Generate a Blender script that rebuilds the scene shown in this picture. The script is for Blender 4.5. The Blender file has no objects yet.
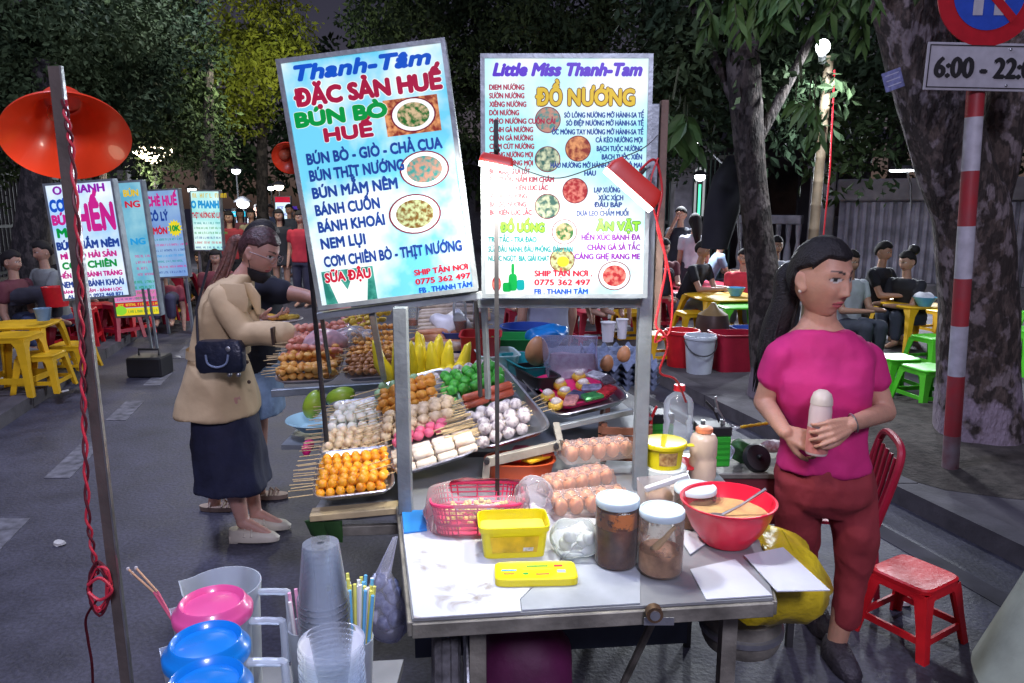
import bpy, bmesh, math, random
from mathutils import Vector, Matrix, noise
V = Vector
rnd = random.Random(7)
sc = bpy.context.scene
C = sc.collection
TH = math.radians(10.4); CH = 1.66; F = 740.0
_c, _s = math.cos(TH), math.sin(TH)
def W(x, y, Y=None, z=None):
    """a point of the place: the sight line through a pixel, met at depth Y or height z"""
    a = (x-512)/F; b = (341.5-y)/F
    dy = _c+b*_s; dz = -_s+b*_c
    t = Y/dy if Y is not None else (z-CH)/dz
    return V((a*t, dy*t, CH+dz*t))
# ------------------------------------------------------------------ materials
_M = {}
def nodes(name):
    m = bpy.data.materials.new(name); m.use_nodes = True
    nt = m.node_tree; p = nt.nodes['Principled BSDF']
    return m, nt, p
def rgb(c): return (c[0], c[1], c[2], 1.0)
def M(name, col, rough=.55, metal=0., var=.18, scale=9., bump=0., bscale=60., emit=None, es=0., col2=None, coat=0., spec=.5, lo=.3, hi=.7, sss=0.):
    if name in _M: return _M[name]
    m, nt, p = nodes(name)
    N = nt.nodes; L = nt.links
    tc = N.new('ShaderNodeTexCoord')
    nz = N.new('ShaderNodeTexNoise'); nz.inputs['Scale'].default_value = scale; nz.inputs['Detail'].default_value = 5
    L.new(tc.outputs['Object'], nz.inputs['Vector'])
    r = N.new('ShaderNodeValToRGB'); e = r.color_ramp.elements
    e[0].position = lo; e[1].position = hi
    a = [max(0, v*(1-var)) for v in col]; b = [min(1, v*(1+var)) for v in col] if col2 is None else col2
    if col2 is not None: a = col
    e[0].color = rgb(a); e[1].color = rgb(b)
    L.new(nz.outputs['Fac'], r.inputs['Fac']); L.new(r.outputs['Color'], p.inputs['Base Color'])
    p.inputs['Roughness'].default_value = rough; p.inputs['Metallic'].default_value = metal
    p.inputs['Specular IOR Level'].default_value = spec
    if coat: p.inputs['Coat Weight'].default_value = coat
    if sss:
        p.inputs['Subsurface Weight'].default_value = sss; p.inputs['Subsurface Scale'].default_value = .02
    if bump:
        n2 = N.new('ShaderNodeTexNoise'); n2.inputs['Scale'].default_value = bscale; n2.inputs['Detail'].default_value = 6
        L.new(tc.outputs['Object'], n2.inputs['Vector'])
        bp = N.new('ShaderNodeBump'); bp.inputs['Strength'].default_value = bump; bp.inputs['Distance'].default_value = .01
        L.new(n2.outputs['Fac'], bp.inputs['Height']); L.new(bp.outputs['Normal'], p.inputs['Normal'])
    if emit is not None:
        if emit == 'base': L.new(r.outputs['Color'], p.inputs['Emission Color'])
        else: p.inputs['Emission Color'].default_value = rgb(emit)
        p.inputs['Emission Strength'].default_value = es
    _M[name] = m
    return m
def Clear(name, col=(.9,.93,1.), opac=.25, rough=.15, milky=.5):
    """thin clear or milky plastic: part see-through, part diffuse, part shine"""
    if name in _M: return _M[name]
    m, nt, p = nodes(name); N = nt.nodes; L = nt.links
    out = N['Material Output']
    tr = N.new('ShaderNodeBsdfTransparent'); tr.inputs['Color'].default_value = rgb([1-(1-c)*.5 for c in col])
    p.inputs['Base Color'].default_value = rgb(col); p.inputs['Roughness'].default_value = rough
    p.inputs['Transmission Weight'].default_value = 0
    fr = N.new('ShaderNodeFresnel'); fr.inputs['IOR'].default_value = 1.45
    ad = N.new('ShaderNodeMath'); ad.operation = 'ADD'; ad.use_clamp = True
    nz = N.new('ShaderNodeTexNoise'); nz.inputs['Scale'].default_value = 14; nz.inputs['Detail'].default_value = 4
    tc = N.new('ShaderNodeTexCoord'); L.new(tc.outputs['Object'], nz.inputs['Vector'])
    mr = N.new('ShaderNodeMapRange'); mr.inputs['To Min'].default_value = opac*.7; mr.inputs['To Max'].default_value = opac*1.3
    L.new(nz.outputs['Fac'], mr.inputs['Value']); L.new(mr.outputs['Result'], ad.inputs[0]); L.new(fr.outputs['Fac'], ad.inputs[1])
    mx = N.new('ShaderNodeMixShader'); L.new(ad.outputs[0], mx.inputs['Fac']); L.new(tr.outputs[0], mx.inputs[1]); L.new(p.outputs[0], mx.inputs[2])
    L.new(mx.outputs[0], out.inputs['Surface'])
    _M[name] = m
    return m
def Lit(name, col, strength=1., col2=None, scale=6., lo=.4, hi=.6):
    """printed face of a light box: lit from behind"""
    if name in _M: return _M[name]
    m = M(name, col, rough=.35, var=.05, scale=scale, emit='base', es=strength, col2=col2, lo=lo, hi=hi)
    nt = m.node_tree; p = nt.nodes['Principled BSDF']; l = p.inputs['Base Color'].links[0]; src = l.from_socket; nt.links.remove(l)
    k = nt.nodes.new('ShaderNodeVectorMath'); k.operation = 'SCALE'; k.inputs['Scale'].default_value = .18
    nt.links.new(src, k.inputs[0]); nt.links.new(k.outputs['Vector'], p.inputs['Base Color']); p.inputs['Specular IOR Level'].default_value = .25
    return m
def Skin(name, rough=.5):
    if name in _M: return _M[name]
    m, nt, p = nodes(name); N = nt.nodes; L = nt.links
    at = N.new('ShaderNodeAttribute'); at.attribute_name = 'Col'
    tc = N.new('ShaderNodeTexCoord'); nz = N.new('ShaderNodeTexNoise'); nz.inputs['Scale'].default_value = 40; nz.inputs['Detail'].default_value = 5
    L.new(tc.outputs['Object'], nz.inputs['Vector'])
    mr = N.new('ShaderNodeMapRange'); mr.inputs['To Min'].default_value = .85; mr.inputs['To Max'].default_value = 1.15
    L.new(nz.outputs['Fac'], mr.inputs['Value'])
    mx = N.new('ShaderNodeVectorMath'); mx.operation = 'SCALE'
    L.new(at.outputs['Color'], mx.inputs[0]); L.new(mr.outputs['Result'], mx.inputs['Scale'])
    L.new(mx.outputs['Vector'], p.inputs['Base Color']); p.inputs['Roughness'].default_value = rough
    p.inputs['Subsurface Weight'].default_value = .12; p.inputs['Subsurface Scale'].default_value = .01
    n2 = N.new('ShaderNodeTexNoise'); n2.inputs['Scale'].default_value = 180; n2.inputs['Detail'].default_value = 4; L.new(tc.outputs['Object'], n2.inputs['Vector'])
    bp = N.new('ShaderNodeBump'); bp.inputs['Strength'].default_value = .25; bp.inputs['Distance'].default_value = .004
    L.new(n2.outputs['Fac'], bp.inputs['Height']); L.new(bp.outputs['Normal'], p.inputs['Normal'])
    _M[name] = m
    return m
def Bark(name, base, patch, lichen, low=None, zlow=0.):
    if name in _M: return _M[name]
    m, nt, p = nodes(name); N = nt.nodes; L = nt.links
    tc = N.new('ShaderNodeTexCoord')
    def tex(sc_, lo, hi, det=6, st=None):
        n = N.new('ShaderNodeTexNoise'); n.inputs['Scale'].default_value = sc_; n.inputs['Detail'].default_value = det
        if st:
            mp = N.new('ShaderNodeMapping'); mp.inputs['Scale'].default_value = st
            L.new(tc.outputs['Object'], mp.inputs['Vector']); L.new(mp.outputs['Vector'], n.inputs['Vector'])
        else: L.new(tc.outputs['Object'], n.inputs['Vector'])
        r = N.new('ShaderNodeMapRange'); r.inputs['From Min'].default_value = lo; r.inputs['From Max'].default_value = hi
        L.new(n.outputs['Fac'], r.inputs['Value']); return r.outputs['Result'], n
    def mix(f, a, b):
        k = N.new('ShaderNodeMix'); k.data_type = 'RGBA'; L.new(f, k.inputs['Factor'])
        if isinstance(a, tuple): k.inputs['A'].default_value = rgb(a)
        else: L.new(a, k.inputs['A'])
        if isinstance(b, tuple): k.inputs['B'].default_value = rgb(b)
        else: L.new(b, k.inputs['B'])
        return k.outputs['Result']
    f1, n1 = tex(22, .45, .52, 10, (1, 1, .5)); f2, n2 = tex(12, .53, .60, 10, (1,1,.7)); f3, n3 = tex(45, .35, .7, 6, (1, 1, .35))
    c = mix(f3, base, patch); c = mix(f1, c, tuple(v*.6 for v in base)); c = mix(f2, c, lichen)
    if low is not None:
        sx = N.new('ShaderNodeSeparateXYZ'); L.new(tc.outputs['Object'], sx.inputs[0])
        f4, _n = tex(4.5, .3, .7, 8)
        a = N.new('ShaderNodeMath'); a.operation = 'MULTIPLY_ADD'; L.new(f4, a.inputs[0]); a.inputs[1].default_value = 1.1; L.new(sx.outputs['Z'], a.inputs[2])
        g = N.new('ShaderNodeMapRange'); g.inputs['From Min'].default_value = zlow+1.0; g.inputs['From Max'].default_value = zlow+.80
        L.new(a.outputs[0], g.inputs['Value'])
        c = mix(g.outputs['Result'], c, low)
    L.new(c, p.inputs['Base Color']); p.inputs['Roughness'].default_value = .95
    bp = N.new('ShaderNodeBump'); bp.inputs['Strength'].default_value = .9; bp.inputs['Distance'].default_value = .03
    L.new(n3.outputs['Fac'], bp.inputs['Height']); L.new(bp.outputs['Normal'], p.inputs['Normal'])
    _M[name] = m
    return m
# ------------------------------------------------------------------ objects
def tag(o, label=None, cat=None, group=None, kind=None):
    if label: o['label'] = label
    if cat: o['category'] = cat
    if group: o['group'] = group
    if kind: o['kind'] = kind
    return o
def thing(name, label, cat, loc=(0,0,0), rot=None, group=None):
    o = bpy.data.objects.new(name, None); C.objects.link(o)
    o.location = loc; o.empty_display_size = .05
    if rot is not None:
        if isinstance(rot, Matrix): o.rotation_euler = rot.to_euler()
        elif isinstance(rot, (int, float)): o.rotation_euler = (0, 0, rot)
        else: o.rotation_euler = rot
    return tag(o, label, cat, group)
def kids(o): return [x for x in C.objects if x.parent is o]
def dup(o, parent=None, loc=None, rot=None, label=None, group=None, top=True):
    c = o.copy(); C.objects.link(c)
    if parent is not None: c.parent = parent
    if loc is not None: c.location = loc
    if rot is not None: c.rotation_euler = rot.to_euler() if isinstance(rot, Matrix) else ((0,0,rot) if isinstance(rot, (int,float)) else rot)
    if label: c['label'] = label
    if group: c['group'] = group
    for ch in list(o.children): dup(ch, c)
    return c
def frame(pF, pR, pB, up=None):
    """rotation matrix and sizes of a board from its front-left, front-right and back-left corners"""
    x = (pR-pF); w = x.length; x.normalize()
    y = (pB-pF); d = y.length; y = (y-x*y.dot(x)); y.normalize()
    z = x.cross(y)
    return Matrix((x, y, z)).transposed(), w, d
class MB:
    def __init__(s): s.v = []; s.f = []
    def add(s, vs, fs):
        n = len(s.v); s.v += [V(p) for p in vs]; s.f += [tuple(i+n for i in f) for f in fs]; return s
    def merge(s, o): return s.add(o.v, o.f)
    def tf(s, M4):
        s.v = [M4 @ p for p in s.v]; return s
    def mv(s, d):
        d = V(d); s.v = [p+d for p in s.v]; return s
    def box(s, a, b, rot=None, bev=0.):
        """box between corners a and b; bev chamfers its twelve edges"""
        a = V(a); b = V(b)
        c = (a+b)/2; h = V([abs(b[i]-a[i])/2 for i in range(3)])
        e = min(bev, min(h)*.6)
        if e <= 0:
            vs = [V((x*h.x, y*h.y, z*h.z)) for x in (-1,1) for y in (-1,1) for z in (-1,1)]
            fs = [(0,1,3,2),(4,6,7,5),(0,4,5,1),(2,3,7,6),(0,2,6,4),(1,5,7,3)]
        else:
            vs = []; idx = {}
            for x in (-1,1):
                for y in (-1,1):
                    for z in (-1,1):
                        for k in range(3):
                            q = V((x*h.x, y*h.y, z*h.z))
                            for j in range(3):
                                if j != k: q[j] -= (x,y,z)[j]*e
                            idx[(x,y,z,k)] = len(vs); vs.append(q)
            fs = []
            for k in range(3):
                o1, o2 = [j for j in range(3) if j != k]
                for sg in (-1,1):
                    f = []
                    for (p, q) in ((-1,-1),(1,-1),(1,1),(-1,1)):
                        t = [0,0,0]; t[k] = sg; t[o1] = p; t[o2] = q; f.append(idx[(*t, k)])
                    fs.append(tuple(f))
            for k in range(3):
                o1, o2 = [j for j in range(3) if j != k]
                for p in (-1,1):
                    for q in (-1,1):
                        t = [0,0,0]; t[o1] = p; t[o2] = q
                        t1 = list(t); t1[k] = -1; t2 = list(t); t2[k] = 1
                        fs.append((idx[(*t1,o1)], idx[(*t2,o1)], idx[(*t2,o2)], idx[(*t1,o2)]))
            for x in (-1,1):
                for y in (-1,1):
                    for z in (-1,1): fs.append(tuple(idx[(x,y,z,k)] for k in range(3)))
        if rot is not None: vs = [rot @ q for q in vs]
        return s.add([q+c for q in vs], fs)
    def tube(s, pts, r, n=10, cap=True, flat=None):
        pts = [V(p) for p in pts]; rs = r if isinstance(r, (list, tuple)) else [r]*len(pts)
        vs = []; fs = []; prev = None
        for i, p in enumerate(pts):
            d = (pts[min(i+1, len(pts)-1)]-pts[max(i-1, 0)])
            d = d.normalized() if d.length > 1e-9 else V((0,0,1))
            if prev is None:
                u = d.cross(V((0,0,1)))
                if u.length < .05: u = d.cross(V((1,0,0)))
            else: u = prev - d*prev.dot(d)
            u.normalize(); prev = u; w = d.cross(u)
            for k in range(n):
                a = 2*math.pi*k/n+.3
                vs.append(p+(u*math.cos(a)+w*math.sin(a))*rs[i])
        for i in range(len(pts)-1):
            for k in range(n):
                a = i*n+k; b = i*n+(k+1) % n; fs.append((a, b, b+n, a+n))
        if cap:
            fs.append(tuple(range(n))[::-1]); fs.append(tuple((len(pts)-1)*n+k for k in range(n)))
        return s.add(vs, fs)
    def loft(s, rings, n=20, cap=True):
        """rings: (centre, half-axis u vector, half-axis v vector, superellipse power)"""
        vs = []; fs = []
        for rg in rings:
            c, u, v = V(rg[0]), V(rg[1]), V(rg[2]); pw = rg[3] if len(rg) > 3 else 1.
            for k in range(n):
                a = 2*math.pi*k/n; ca, sa = math.cos(a), math.sin(a)
                ca = math.copysign(abs(ca)**pw, ca); sa = math.copysign(abs(sa)**pw, sa)
                vs.append(c+u*ca+v*sa)
        for i in range(len(rings)-1):
            for k in range(n):
                a = i*n+k; b = i*n+(k+1) % n; fs.append((a, b, b+n, a+n))
        if cap:
            fs.append(tuple(range(n))[::-1]); fs.append(tuple((len(rings)-1)*n+k for k in range(n)))
        return s.add(vs, fs)
    def lathe(s, prof, n=32, c=(0,0,0), close=False):
        """profile of (radius, height) turned about Z"""
        c = V(c); vs = []; fs = []
        for (r, z) in prof:
            for k in range(n):
                a = 2*math.pi*k/n; vs.append(c+V((r*math.cos(a), r*math.sin(a), z)))
        m = len(prof)
        for i in range(m-1 if not close else m):
            j = (i+1) % m
            for k in range(n):
                k2 = (k+1) % n; fs.append((i*n+k, i*n+k2, j*n+k2, j*n+k))
        return s.add(vs, fs)
    def ball(s, c, r, n=12, m=8, rot=None):
        c = V(c); r = V(r) if not isinstance(r, (int, float)) else V((r,r,r))
        vs = [V((0,0,r.z))]; fs = []
        for i in range(1, m):
            p = math.pi*i/m
            for k in range(n):
                a = 2*math.pi*k/n; vs.append(V((r.x*math.sin(p)*math.cos(a), r.y*math.sin(p)*math.sin(a), r.z*math.cos(p))))
        vs.append(V((0,0,-r.z)))
        for k in range(n): fs.append((0, 1+k, 1+(k+1) % n))
        for i in range(m-2):
            for k in range(n):
                a = 1+i*n+k; b = 1+i*n+(k+1) % n; fs.append((a, a+n, b+n, b))
        e = len(vs)-1
        for k in range(n): fs.append((e, 1+(m-2)*n+(k+1) % n, 1+(m-2)*n+k))
        if rot is not None: vs = [rot @ q for q in vs]
        return s.add([q+c for q in vs], fs)
    def prism(s, poly, z0, z1):
        """flat polygon (x, y) raised from z0 to z1"""
        n = len(poly); vs = [V((x,y,z0)) for x, y in poly]+[V((x,y,z1)) for x, y in poly]
        fs = [tuple(range(n))[::-1], tuple(range(n, 2*n))]
        for k in range(n): fs.append((k, (k+1) % n, n+(k+1) % n, n+k))
        return s.add(vs, fs)
    def jitter(s, amp, sc_=8., seed=0.):
        o = V((seed, seed*1.7, -seed))
        s.v = [p+noise.noise_vector(p*sc_+o)*amp for p in s.v]; return s
    def build(s, name, mat=None, parent=None, world=False, smooth=35, loc=None):
        me = bpy.data.meshes.new(name)
        off = V(parent.location) if (world and parent is not None) else V((0,0,0))
        if loc is not None: off = V(loc)
        me.from_pydata([p-off for p in s.v], [], s.f); me.validate(); me.update()
        bm = bmesh.new(); bm.from_mesh(me); bmesh.ops.recalc_face_normals(bm, faces=bm.faces); bm.to_mesh(me); bm.free()
        if mat is not None: me.materials.append(mat)
        o = bpy.data.objects.new(name, me); C.objects.link(o)
        if parent is not None: o.parent = parent
        if loc is not None: o.location = loc
        if smooth is not None:
            me.shade_smooth(); me.set_sharp_from_angle(angle=math.radians(smooth))
        return o
def structure(o): o['kind'] = 'structure'; return o
def capsule(p0, r0, p1, r1, n=14, sq=None, flat=False):
    """tapered limb with round ends; sq = (axis, factor) squashes it"""
    p0, p1 = V(p0), V(p1); d = (p1-p0); L = d.length; d = d.normalized() if L > 1e-6 else V((0,0,1))
    pts = []; rs = []
    if flat: pts = [p0, p1]; rs = [r0, r1]
    else:
        for k in range(4): a = math.pi/2*(k/4.); pts.append(p0-d*r0*math.cos(a)); rs.append(max(.0006, r0*math.sin(a)))
        pts.append(p0); rs.append(r0); pts.append(p1); rs.append(r1)
        for k in range(1, 5): a = math.pi/2*(k/4.); pts.append(p1+d*r1*math.sin(a)); rs.append(max(.0006, r1*math.cos(a)))
    m = MB().tube(pts, rs, n)
    if sq:
        ax = V(sq[0]).normalized(); c = (p0+p1)/2
        m.v = [q - ax*((q-c).dot(ax) - (p0+d*(q-p0).dot(d)-c).dot(ax))*(1-sq[1]) for q in m.v]
    return m
def voxel(mb, size, name, mat, parent, smooth=3, extra=None, fold=0., fscale=9., paint=None, world=True, seed=0.):
    """grow one continuous skin over overlapping limbs"""
    me = bpy.data.meshes.new('t'); me.from_pydata(mb.v, [], mb.f); me.update()
    bm = bmesh.new(); bm.from_mesh(me); bmesh.ops.recalc_face_normals(bm, faces=bm.faces); bm.to_mesh(me); bm.free()
    o = bpy.data.objects.new('t', me); C.objects.link(o)
    md = o.modifiers.new('r', 'REMESH'); md.mode = 'VOXEL'; md.voxel_size = size; md.use_smooth_shade = True
    ms = o.modifiers.new('s', 'SMOOTH'); ms.factor = .5; ms.iterations = smooth
    dg = bpy.context.evaluated_depsgraph_get()
    ev = o.evaluated_get(dg); m2 = bpy.data.meshes.new_from_object(ev)
    vs = [v.co.copy() for v in m2.vertices]; ns = [v.normal.copy() for v in m2.vertices]; fs = [tuple(p.vertices) for p in m2.polygons]
    bpy.data.objects.remove(o); bpy.data.meshes.remove(me); bpy.data.meshes.remove(m2)
    if fold:
        for i, p in enumerate(vs):
            q = V((p.x*fscale, p.y*fscale, p.z*fscale*.55))+V((seed, 0, 0))
            k = noise.noise(q)+.5*noise.noise(q*2.3)
            k = (1-abs(noise.noise(q*.8))*2.2)*.5+.6*k
            vs[i] = p+ns[i]*fold*k
    r = MB(); r.v = vs; r.f = fs
    if extra is not None: r.merge(extra)
    ob = r.build(name, mat, parent, world=world, smooth=80)
    if paint is not None:
        at = ob.data.color_attributes.new('Col', 'FLOAT_COLOR', 'POINT')
        buf = []
        for p in r.v: c = paint(p); buf += [c[0], c[1], c[2], 1.]
        at.data.foreach_set('color', buf)
    return ob
# ------------------------------------------------------------------ text
_tc = {}
def textmesh(s, shear=0.):
    k = (s, shear)
    if k in _tc: return _tc[k]
    if any(ch in s for ch in 'ƠỚỜỞỠỢ'):   # the built-in font fills these; a plain O gets its horn drawn on
        base = s
        for a_, b_ in (('Ơ','O'),('Ớ','Ó'),('Ờ','Ò'),('Ở','Ỏ'),('Ỡ','Õ'),('Ợ','Ọ')): base = base.replace(a_, b_)
        v_, f_ = textmesh(base, shear); v_ = list(v_); f_ = list(f_)
        H_ = textmesh('H')[0]; ch_ = max(p.y for p in H_)
        for i_, c_ in enumerate(s):
            if c_ in 'ƠỚỜỞỠỢ':
                pre = textmesh(base[:i_]+'O', shear)[0]; xr = max(p.x for p in pre); n_ = len(v_)
                v_ += [V((xr-.16*ch_, .84*ch_, 0)), V((xr-.02*ch_, .86*ch_, 0)), V((xr+.06*ch_, .97*ch_, 0)), V((xr+.05*ch_, 1.10*ch_, 0)), V((xr-.07*ch_, 1.08*ch_, 0)), V((xr-.06*ch_, .98*ch_, 0))]
                f_.append((n_, n_+1, n_+2, n_+3, n_+4, n_+5))
        _tc[k] = (v_, f_); return _tc[k]
    c = bpy.data.curves.new('t', 'FONT'); c.body = s; c.shear = shear; c.resolution_u = 3
    o = bpy.data.objects.new('t', c); C.objects.link(o)
    dg = bpy.context.evaluated_depsgraph_get(); ev = o.evaluated_get(dg)
    me = bpy.data.meshes.new_from_object(ev)
    r = ([v.co.copy() for v in me.vertices], [tuple(p.vertices) for p in me.polygons])
    bpy.data.objects.remove(o); bpy.data.curves.remove(c); bpy.data.meshes.remove(me)
    _tc[k] = r
    return r
_capH = None
def put_text(mb, s, x0, x1, zc, cap, d, shear=0., bold=.02, steps=3):
    """text between x0 and x1 with capitals of height cap centred at zc, on a face looking to -Y at y=-d"""
    global _capH
    if _capH is None:
        q = textmesh('H')[0]; _capH = max(p.y for p in q)-min(p.y for p in q)
    vs, fs = textmesh(s, shear)
    if not vs: return
    mnx = min(p.x for p in vs); mxx = max(p.x for p in vs)
    k = cap/_capH; kx = (x1-x0)/(mxx-mnx)
    offs = [(0,0)]
    if steps == 3: offs = [(-bold,0),(0,0),(bold,0)]
    if steps == 5: offs = [(-bold,0),(0,bold*.6),(bold,0),(0,-bold*.6),(0,0)]
    if steps == 9: offs = [(bold*math.cos(a), bold*math.sin(a)) for a in [j*math.pi/4 for j in range(8)]]+[(0,0)]
    rt = min(1, kx/k)
    for i, (ox, oy) in enumerate(offs):
        mb.add([V((x0+(p.x-mnx)*kx+ox*cap*1.4*rt, -d-i*.00006, zc-cap/2+p.y*k+oy*cap*1.4)) for p in vs], fs)
def disc(mb, x, z, rx, rz, d, n=28, pw=1., r0=0.):
    vs = []; 
    for k in range(n):
        a = 2*math.pi*k/n; ca, sa = math.cos(a), math.sin(a)
        ca = math.copysign(abs(ca)**pw, ca); sa = math.copysign(abs(sa)**pw, sa)
        vs.append(V((x+rx*ca, -d, z+rz*sa)))
    if r0 <= 0: mb.add(vs, [tuple(range(n))])
    else:
        v2 = [V((x+(p.x-x)*r0, -d, z+(p.z-z)*r0)) for p in vs]
        mb.add(vs+v2, [(k, (k+1) % n, n+(k+1) % n, n+k) for k in range(n)])
# ================================================================== world, camera
w = bpy.data.worlds.new('World'); sc.world = w; w.use_nodes = True
nt = w.node_tree; bg = nt.nodes['Background']
sky = nt.nodes.new('ShaderNodeTexSky'); sky.sky_type = 'NISHITA'; sky.sun_disc = False
sky.sun_elevation = math.radians(50); sky.sun_rotation = math.radians(200)
mul = nt.nodes.new('ShaderNodeMix'); mul.data_type = 'RGBA'; mul.blend_type = 'MULTIPLY'; mul.inputs['Factor'].default_value = 1
mul.inputs['B'].default_value = (.95, .60, .62, 1)
nt.links.new(sky.outputs[0], mul.inputs['A']); nt.links.new(mul.outputs['Result'], bg.inputs['Color'])
bg.inputs['Strength'].default_value = .013
cam = bpy.data.objects.new('camera', bpy.data.cameras.new('camera')); C.objects.link(cam)
cam.location = (0, 0, CH); cam.rotation_euler = (math.radians(90)-TH, 0, 0)
cam.data.sensor_width = 36; cam.data.lens = F*36/1024; cam.data.clip_end = 500; cam.data.clip_start = .05
sc.camera = cam
sc.view_settings.view_transform = 'Standard'; sc.view_settings.look = 'None'
sc.view_settings.exposure = .45; sc.view_settings.gamma = 1
sc.render.engine = 'CYCLES'
sc.cycles.use_denoising = True; sc.cycles.max_bounces = 6; sc.cycles.transparent_max_bounces = 24
sc.cycles.sample_clamp_indirect = 4
def light(kind, name, loc, energy, col=(1,1,1), size=.1, target=None, spot=None, blend=.5):
    d = bpy.data.lights.new(name, kind); d.energy = energy; d.color = col
    if kind == 'AREA': d.size = size; d.shape = 'DISK'
    elif kind == 'SUN': d.angle = size
    else: d.shadow_soft_size = size
    if kind == 'SPOT': d.spot_size = math.radians(spot or 120); d.spot_blend = blend
    o = bpy.data.objects.new(name, d); C.objects.link(o); o.location = loc
    if target is not None:
        o.rotation_euler = (V(target)-V(loc)).to_track_quat('-Z', 'Y').to_euler()
    return o
# ================================================================== shared materials
steel = M('steel', (.42,.44,.46), .35, .85, .25, 14, .15, 90)
greysteel = M('grey_painted_steel', (.27,.31,.34), .45, .5, .25, 10, .15, 70)
darksteel = M('dark_steel', (.05,.05,.055), .5, .4, .3)
alu = M('aluminium', (.55,.57,.6), .28, .9, .15, 20, .1, 120)
white_p = M('white_plastic', (.75,.76,.78), .35)
blackp = M('black_plastic', (.015,.015,.017), .45)
# ================================================================== ground
LK = lambda Y: -3.92-(Y-5.64)*.235      # left kerb x at depth Y
RK = lambda Y: 1.72-(Y-5.6)*.275        # right kerb x at depth Y
def asphalt():
    m, nt, p = nodes('asphalt'); N = nt.nodes; L = nt.links
    tc = N.new('ShaderNodeTexCoord')
    n1 = N.new('ShaderNodeTexNoise'); n1.inputs['Scale'].default_value = 1.1; n1.inputs['Detail'].default_value = 7
    n2 = N.new('ShaderNodeTexNoise'); n2.inputs['Scale'].default_value = 55; n2.inputs['Detail'].default_value = 8
    n3 = N.new('ShaderNodeTexNoise'); n3.inputs['Scale'].default_value = 5; n3.inputs['Detail'].default_value = 8
    for n in (n1, n2, n3): L.new(tc.outputs['Object'], n.inputs['Vector'])
    r = N.new('ShaderNodeValToRGB'); e = r.color_ramp.elements; e[0].position = .36; e[1].position = .66
    e[0].color = (.026,.026,.040,1); e[1].color = (.074,.073,.102,1)
    a = N.new('ShaderNodeMath'); a.operation = 'MULTIPLY_ADD'; a.inputs[1].default_value = .5
    b = N.new('ShaderNodeMath'); b.operation = 'MULTIPLY'; b.inputs[1].default_value = .5
    L.new(n3.outputs['Fac'], b.inputs[0]); L.new(n1.outputs['Fac'], a.inputs[0]); L.new(b.outputs[0], a.inputs[2])
    L.new(a.outputs[0], r.inputs['Fac'])
    m2 = N.new('ShaderNodeMix'); m2.data_type = 'RGBA'; m2.blend_type = 'MULTIPLY'; m2.inputs['Factor'].default_value = .75
    r2 = N.new('ShaderNodeValToRGB'); e = r2.color_ramp.elements; e[0].position = .35; e[1].position = .68; e[0].color = (.62,.62,.62,1); e[1].color = (1.35,1.35,1.4,1)
    L.new(n2.outputs['Fac'], r2.inputs['Fac']); L.new(r.outputs['Color'], m2.inputs['A']); L.new(r2.outputs['Color'], m2.inputs['B'])
    L.new(m2.outputs['Result'], p.inputs['Base Color'])
    rr = N.new('ShaderNodeMapRange'); rr.inputs['To Min'].default_value = .45; rr.inputs['To Max'].default_value = .8
    L.new(n3.outputs['Fac'], rr.inputs['Value']); L.new(rr.outputs['Result'], p.inputs['Roughness'])
    bp = N.new('ShaderNodeBump'); bp.inputs['Strength'].default_value = .35; bp.inputs['Distance'].default_value = .01
    L.new(n2.outputs['Fac'], bp.inputs['Height']); L.new(bp.outputs['Normal'], p.inputs['Normal'])
    return m
g = structure(MB().add([(-250,-30,0),(250,-30,0),(250,400,0),(-250,400,0)], [(0,1,2,3)]).build('ground', asphalt(), smooth=None))
pave = M('pavement_concrete', (.058,.053,.062), .9, 0, .5, 2.6, .6, 24)
kerbm = M('kerb_stone', (.075,.07,.08), .9, 0, .35, 6, .3, 40)
ys = [-4, 0, 3, 6, 10, 20, 45]
def side(kf, sgn, name, far):
    poly = [(kf(y)+sgn*.16, y) for y in ys]+[(kf(y)+sgn*far, y) for y in ys[::-1]]
    structure(MB().prism(poly, -.1, .1).build(name, pave, smooth=None))
side(LK, -1, 'sidewalk', 9); side(RK, 1, 'sidewalk', 12)
for kf, sgn in ((LK, -1), (RK, 1)):
    m = MB()
    y = -3.
    while y < 40:
        a, b = kf(y+.006), kf(y+.994)
        poly = [(a, y+.006), (a+sgn*.157, y+.006), (b+sgn*.157, y+.994), (b, y+.994)]
        m.prism(poly, -.05, .105); y += 1.
    structure(m.build('kerb', kerbm, smooth=None))
paint = M('road_paint', (.12,.12,.14), .85, 0, .6, 14, .1, 60)
m = MB()
for (a, b, c, d) in [((-8,470),(-2,462),(20,470),(6,482)), ((40,437),(62,421),(80,422),(56,438)), ((92,384),(108,373),(130,373),(118,384)), ((104,384),(120,373),(134,373),(122,384)), ((150,351),(161,343),(172,343),(163,351))][:]:
    pass
def dash(y0, y1, off):
    k = LK; m.prism([(k(y0)+off, y0), (k(y0)+off+.16, y0), (k(y1)+off+.16, y1), (k(y1)+off, y1)], .0, .004)
for y0, y1 in ((3.2,3.75),(4.35,5.05),(5.6,6.2),(6.75,7.4),(8.0,8.7),(9.4,10.1),(10.9,11.6),(12.4,13.1),(14,14.8)): dash(y0, y1, .72)
structure(m.build('road_marking', paint, smooth=None))
# worn joint and shallow gutter patch along the right kerb
structure(MB().prism([(RK(y)-.42, y) for y in ys]+[(RK(y)-.30, y) for y in ys[::-1]], 0, .003).build('gutter_joint', M('gutter_dirt', (.042,.040,.050), .95, 0, .4, 5), smooth=None))
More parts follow.
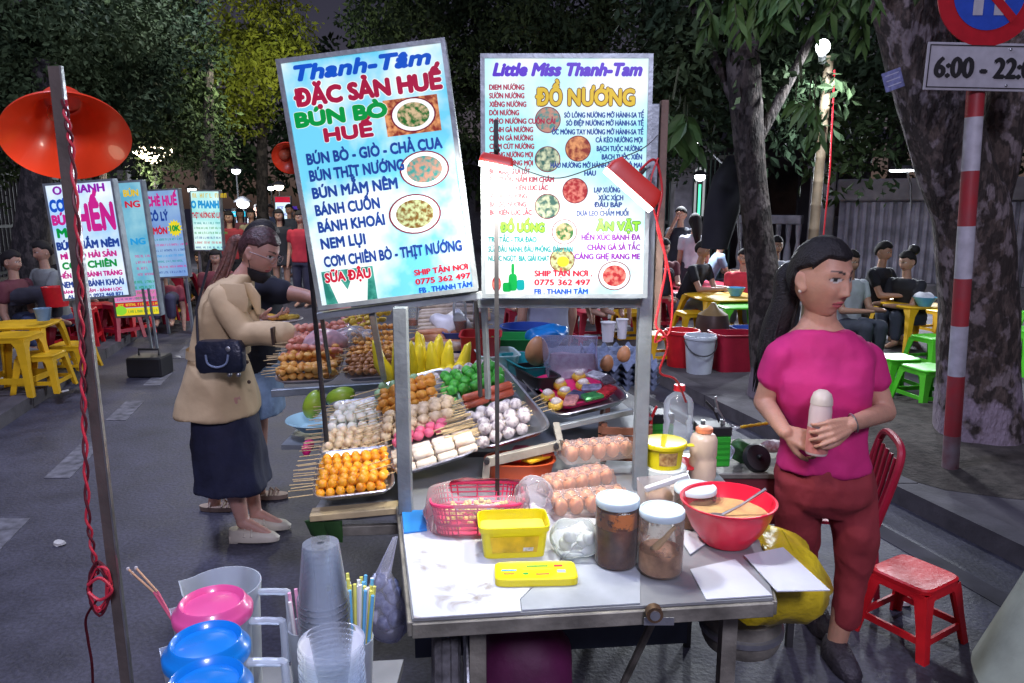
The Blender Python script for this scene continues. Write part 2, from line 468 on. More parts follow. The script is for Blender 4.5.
# earth bed round the big tree and the sign pole
bed = MB()
vs = []; nb = 26
cb = V((3.1, 4.85))
ring = []
for k in range(nb):
    a = 2*math.pi*k/nb; q = 1+.18*noise.noise(V((math.cos(a)*1.5, math.sin(a)*1.5, 3)))
    ring.append((cb.x+math.cos(a)*1.15*q, cb.y+math.sin(a)*1.1*q))
vsb = [(x, y, .102) for x, y in ring]+[(cb.x+(x-cb.x)*.6, cb.y+(y-cb.y)*.6, .15+.03*noise.noise(V((x*3, y*3, 0)))) for x, y in ring]+[(cb.x, cb.y, .19)]
fsb = [(k, (k+1) % nb, nb+(k+1) % nb, nb+k) for k in range(nb)]+[(nb+k, nb+(k+1) % nb, 2*nb) for k in range(nb)]
structure(MB().add(vsb, fsb).build('earth_bed', M('earth', (.05,.042,.036), .98, 0, .5, 14, .9, 45), smooth=80))
# ================================================================== trees
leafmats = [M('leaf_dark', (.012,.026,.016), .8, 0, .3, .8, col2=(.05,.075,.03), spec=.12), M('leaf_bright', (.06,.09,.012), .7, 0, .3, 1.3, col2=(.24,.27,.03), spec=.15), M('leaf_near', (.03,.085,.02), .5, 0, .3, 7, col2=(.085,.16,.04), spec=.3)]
def leafcloud(blobs, n, size, seed, droop=.3, ragged=.35, gap=.05):
    r = random.Random(seed); m = MB(); tot = sum(b[1][0]*b[1][1]*b[1][2] for b in blobs)
    vs = []; fs = []
    for c, rad in blobs:
        k = int(n*rad[0]*rad[1]*rad[2]/tot); made = 0; tries = 0
        while made < k and tries < k*6:
            tries += 1
            d = V((r.gauss(0,1), r.gauss(0,1), r.gauss(0,1))).normalized()
            q = r.random()**.45
            bump = 1+ragged*noise.noise(d*2.2+V((seed,c[0],c[1])))
            p = V((c[0]+d.x*rad[0]*q*bump, c[1]+d.y*rad[1]*q*bump, c[2]+d.z*rad[2]*q*bump))
            if noise.noise(p*(1.6/max(rad[0], .5))*2+V((seed*3,0,0))) < gap-.05: continue
            made += 1
            a = V((r.uniform(-1,1), r.uniform(-1,1), r.uniform(-1,.5)-droop)).normalized(); b = a.cross(V((r.uniform(-1,1), r.uniform(-1,1), r.uniform(-1,1)))).normalized()
            s_ = size*r.uniform(.6,1.4); nrm = a.cross(b)
            i = len(vs)
            vs += [p, p+a*s_*.5+b*s_*.24+nrm*s_*.06, p+a*s_, p+a*s_*.5-b*s_*.24+nrm*s_*.06]; fs.append((i,i+1,i+2,i+3))
    m.v = vs; m.f = fs
    return m
def trunkmesh(path, rad, n=22, amp=.12, seed=0):
    """path of points, radii; lumpy tapered trunk"""
    P = []; R = []
    for i in range(len(path)-1):
        for k in range(7):
            t = k/7.; P.append(V(path[i]).lerp(V(path[i+1]), t)); R.append(rad[i]*(1-t)+rad[i+1]*t)
    P.append(V(path[-1])); R.append(rad[-1])
    m = MB().tube(P, R, n)
    for i, p in enumerate(m.v):
        c = P[min(i//n, len(P)-1)]; rr = R[min(i//n, len(P)-1)]
        d = (p-c)
        if d.length > 1e-6:
            k = noise.noise(V((p.x*2.2+seed, p.y*2.2, p.z*.9)))*amp*1.6+noise.noise(V((p.x*8+seed, p.y*8, p.z*4)))*amp*.5
            m.v[i] = c+d*(1+k)
    return m
def tree(label, trunks, bark, crown=None, leaf=None, group=None, limbs=()):
    base = V(trunks[0][0][0]); base.z = .1
    t = thing('tree', label, 'tree', base, group=group)
    for j, (path, rad) in enumerate(trunks):
        trunkmesh(path, rad, seed=base.x*3+j).build('trunk' if j == 0 else 'limb', bark, t, world=True, smooth=80)
    if limbs:
        for path, r0 in limbs:
            MB().tube(path, [r0*(1-.8*i/(len(path)-1)) for i in range(len(path))], 8).jitter(.03, 3).build('branch', bark, t, world=True, smooth=80)
    if crown: crown.build('crown', leaf, t, world=True, smooth=None)
    return t
barkA = Bark('bark_pale_lichen', (.058,.044,.038), (.12,.088,.075), (.20,.165,.17), (.27,.22,.27), -.05)
barkB = Bark('bark_brown', (.034,.027,.024), (.07,.055,.048), (.09,.075,.07), (.20,.17,.21), -.15)
barkC = Bark('bark_dark', (.03,.027,.03), (.06,.05,.05), (.07,.06,.06))
Yt = 4.75
pts = [W(978,452,Yt), W(976,380,Yt), W(974,300,Yt), W(968,215,Yt), W(948,140,Yt), W(922,60,Yt), W(898,-20,Yt), W(880,-120,Yt)]
pts[0].z = .08
tree('big street tree with pale lichen patches and whitewashed foot behind the striped pole',
     [(pts, [.30,.245,.225,.235,.22,.20,.18,.15]), ([W(975,235,Yt+.05), W(1000,120,Yt+.1), W(1030,0,Yt+.1), W(1050,-100,Yt)], [.17,.15,.13,.11])], barkA,
     leafcloud([(tuple(W(900,-90,5.2)), (1.5,1.2,.7)), (tuple(W(1040,-60,5.6)), (1.2,1.2,.6))], 1400, .16, 5), leafmats[0])
Ym = 6.0
pm = [W(766,418,Ym), W(768,370,Ym), W(766,290,Ym), W(757,215,Ym), W(748,140,Ym), W(742,60,Ym), W(752,-30,Ym)]; pm[0].z = .08
tree('slim leaning street tree with dark mottled bark behind the woman in pink',
     [(pm, [.17,.135,.125,.12,.125,.12,.09]), ([W(745,120,Ym), W(715,60,Ym+.2), W(690,0,Ym+.3)], [.05,.035,.025]), ([W(752,150,Ym), W(790,80,Ym), W(830,0,Ym)], [.05,.035,.025])], barkB,
     leafcloud([(tuple(W(735,60,6.3)), (.55,.5,.75)), (tuple(W(790,90,6.4)), (.5,.4,.6)), (tuple(W(690,40,6.6)), (.6,.5,.6)), (tuple(W(850,90,7.4)), (.6,.5,1.0))], 5200, .10, 9), leafmats[0])
# left side trees
def simple_tree(label, px, py, Y, rad, top, blobs, n, size, seed, leaf=0, lean=0, group='trees along the left of the street'):
    b = W(px, py, Y); b.z = .05
    e = W(top[0], top[1], Y)
    mid = b.lerp(e, .5)+V((lean, 0, 0))
    return tree(label, [([b, b.lerp(mid, .5), mid, e], [rad*1.25, rad, rad*.9, rad*.6])], barkC,
                leafcloud([(tuple(W(x, y, yy)), r_) for x, y, yy, r_ in blobs], n, size, seed), leafmats[leaf], group)
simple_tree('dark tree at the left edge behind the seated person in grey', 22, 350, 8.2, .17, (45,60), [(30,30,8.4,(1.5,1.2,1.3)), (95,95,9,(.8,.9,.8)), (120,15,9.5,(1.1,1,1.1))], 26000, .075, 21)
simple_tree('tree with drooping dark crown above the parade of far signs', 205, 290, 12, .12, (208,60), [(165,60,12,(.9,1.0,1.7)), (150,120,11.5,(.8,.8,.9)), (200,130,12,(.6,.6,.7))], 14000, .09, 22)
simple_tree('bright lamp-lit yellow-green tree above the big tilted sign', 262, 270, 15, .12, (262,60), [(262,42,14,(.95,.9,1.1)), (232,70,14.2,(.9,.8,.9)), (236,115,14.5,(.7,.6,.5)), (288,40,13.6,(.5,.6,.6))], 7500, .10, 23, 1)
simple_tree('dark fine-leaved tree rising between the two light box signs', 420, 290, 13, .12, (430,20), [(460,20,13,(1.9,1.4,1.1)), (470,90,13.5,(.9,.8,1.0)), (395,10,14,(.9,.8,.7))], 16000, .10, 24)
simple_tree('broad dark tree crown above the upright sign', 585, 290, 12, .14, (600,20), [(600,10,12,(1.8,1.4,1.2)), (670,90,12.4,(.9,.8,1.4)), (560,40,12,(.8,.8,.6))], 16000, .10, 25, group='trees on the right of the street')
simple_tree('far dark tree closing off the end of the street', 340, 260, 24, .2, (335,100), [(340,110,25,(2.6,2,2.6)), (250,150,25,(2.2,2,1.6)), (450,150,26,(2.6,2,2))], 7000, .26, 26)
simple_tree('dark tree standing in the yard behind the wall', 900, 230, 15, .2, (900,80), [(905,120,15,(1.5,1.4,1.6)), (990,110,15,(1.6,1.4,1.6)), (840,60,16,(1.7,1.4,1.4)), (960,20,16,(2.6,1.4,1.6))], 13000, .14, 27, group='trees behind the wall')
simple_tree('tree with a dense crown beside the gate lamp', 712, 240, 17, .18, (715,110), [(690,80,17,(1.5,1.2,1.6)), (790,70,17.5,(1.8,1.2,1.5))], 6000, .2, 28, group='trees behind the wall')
simple_tree('dark tree behind the railings on the far left', 95, 280, 11.5, .13, (100,100), [(95,60,12,(1.7,1.2,1.7)), (10,90,12,(1.4,1.2,1.7))], 14000, .10, 29)
# hanging sprays of long leaves, lit from below by the cart lamps
def spray(px, py, Y, n, seed, L=.17, twig=.35, label=None, drop=.5):
    r = random.Random(seed); o = W(px, py, Y)
    t = thing('leafy_branch', label, 'branch', o)
    st = MB(); lf = MB()
    for k in range(n):
        a = o+V((r.gauss(0,1)*twig*.55, r.gauss(0,1)*twig*.4, r.gauss(0,.5)*twig*.45))
        tip = a+V((r.uniform(-.12,.12), r.uniform(-.1,.1), -r.uniform(.05,.2)*drop*2))
        st.tube([a+V((0,0,.12)), a, tip], .003, 5)
        for j in range(7):
            p = a.lerp(tip, j/6.); sd = 1 if j % 2 else -1
            d = V((sd*r.uniform(.25,.9), r.uniform(-.5,.5), -r.uniform(.5,1.2))).normalized()
            s2 = d.cross(V((r.uniform(-.4,.4), -1, r.uniform(-.3,.3)))).normalized()
            ln = L*r.uniform(.7,1.2); wd = ln*.17; nn = d.cross(s2)
            q = [p, p+d*ln*.3+s2*wd-nn*.01, p+d*ln*.65+s2*wd*.8+V((0,0,-.01)), p+d*ln+V((0,0,-.03)), p+d*ln*.65-s2*wd*.8+V((0,0,-.01)), p+d*ln*.3-s2*wd-nn*.01]
            lf.add(q, [(0,1,2,5),(2,3,4),(2,4,5)] if False else [(0,1,2,3),(0,3,4,5)])
    st.tube([o+V((0,0,twig*.5)), o+V((.1,.3,twig*1.6))], .008, 6)
    st.build('twig', M('twig', (.06,.07,.03), .7), t, world=True)
    lf.build('leaf_spray', leafmats[2], t, world=True, smooth=None)
    return t
spray(795, -50, 3.9, 34, 1, L=.12, label='spray of long green leaves hanging over the lamp on the bamboo pole', twig=.36)
spray(725, -8, 4.1, 7, 2, L=.11, label='small hanging spray of green leaves above the gate, left of the larger sprays', twig=.2)
spray(765, -15, 3.8, 8, 4, L=.11, label='hanging leaf spray left of the longest green spray', twig=.22)
spray(860, -10, 3.9, 5, 5, L=.11, label='few long leaves dangling between lamp and big trunk', twig=.14)
spray(800, 92, 3.8, 3, 3, L=.10, label='isolated low twig of drooping leaves over the wall', twig=.14)
spray(672, 118, 5.5, 5, 6, L=.2, label='dim leaf spray beside the upright sign\'s top corner', twig=.25)
# ================================================================== boundary walls, railings, gate
conc = M('old_concrete', (.16,.155,.16), .95, 0, .45, 3.5, .5, 25)
concw = M('white_limed_concrete', (.24,.24,.28), .9, 0, .45, 4, .4, 25)
def wall_between(a, b): 
    d = V((b[0]-a[0], b[1]-a[1], 0)); L = d.length; return V((a[0], a[1], .1)), math.atan2(d.y, d.x), L
a, b = (5.35, 12.3), (9.2, 10.3)
o_, r_, L_ = wall_between(a, b)
t = thing('boundary_wall', 'weathered concrete wall of upright ribs behind the yellow tables', 'wall', o_, r_)
m = MB(); x = .1
while x < L_-.05:
    m.box((x, -.03, .35), (x+.07, .04, 1.62), bev=.012); x += .125
m.box((0, .045, .3), (L_, .1, 1.64)); m.build('rib_panel', concw, t)
MB().box((-.05,-.09,1.64), (L_,.16,1.98), bev=.02).build('coping', conc, t)
MB().box((0,-.12,0), (L_,.18,.349), bev=.02).build('plinth', conc, t)
t = thing('gate_pillar', 'square mossy concrete pillar at the end of the ribbed wall', 'pillar', (5.15,12.45,.1), r_)
MB().box((-.2,-.2,0), (.18,.2,2.1), bev=.02).build('shaft', conc, t)
MB().box((-.26,-.26,2.1), (.24,.26,2.24), bev=.02).build('cap', conc, t)
# balustrade left of the pillar
a, b = (4.0, 13.4), (4.9, 12.65)
o_, r_, L_ = wall_between(a, b)
t = thing('balustrade', 'low white balustrade of turned balusters left of the mossy pillar', 'balustrade', o_, r_)
MB().box((0,-.08,1.25), (L_,.08,1.4), bev=.015).build('rail', concw, t)
MB().box((0,-.1,0), (L_,.1,.45), bev=.015).build('plinth', concw, t)
x = .1
while x < L_-.05:
    MB().lathe([(.0,.45),(.055,.45),(.04,.52),(.065,.66),(.06,.78),(.03,.95),(.045,1.1),(.05,1.25),(0,1.25)], 12, (x,0,0)).build('baluster', concw, t); x += .17
# metal gate with bars
a, b = (2.85, 15.6), (4.0, 13.6)
o_, r_, L_ = wall_between(a, b)
t = thing('metal_gate', 'tall barred metal gate behind the two standing people', 'gate', o_, r_)
m = MB(); x = .06
while x < L_: m.box((x-.012,-.012,.15), (x+.012,.012,2.5)); x += .11
m.build('bars', M('gate_green_metal', (.05,.09,.08), .5, .3), t)
for z in (.15, 1.2, 2.4): MB().box((0,-.03,z), (L_,.03,z+.06)).build('cross_rail', darksteel, t)
t = thing('gate_post', 'tall white concrete gate post by the green lamp', 'post', (3.1,13.8,.1))
MB().box((-.17,-.17,0), (.17,.17,2.2), bev=.02).build('shaft', concw, t)
MB().box((-.22,-.22,2.2), (.22,.22,2.32), bev=.02).build('cap', conc, t)
# wall beyond the gate towards the cart
a, b = (-.6, 21), (2.8, 15.8)
o_, r_, L_ = wall_between(a, b)
t = thing('boundary_wall', 'dark far wall partly hidden behind the upright sign', 'wall', o_, r_)
MB().box((0,-.08,0), (L_,.08,1.9)).build('panel', conc, t)
MB().box((0,-.13,1.9), (L_,.13,2.0)).build('coping', conc, t)
# left railing
rail_m = M('railing_dark', (.035,.04,.045), .6, .3)
a, b = (-7.9, 9.2), (-9.6, 19.5)
o_, r_, L_ = wall_between(a, b)
t = thing('iron_railing', 'long dark iron railing along the left sidewalk behind the signs', 'railing', o_, r_)
m = MB(); x = .05
while x < L_: m.box((x-.012,-.012,.4), (x+.012,.012,2.2)); x += .13
m.build('bars', rail_m, t)
for z in (.45, 1.2, 2.05): MB().box((0,-.025,z), (L_,.025,z+.05)).build('cross_rail', rail_m, t)
MB().box((0,-.12,0), (L_,.12,.399)).build('plinth', conc, t)
for k in range(5): MB().box((k*2.3,-.13,0), (k*2.3+.22,.13,2.4), bev=.02).build('post', conc, t)
# ------------------------------------------------ houses
def house(label, x0, x1, y, dep, h, wallm, roofm, wins, rot=0, roofh=1.2, lit=()):
    t = thing('house', label, 'house', ((x0+x1)/2, y, 0), rot)
    hw = (x1-x0)/2
    MB().box((-hw,0,0), (hw,dep,h)).build('wall', wallm, t)
    MB().add([(-hw-.4,-.5,h+.003),(hw+.4,-.5,h+.003),(hw+.4,dep+.4,h+.003),(-hw-.4,dep+.4,h+.003),(-hw-.4,dep/2,h+roofh),(hw+.4,dep/2,h+roofh)], [(0,1,5,4),(1,2,5),(2,3,4,5),(3,0,4),(0,3,2,1)]).build('roof', roofm, t)
    for i, (wx, wz, ww, wh) in enumerate(wins):
        f = MB().box((wx-ww/2-.06,-.05,wz-.06), (wx+ww/2+.06,-.002,wz+wh+.06)).build('window', M('window_frame_grey', (.12,.12,.13), .6), t)
        MB().box((wx-ww/2,-.07,wz), (wx+ww/2,-.052,wz+wh)).build('pane', M('pane_lit', (.6,.6,.55), .3, emit=(.75,.8,.85), es=.35) if i in lit else M('pane_dark', (.02,.022,.03), .1), f)
    return t
hw_m = M('house_render_dark', (.09,.085,.095), .9, 0, .3, 2)
rf_m = M('roof_dark_tile', (.045,.04,.045), .85, 0, .3, 8, .5, 14)
house('dark low house with tiled roof beyond the ribbed wall', 3.2, 9, 19, 6, 3.2, hw_m, rf_m, [(-1.2,1.4,.9,1.2),(.6,1.4,.9,1.2),(2.1,1.4,.7,1.2)], 0, 1.6, lit=(0,))
house('long dark building behind the railing on the left', -22, -12.5, 22, 8, 4.5, hw_m, rf_m, [(1.5,2.4,1.2,1.3),(3.4,2.4,1.2,1.3)], .2, 1.6)
house('distant building closing the end of the street', -8.5, 2, 34, 8, 3.4, M('far_render', (.13,.13,.15), .9), rf_m, [(-3,1.4,1.2,1.2),(-.5,1.4,1.2,1.2),(2.2,1.4,1.2,1.2),(4,1.4,.9,1.2)], 0, 1.4, lit=(1,))
# ================================================================== lamps
lampm = M('lamp_lens', (.9,.95,1.), .3, emit=(.88,.95,1.), es=9)
lampw = M('lamp_lens_warm', (1,.9,.7), .3, emit=(1,.84,.6), es=6)
def bulb_lamp(label, p, r, warm=False, pole=None, group='small far lamps', arm=None):
    t = thing('street_lamp', label, 'lamp', p, group=group)
    MB().ball((0,0,0), (r, r, r*.75), 14, 8).build('bulb', lampw if warm else lampm, t)
    MB().lathe([(r*.5,r*.62),(r*1.5,r*.3),(r*1.5,r*.45),(r*.5,r*1.2),(0,r*1.3)], 14).build('hood', darksteel, t)
    if pole is not None:
        q = V(pole)-V(p)
        MB().tube([(0,0,r)] + ([V(arm)-V(p)] if arm else []) + [q], .022 if not arm else .02, 8).build('pole', darksteel, t)
    return t
def gp(px, py, Y):   # foot on the ground under a point
    q = W(px, py, Y); q.z = 0; return q
t = thing('street_lamp', 'ornate lantern lamp with wide lit glass under the dark trees on the left', 'lamp', gp(152,147,12))
z = W(152,147,12).z
MB().tube([(0,0,0),(0,0,z-.25)], [.06,.035], 10).build('pole', darksteel, t)
MB().lathe([(.06,z-.25),(.3,z-.08),(.3,z-.02),(.1,z+.0),(0,z+.0)], 18).build('glass', lampw, t)
MB().lathe([(.33,z-.0),(.3,z+.08),(.1,z+.2),(.03,z+.32),(0,z+.34)], 18).build('cap', darksteel, t)
for (px, py, Y, r, wm, lb) in [(236,171,20,.11,0,'lone white lamp high above the far crowd'), (243,204,19,.15,0,'brightest white lamp just above the far crowd'), (271,188,22,.10,0,'white lamp right of the brightest far lamp'), (279,187,21,.13,1,'warm lamp over the small far sign'), (192,190,13,.07,0,'tiny lamp on the upper edge of the far green-lettered sign')]:
    q = W(px,py,Y); bulb_lamp(lb, q, r, wm, (q.x, q.y+.1, 0))
q = W(693,142,11.5); bulb_lamp('white flood lamp on a long arm above the gate', q, .10, 0, gp(752,180,11.2), arm=W(735,175,11.3))
q = W(700,177,12.6); tl = bulb_lamp('white lamp with green tube on the gate', q, .09, 0, (q.x, q.y+.05, 0))
MB().tube([(0,-.02,-.12),(0,-.02,-.85)], .02, 8).build('green_tube', M('green_tube', (.1,.8,.4), .4, emit=(.1,.9,.45), es=1.2), tl)
# flat LED lamp above the ribbed wall
q = W(902,170,10.5)
t = thing('street_lamp', 'flat round LED lamp on a thin arm above the ribbed wall', 'lamp', q)
MB().lathe([(0,-.02),(.15,-.02),(.16,0)], 20).build('lens', lampm, t)
MB().lathe([(.165,0),(.14,.05),(0,.07)], 20).build('housing', darksteel, t)
MB().tube([(.05,0,.03),(.2,.1,-.2),(.28,.2,-.55)], .012, 8).build('arm', darksteel, t)
# bamboo pole with bulb
pb = W(803,345,6.3); pb.z = .1; ptop = W(829,58,6.3)
t = thing('bamboo_pole', 'leaning bamboo pole behind the woman in pink', 'pole', pb)
P = [pb.lerp(ptop, k/14.) for k in range(15)]
m = MB(); pts = []; rs = []
for k, p in enumerate(P):
    e = .0012
    for dz, rr in ((-.012, .046), (0, .049), (.012, .046)):
        pts.append(p+V((0,0,dz))); rs.append(rr*(1-.2*k/14))
m.tube(pts, rs, 14); m.build('cane', M('bamboo', (.22,.17,.11), .6, 0, .35, 7, .2, 30), t, world=True)
MB().tube([ptop+V((.03,-.05,-.1)), ptop+V((.05,-.06,-.9)), ptop+V((.03,-.06,-1.8)), ptop+V((.0,-.05,-2.4))], .007, 6).build('wire', M('red_wire', (.5,.02,.03), .5), t, world=True)
q = W(823,47,6.2)
t = thing('bulb_lamp', 'bare white LED bulb on the tip of the bamboo pole', 'lamp', q)
MB().ball((0,0,0), (.055,.055,.06), 16, 10).build('bulb', lampm, t)
MB().tube([(.0,.01,-.05),(.03,.06,-.1)], .03, 12).build('socket', white_p, t)
# light given off by those lamps, by unseen street lamps and by added fill
COOL = (.86,.92,1.); 
light('SPOT', 'lamp_and_fill', W(823,47,6.2)+V((0,-.35,-.1)), 130, COOL, .15, W(800,400,6), 160)
light('SPOT', 'lamp_and_fill', W(902,170,10.5)+V((0,0,-.1)), 520, COOL, .15, W(900,330,9), 160)
light('SPOT', 'lamp_and_fill', W(693,142,11.5)+V((0,-.1,-.15)), 600, COOL, .15, W(690,330,10), 160)
light('POINT', 'lamp_and_fill', W(152,147,12)+V((0,-.4,-.45)), 45, (1,.9,.72), .2)
light('POINT', 'lamp_and_fill', W(243,204,19)+V((0,-.5,.2)), 250, COOL, .2)
light('POINT', 'lamp_and_fill', W(262,85,11.8), 120, (1,.97,.70), .2)  # light added to brighten the yellow-green tree, no lamp stands here
light('SPOT', 'street_fill', (-2.6,3.0,6.2), 640, (.64,.68,1.), .45, (-2.2,3.6,0), 165)  # overhead street lamp out of view, assumed for the lit road
light('SPOT', 'street_fill', (.9,-2.6,4.2), 560, (.80,.76,1.), .5, (.4,2.6,.4), 130)  # front fill added behind the camera to light faces, not a street lamp
light('SPOT', 'street_fill', (-3.2,9.,5.2), 420, (.86,.86,1.), .4, (-3.6,9,0), 130)  # likewise an overhead street lamp out of view, farther along
light('SUN', 'fill_sun', (0,0,20), .42, (.60,.68,1.), math.radians(25), (-.2,.5,18))  # dim sun added as soft overall fill, standing in for night glow
# ================================================================== signs
ES = .74
white_l = Lit('lit_white', (.86,.93,.98), ES, (.97,.99,1.), 4, .35, .6)
cyan_l = Lit('lit_white_cyan', (.16,.62,.86), ES, (.86,.97,1.), 3.8, .46, .60)
cyan_r = Lit('lit_white_teal', (.36,.82,.90), ES, (.90,.97,1.), 2.6, .42, .56)
inks = {'blue': (.005,.09,.60), 'navy': (.015,.06,.33), 'maroon': (.42,.012,.06), 'green': (.0,.33,.06), 'violet': (.10,.03,.62), 'magenta': (.62,.02,.28),
        'purple': (.28,.01,.42), 'teal': (.0,.30,.32), 'gold': (.80,.55,.02), 'brown': (.16,.05,.0), 'darkgreen': (.0,.10,.03), 'red': (.62,.015,.05), 'sky': (.02,.35,.75), 'wht': (.95,.97,1.), 'grey': (.35,.4,.45), 'yellow': (.9,.75,.03), 'lime': (.3,.75,.05), 'wine': (.20,.01,.04)}
def ink(k): return Lit('ink_'+k, inks[k], .62 if k not in ('wht',) else ES)
class Sign:
    def __init__(s, name, label, cat, loc, w, h, rot=(0,0,0), face=None, fr=.012, depth=.05, group=None, frm=None):
        s.t = thing(name, label, cat, loc, rot, group); s.w = w; s.h = h; s.fr = fr; s.d = 0; s.ink = {}
        fm = frm or greysteel
        W2, H2 = w/2, h/2
        MB().box((-W2,.004,-H2), (W2,depth,H2), bev=.004).build('housing', fm, s.t)
        m = MB()
        m.box((-W2,-.006,H2-fr), (W2,.0039,H2)).box((-W2,-.006,-H2), (W2,.0039,-H2+fr)).box((-W2,-.006,-H2+fr), (-W2+fr,.0039,H2-fr)).box((W2-fr,-.006,-H2+fr), (W2,.0039,H2-fr))
        m.build('frame', fm, s.t)
        MB().box((-W2+fr,0,-H2+fr), (W2-fr,.0038,H2-fr)).build('lit_panel', face or white_l, s.t)
        s.lay = {}
    def x(s, u): return (u-.5)*s.w
    def z(s, v): return (.5-v)*s.h
    def get(s, col):
        if col not in s.ink: s.ink[col] = MB()
        return s.ink[col]
    def text(s, st, u0, u1, v, cap, col, shear=0, bold=.06, steps=3, d=.0022, outline=None):
        if outline: put_text(s.get(outline[0]), st, s.x(u0)-.0, s.x(u1), s.z(v), cap*s.h, d-.0011, shear, outline[1], 9)
        put_text(s.get(col), st, s.x(u0), s.x(u1), s.z(v), cap*s.h, d, shear, bold, steps)
    def bars(s, u0, u1, v, cap, col, seed=0, d=.0012):
        r = random.Random(seed); m = s.get(col); x = s.x(u0); hh = cap*s.h
        while x < s.x(u1):
            n = r.randint(2, 5)
            for k in range(n):
                ww = hh*r.uniform(.45,.75); z0 = s.z(v)-hh/2
                q = r.random(); wv = hh*.17
                m.add([(x,-d,z0),(x+wv,-d,z0),(x+wv,-d,z0+hh),(x,-d,z0+hh)], [(0,1,2,3)])
                if q < .6: m.add([(x+ww-wv,-d,z0),(x+ww,-d,z0),(x+ww,-d,z0+hh),(x+ww-wv,-d,z0+hh)], [(0,1,2,3)])
                zz = z0+hh*(.42 if q < .3 else (.84 if q < .7 else 0))
                m.add([(x+wv,-d,zz),(x+ww-wv,-d,zz),(x+ww-wv,-d,zz+hh*.16),(x+wv,-d,zz+hh*.16)], [(0,1,2,3)])
                x += ww+hh*.18
            x += hh*.4
    def done(s):
        for k, m in s.ink.items():
            if m.v: m.build('lettering', ink(k), s.t, smooth=None)
food_p = [Lit('print_noodles', (.02,.16,.03), .62, (.75,.55,.32), 85), Lit('print_salad', (.05,.32,.30), .6, (.6,.30,.22), 80), Lit('print_rolls', (.20,.10,.02), .6, (.55,.65,.35), 90), Lit('print_meat', (.22,.03,.02), .8, (.7,.3,.12), 60), Lit('print_shrimp', (.40,.02,.03), .6, (.8,.25,.2), 80), Lit('print_shell', (.04,.12,.10), .8, (.55,.6,.4), 70)]
def photo(s, u, v, ru, rv, mat, rim='wine', plate=True, pw=1.):
    m = MB(); disc(m, s.x(u), s.z(v), ru*s.w, rv*s.h, .0014, pw=pw); m.build('printed_picture', ink(rim), s.t, smooth=None)
    m = MB(); disc(m, s.x(u), s.z(v), ru*s.w*.93, rv*s.h*.93, .0018, pw=pw); m.build('printed_picture', ink('wht') if plate else mat, s.t, smooth=None)
    if plate:
        m = MB(); disc(m, s.x(u), s.z(v), ru*s.w*.72, rv*s.h*.72, .0022, pw=1.); m.build('printed_picture', mat, s.t, smooth=None)
# --- tilted sign
cL = V((-.355, 2.03, 0)); p1 = W(272,58,2.03); p2 = W(443,40,2.03); p3 = W(480,290,2.03); p4 = W(322,310,2.03)
cL = (p1+p2+p3+p4)/4
wL = ((p2-p1).length+(p3-p4).length)/2; hL = ((p1-p4).length+(p2-p3).length)/2
angL = (math.atan2((p2-p1).z, (p2-p1).x)+math.atan2((p3-p4).z, (p3-p4).x))/2
S = Sign('menu_sign', 'big tilted light box menu sign in blue, red and green lettering', 'menu sign', cL, wL, hL, (0,-angL-.01,0), cyan_l)
S.text('Thanh-Tâm', .10, .90, .062, .052, 'blue', shear=.25, steps=9, bold=.07)
S.text('ĐẶC SẢN HUẾ', .075, .945, .155, .058, 'maroon', steps=9, bold=.075, outline=('wht', .11))
S.text('BÚN BÒ', .06, .60, .238, .050, 'green', steps=9, bold=.085, outline=('wht', .11))
S.text('HUẾ', .215, .50, .308, .046, 'maroon', steps=9, bold=.08, outline=('wht', .11))
for st, u1, v in (('BÚN BÒ - GIÒ - CHẢ CUA', .90, .392), ('BÚN THỊT NƯỚNG', .655, .458), ('BÚN MẮM NÊM', .60, .527), ('BÁNH CUỐN', .475, .596), ('BÁNH KHOÁI', .49, .664), ('NEM LỤI', .355, .732), ('CƠM CHIÊN BÒ - THỊT NƯỚNG', .935, .806)):
    S.text(st, .085, u1, v, .040, 'navy', steps=9, bold=.05)
def rect(s, u0, u1, v0, v1, col, d=.0010, mat=None, poly=None):
    m = MB()
    P = poly or [(u0,v1),(u1,v1),(u1,v0),(u0,v0)]
    m.add([(s.x(a), -d, s.z(b)) for a, b in P], [tuple(range(len(P)))])
    m.build('printed_patch', mat or ink(col), s.t, smooth=None)
teal_p = Lit('print_green_leafy', (.02,.20,.16), .7, (.08,.42,.34), 30)
rect(S, .055, .375, .845, .985, None, mat=teal_p)
rect(S, 0,0,0,0, 'wht', d=.0014, poly=[(.13,.985),(.085,.875),(.15,.865),(.20,.93),(.25,.865),(.34,.87),(.31,.985)])
S.text('SỮA ĐẬU', .075, .355, .872, .036, 'red', steps=9, bold=.06, d=.0022, outline=('wht', .11))
S.text('SHIP TẬN NƠI', .625, .955, .895, .022, 'red', steps=5, bold=.07)
S.text('0775 362 497', .625, .965, .933, .022, 'red', steps=5, bold=.07)
S.text('FB . THANH TÂM', .64, .965, .97, .021, 'blue', steps=5, bold=.06)
rect(S, .585, .91, .205, .345, None, d=.0011, mat=food_p[3])
photo(S, .755, .272, .135, .066, food_p[0], 'wine')
photo(S, .775, .487, .15, .073, food_p[1], 'wine')
photo(S, .68, .658, .16, .080, food_p[2], 'wine')
S.done()
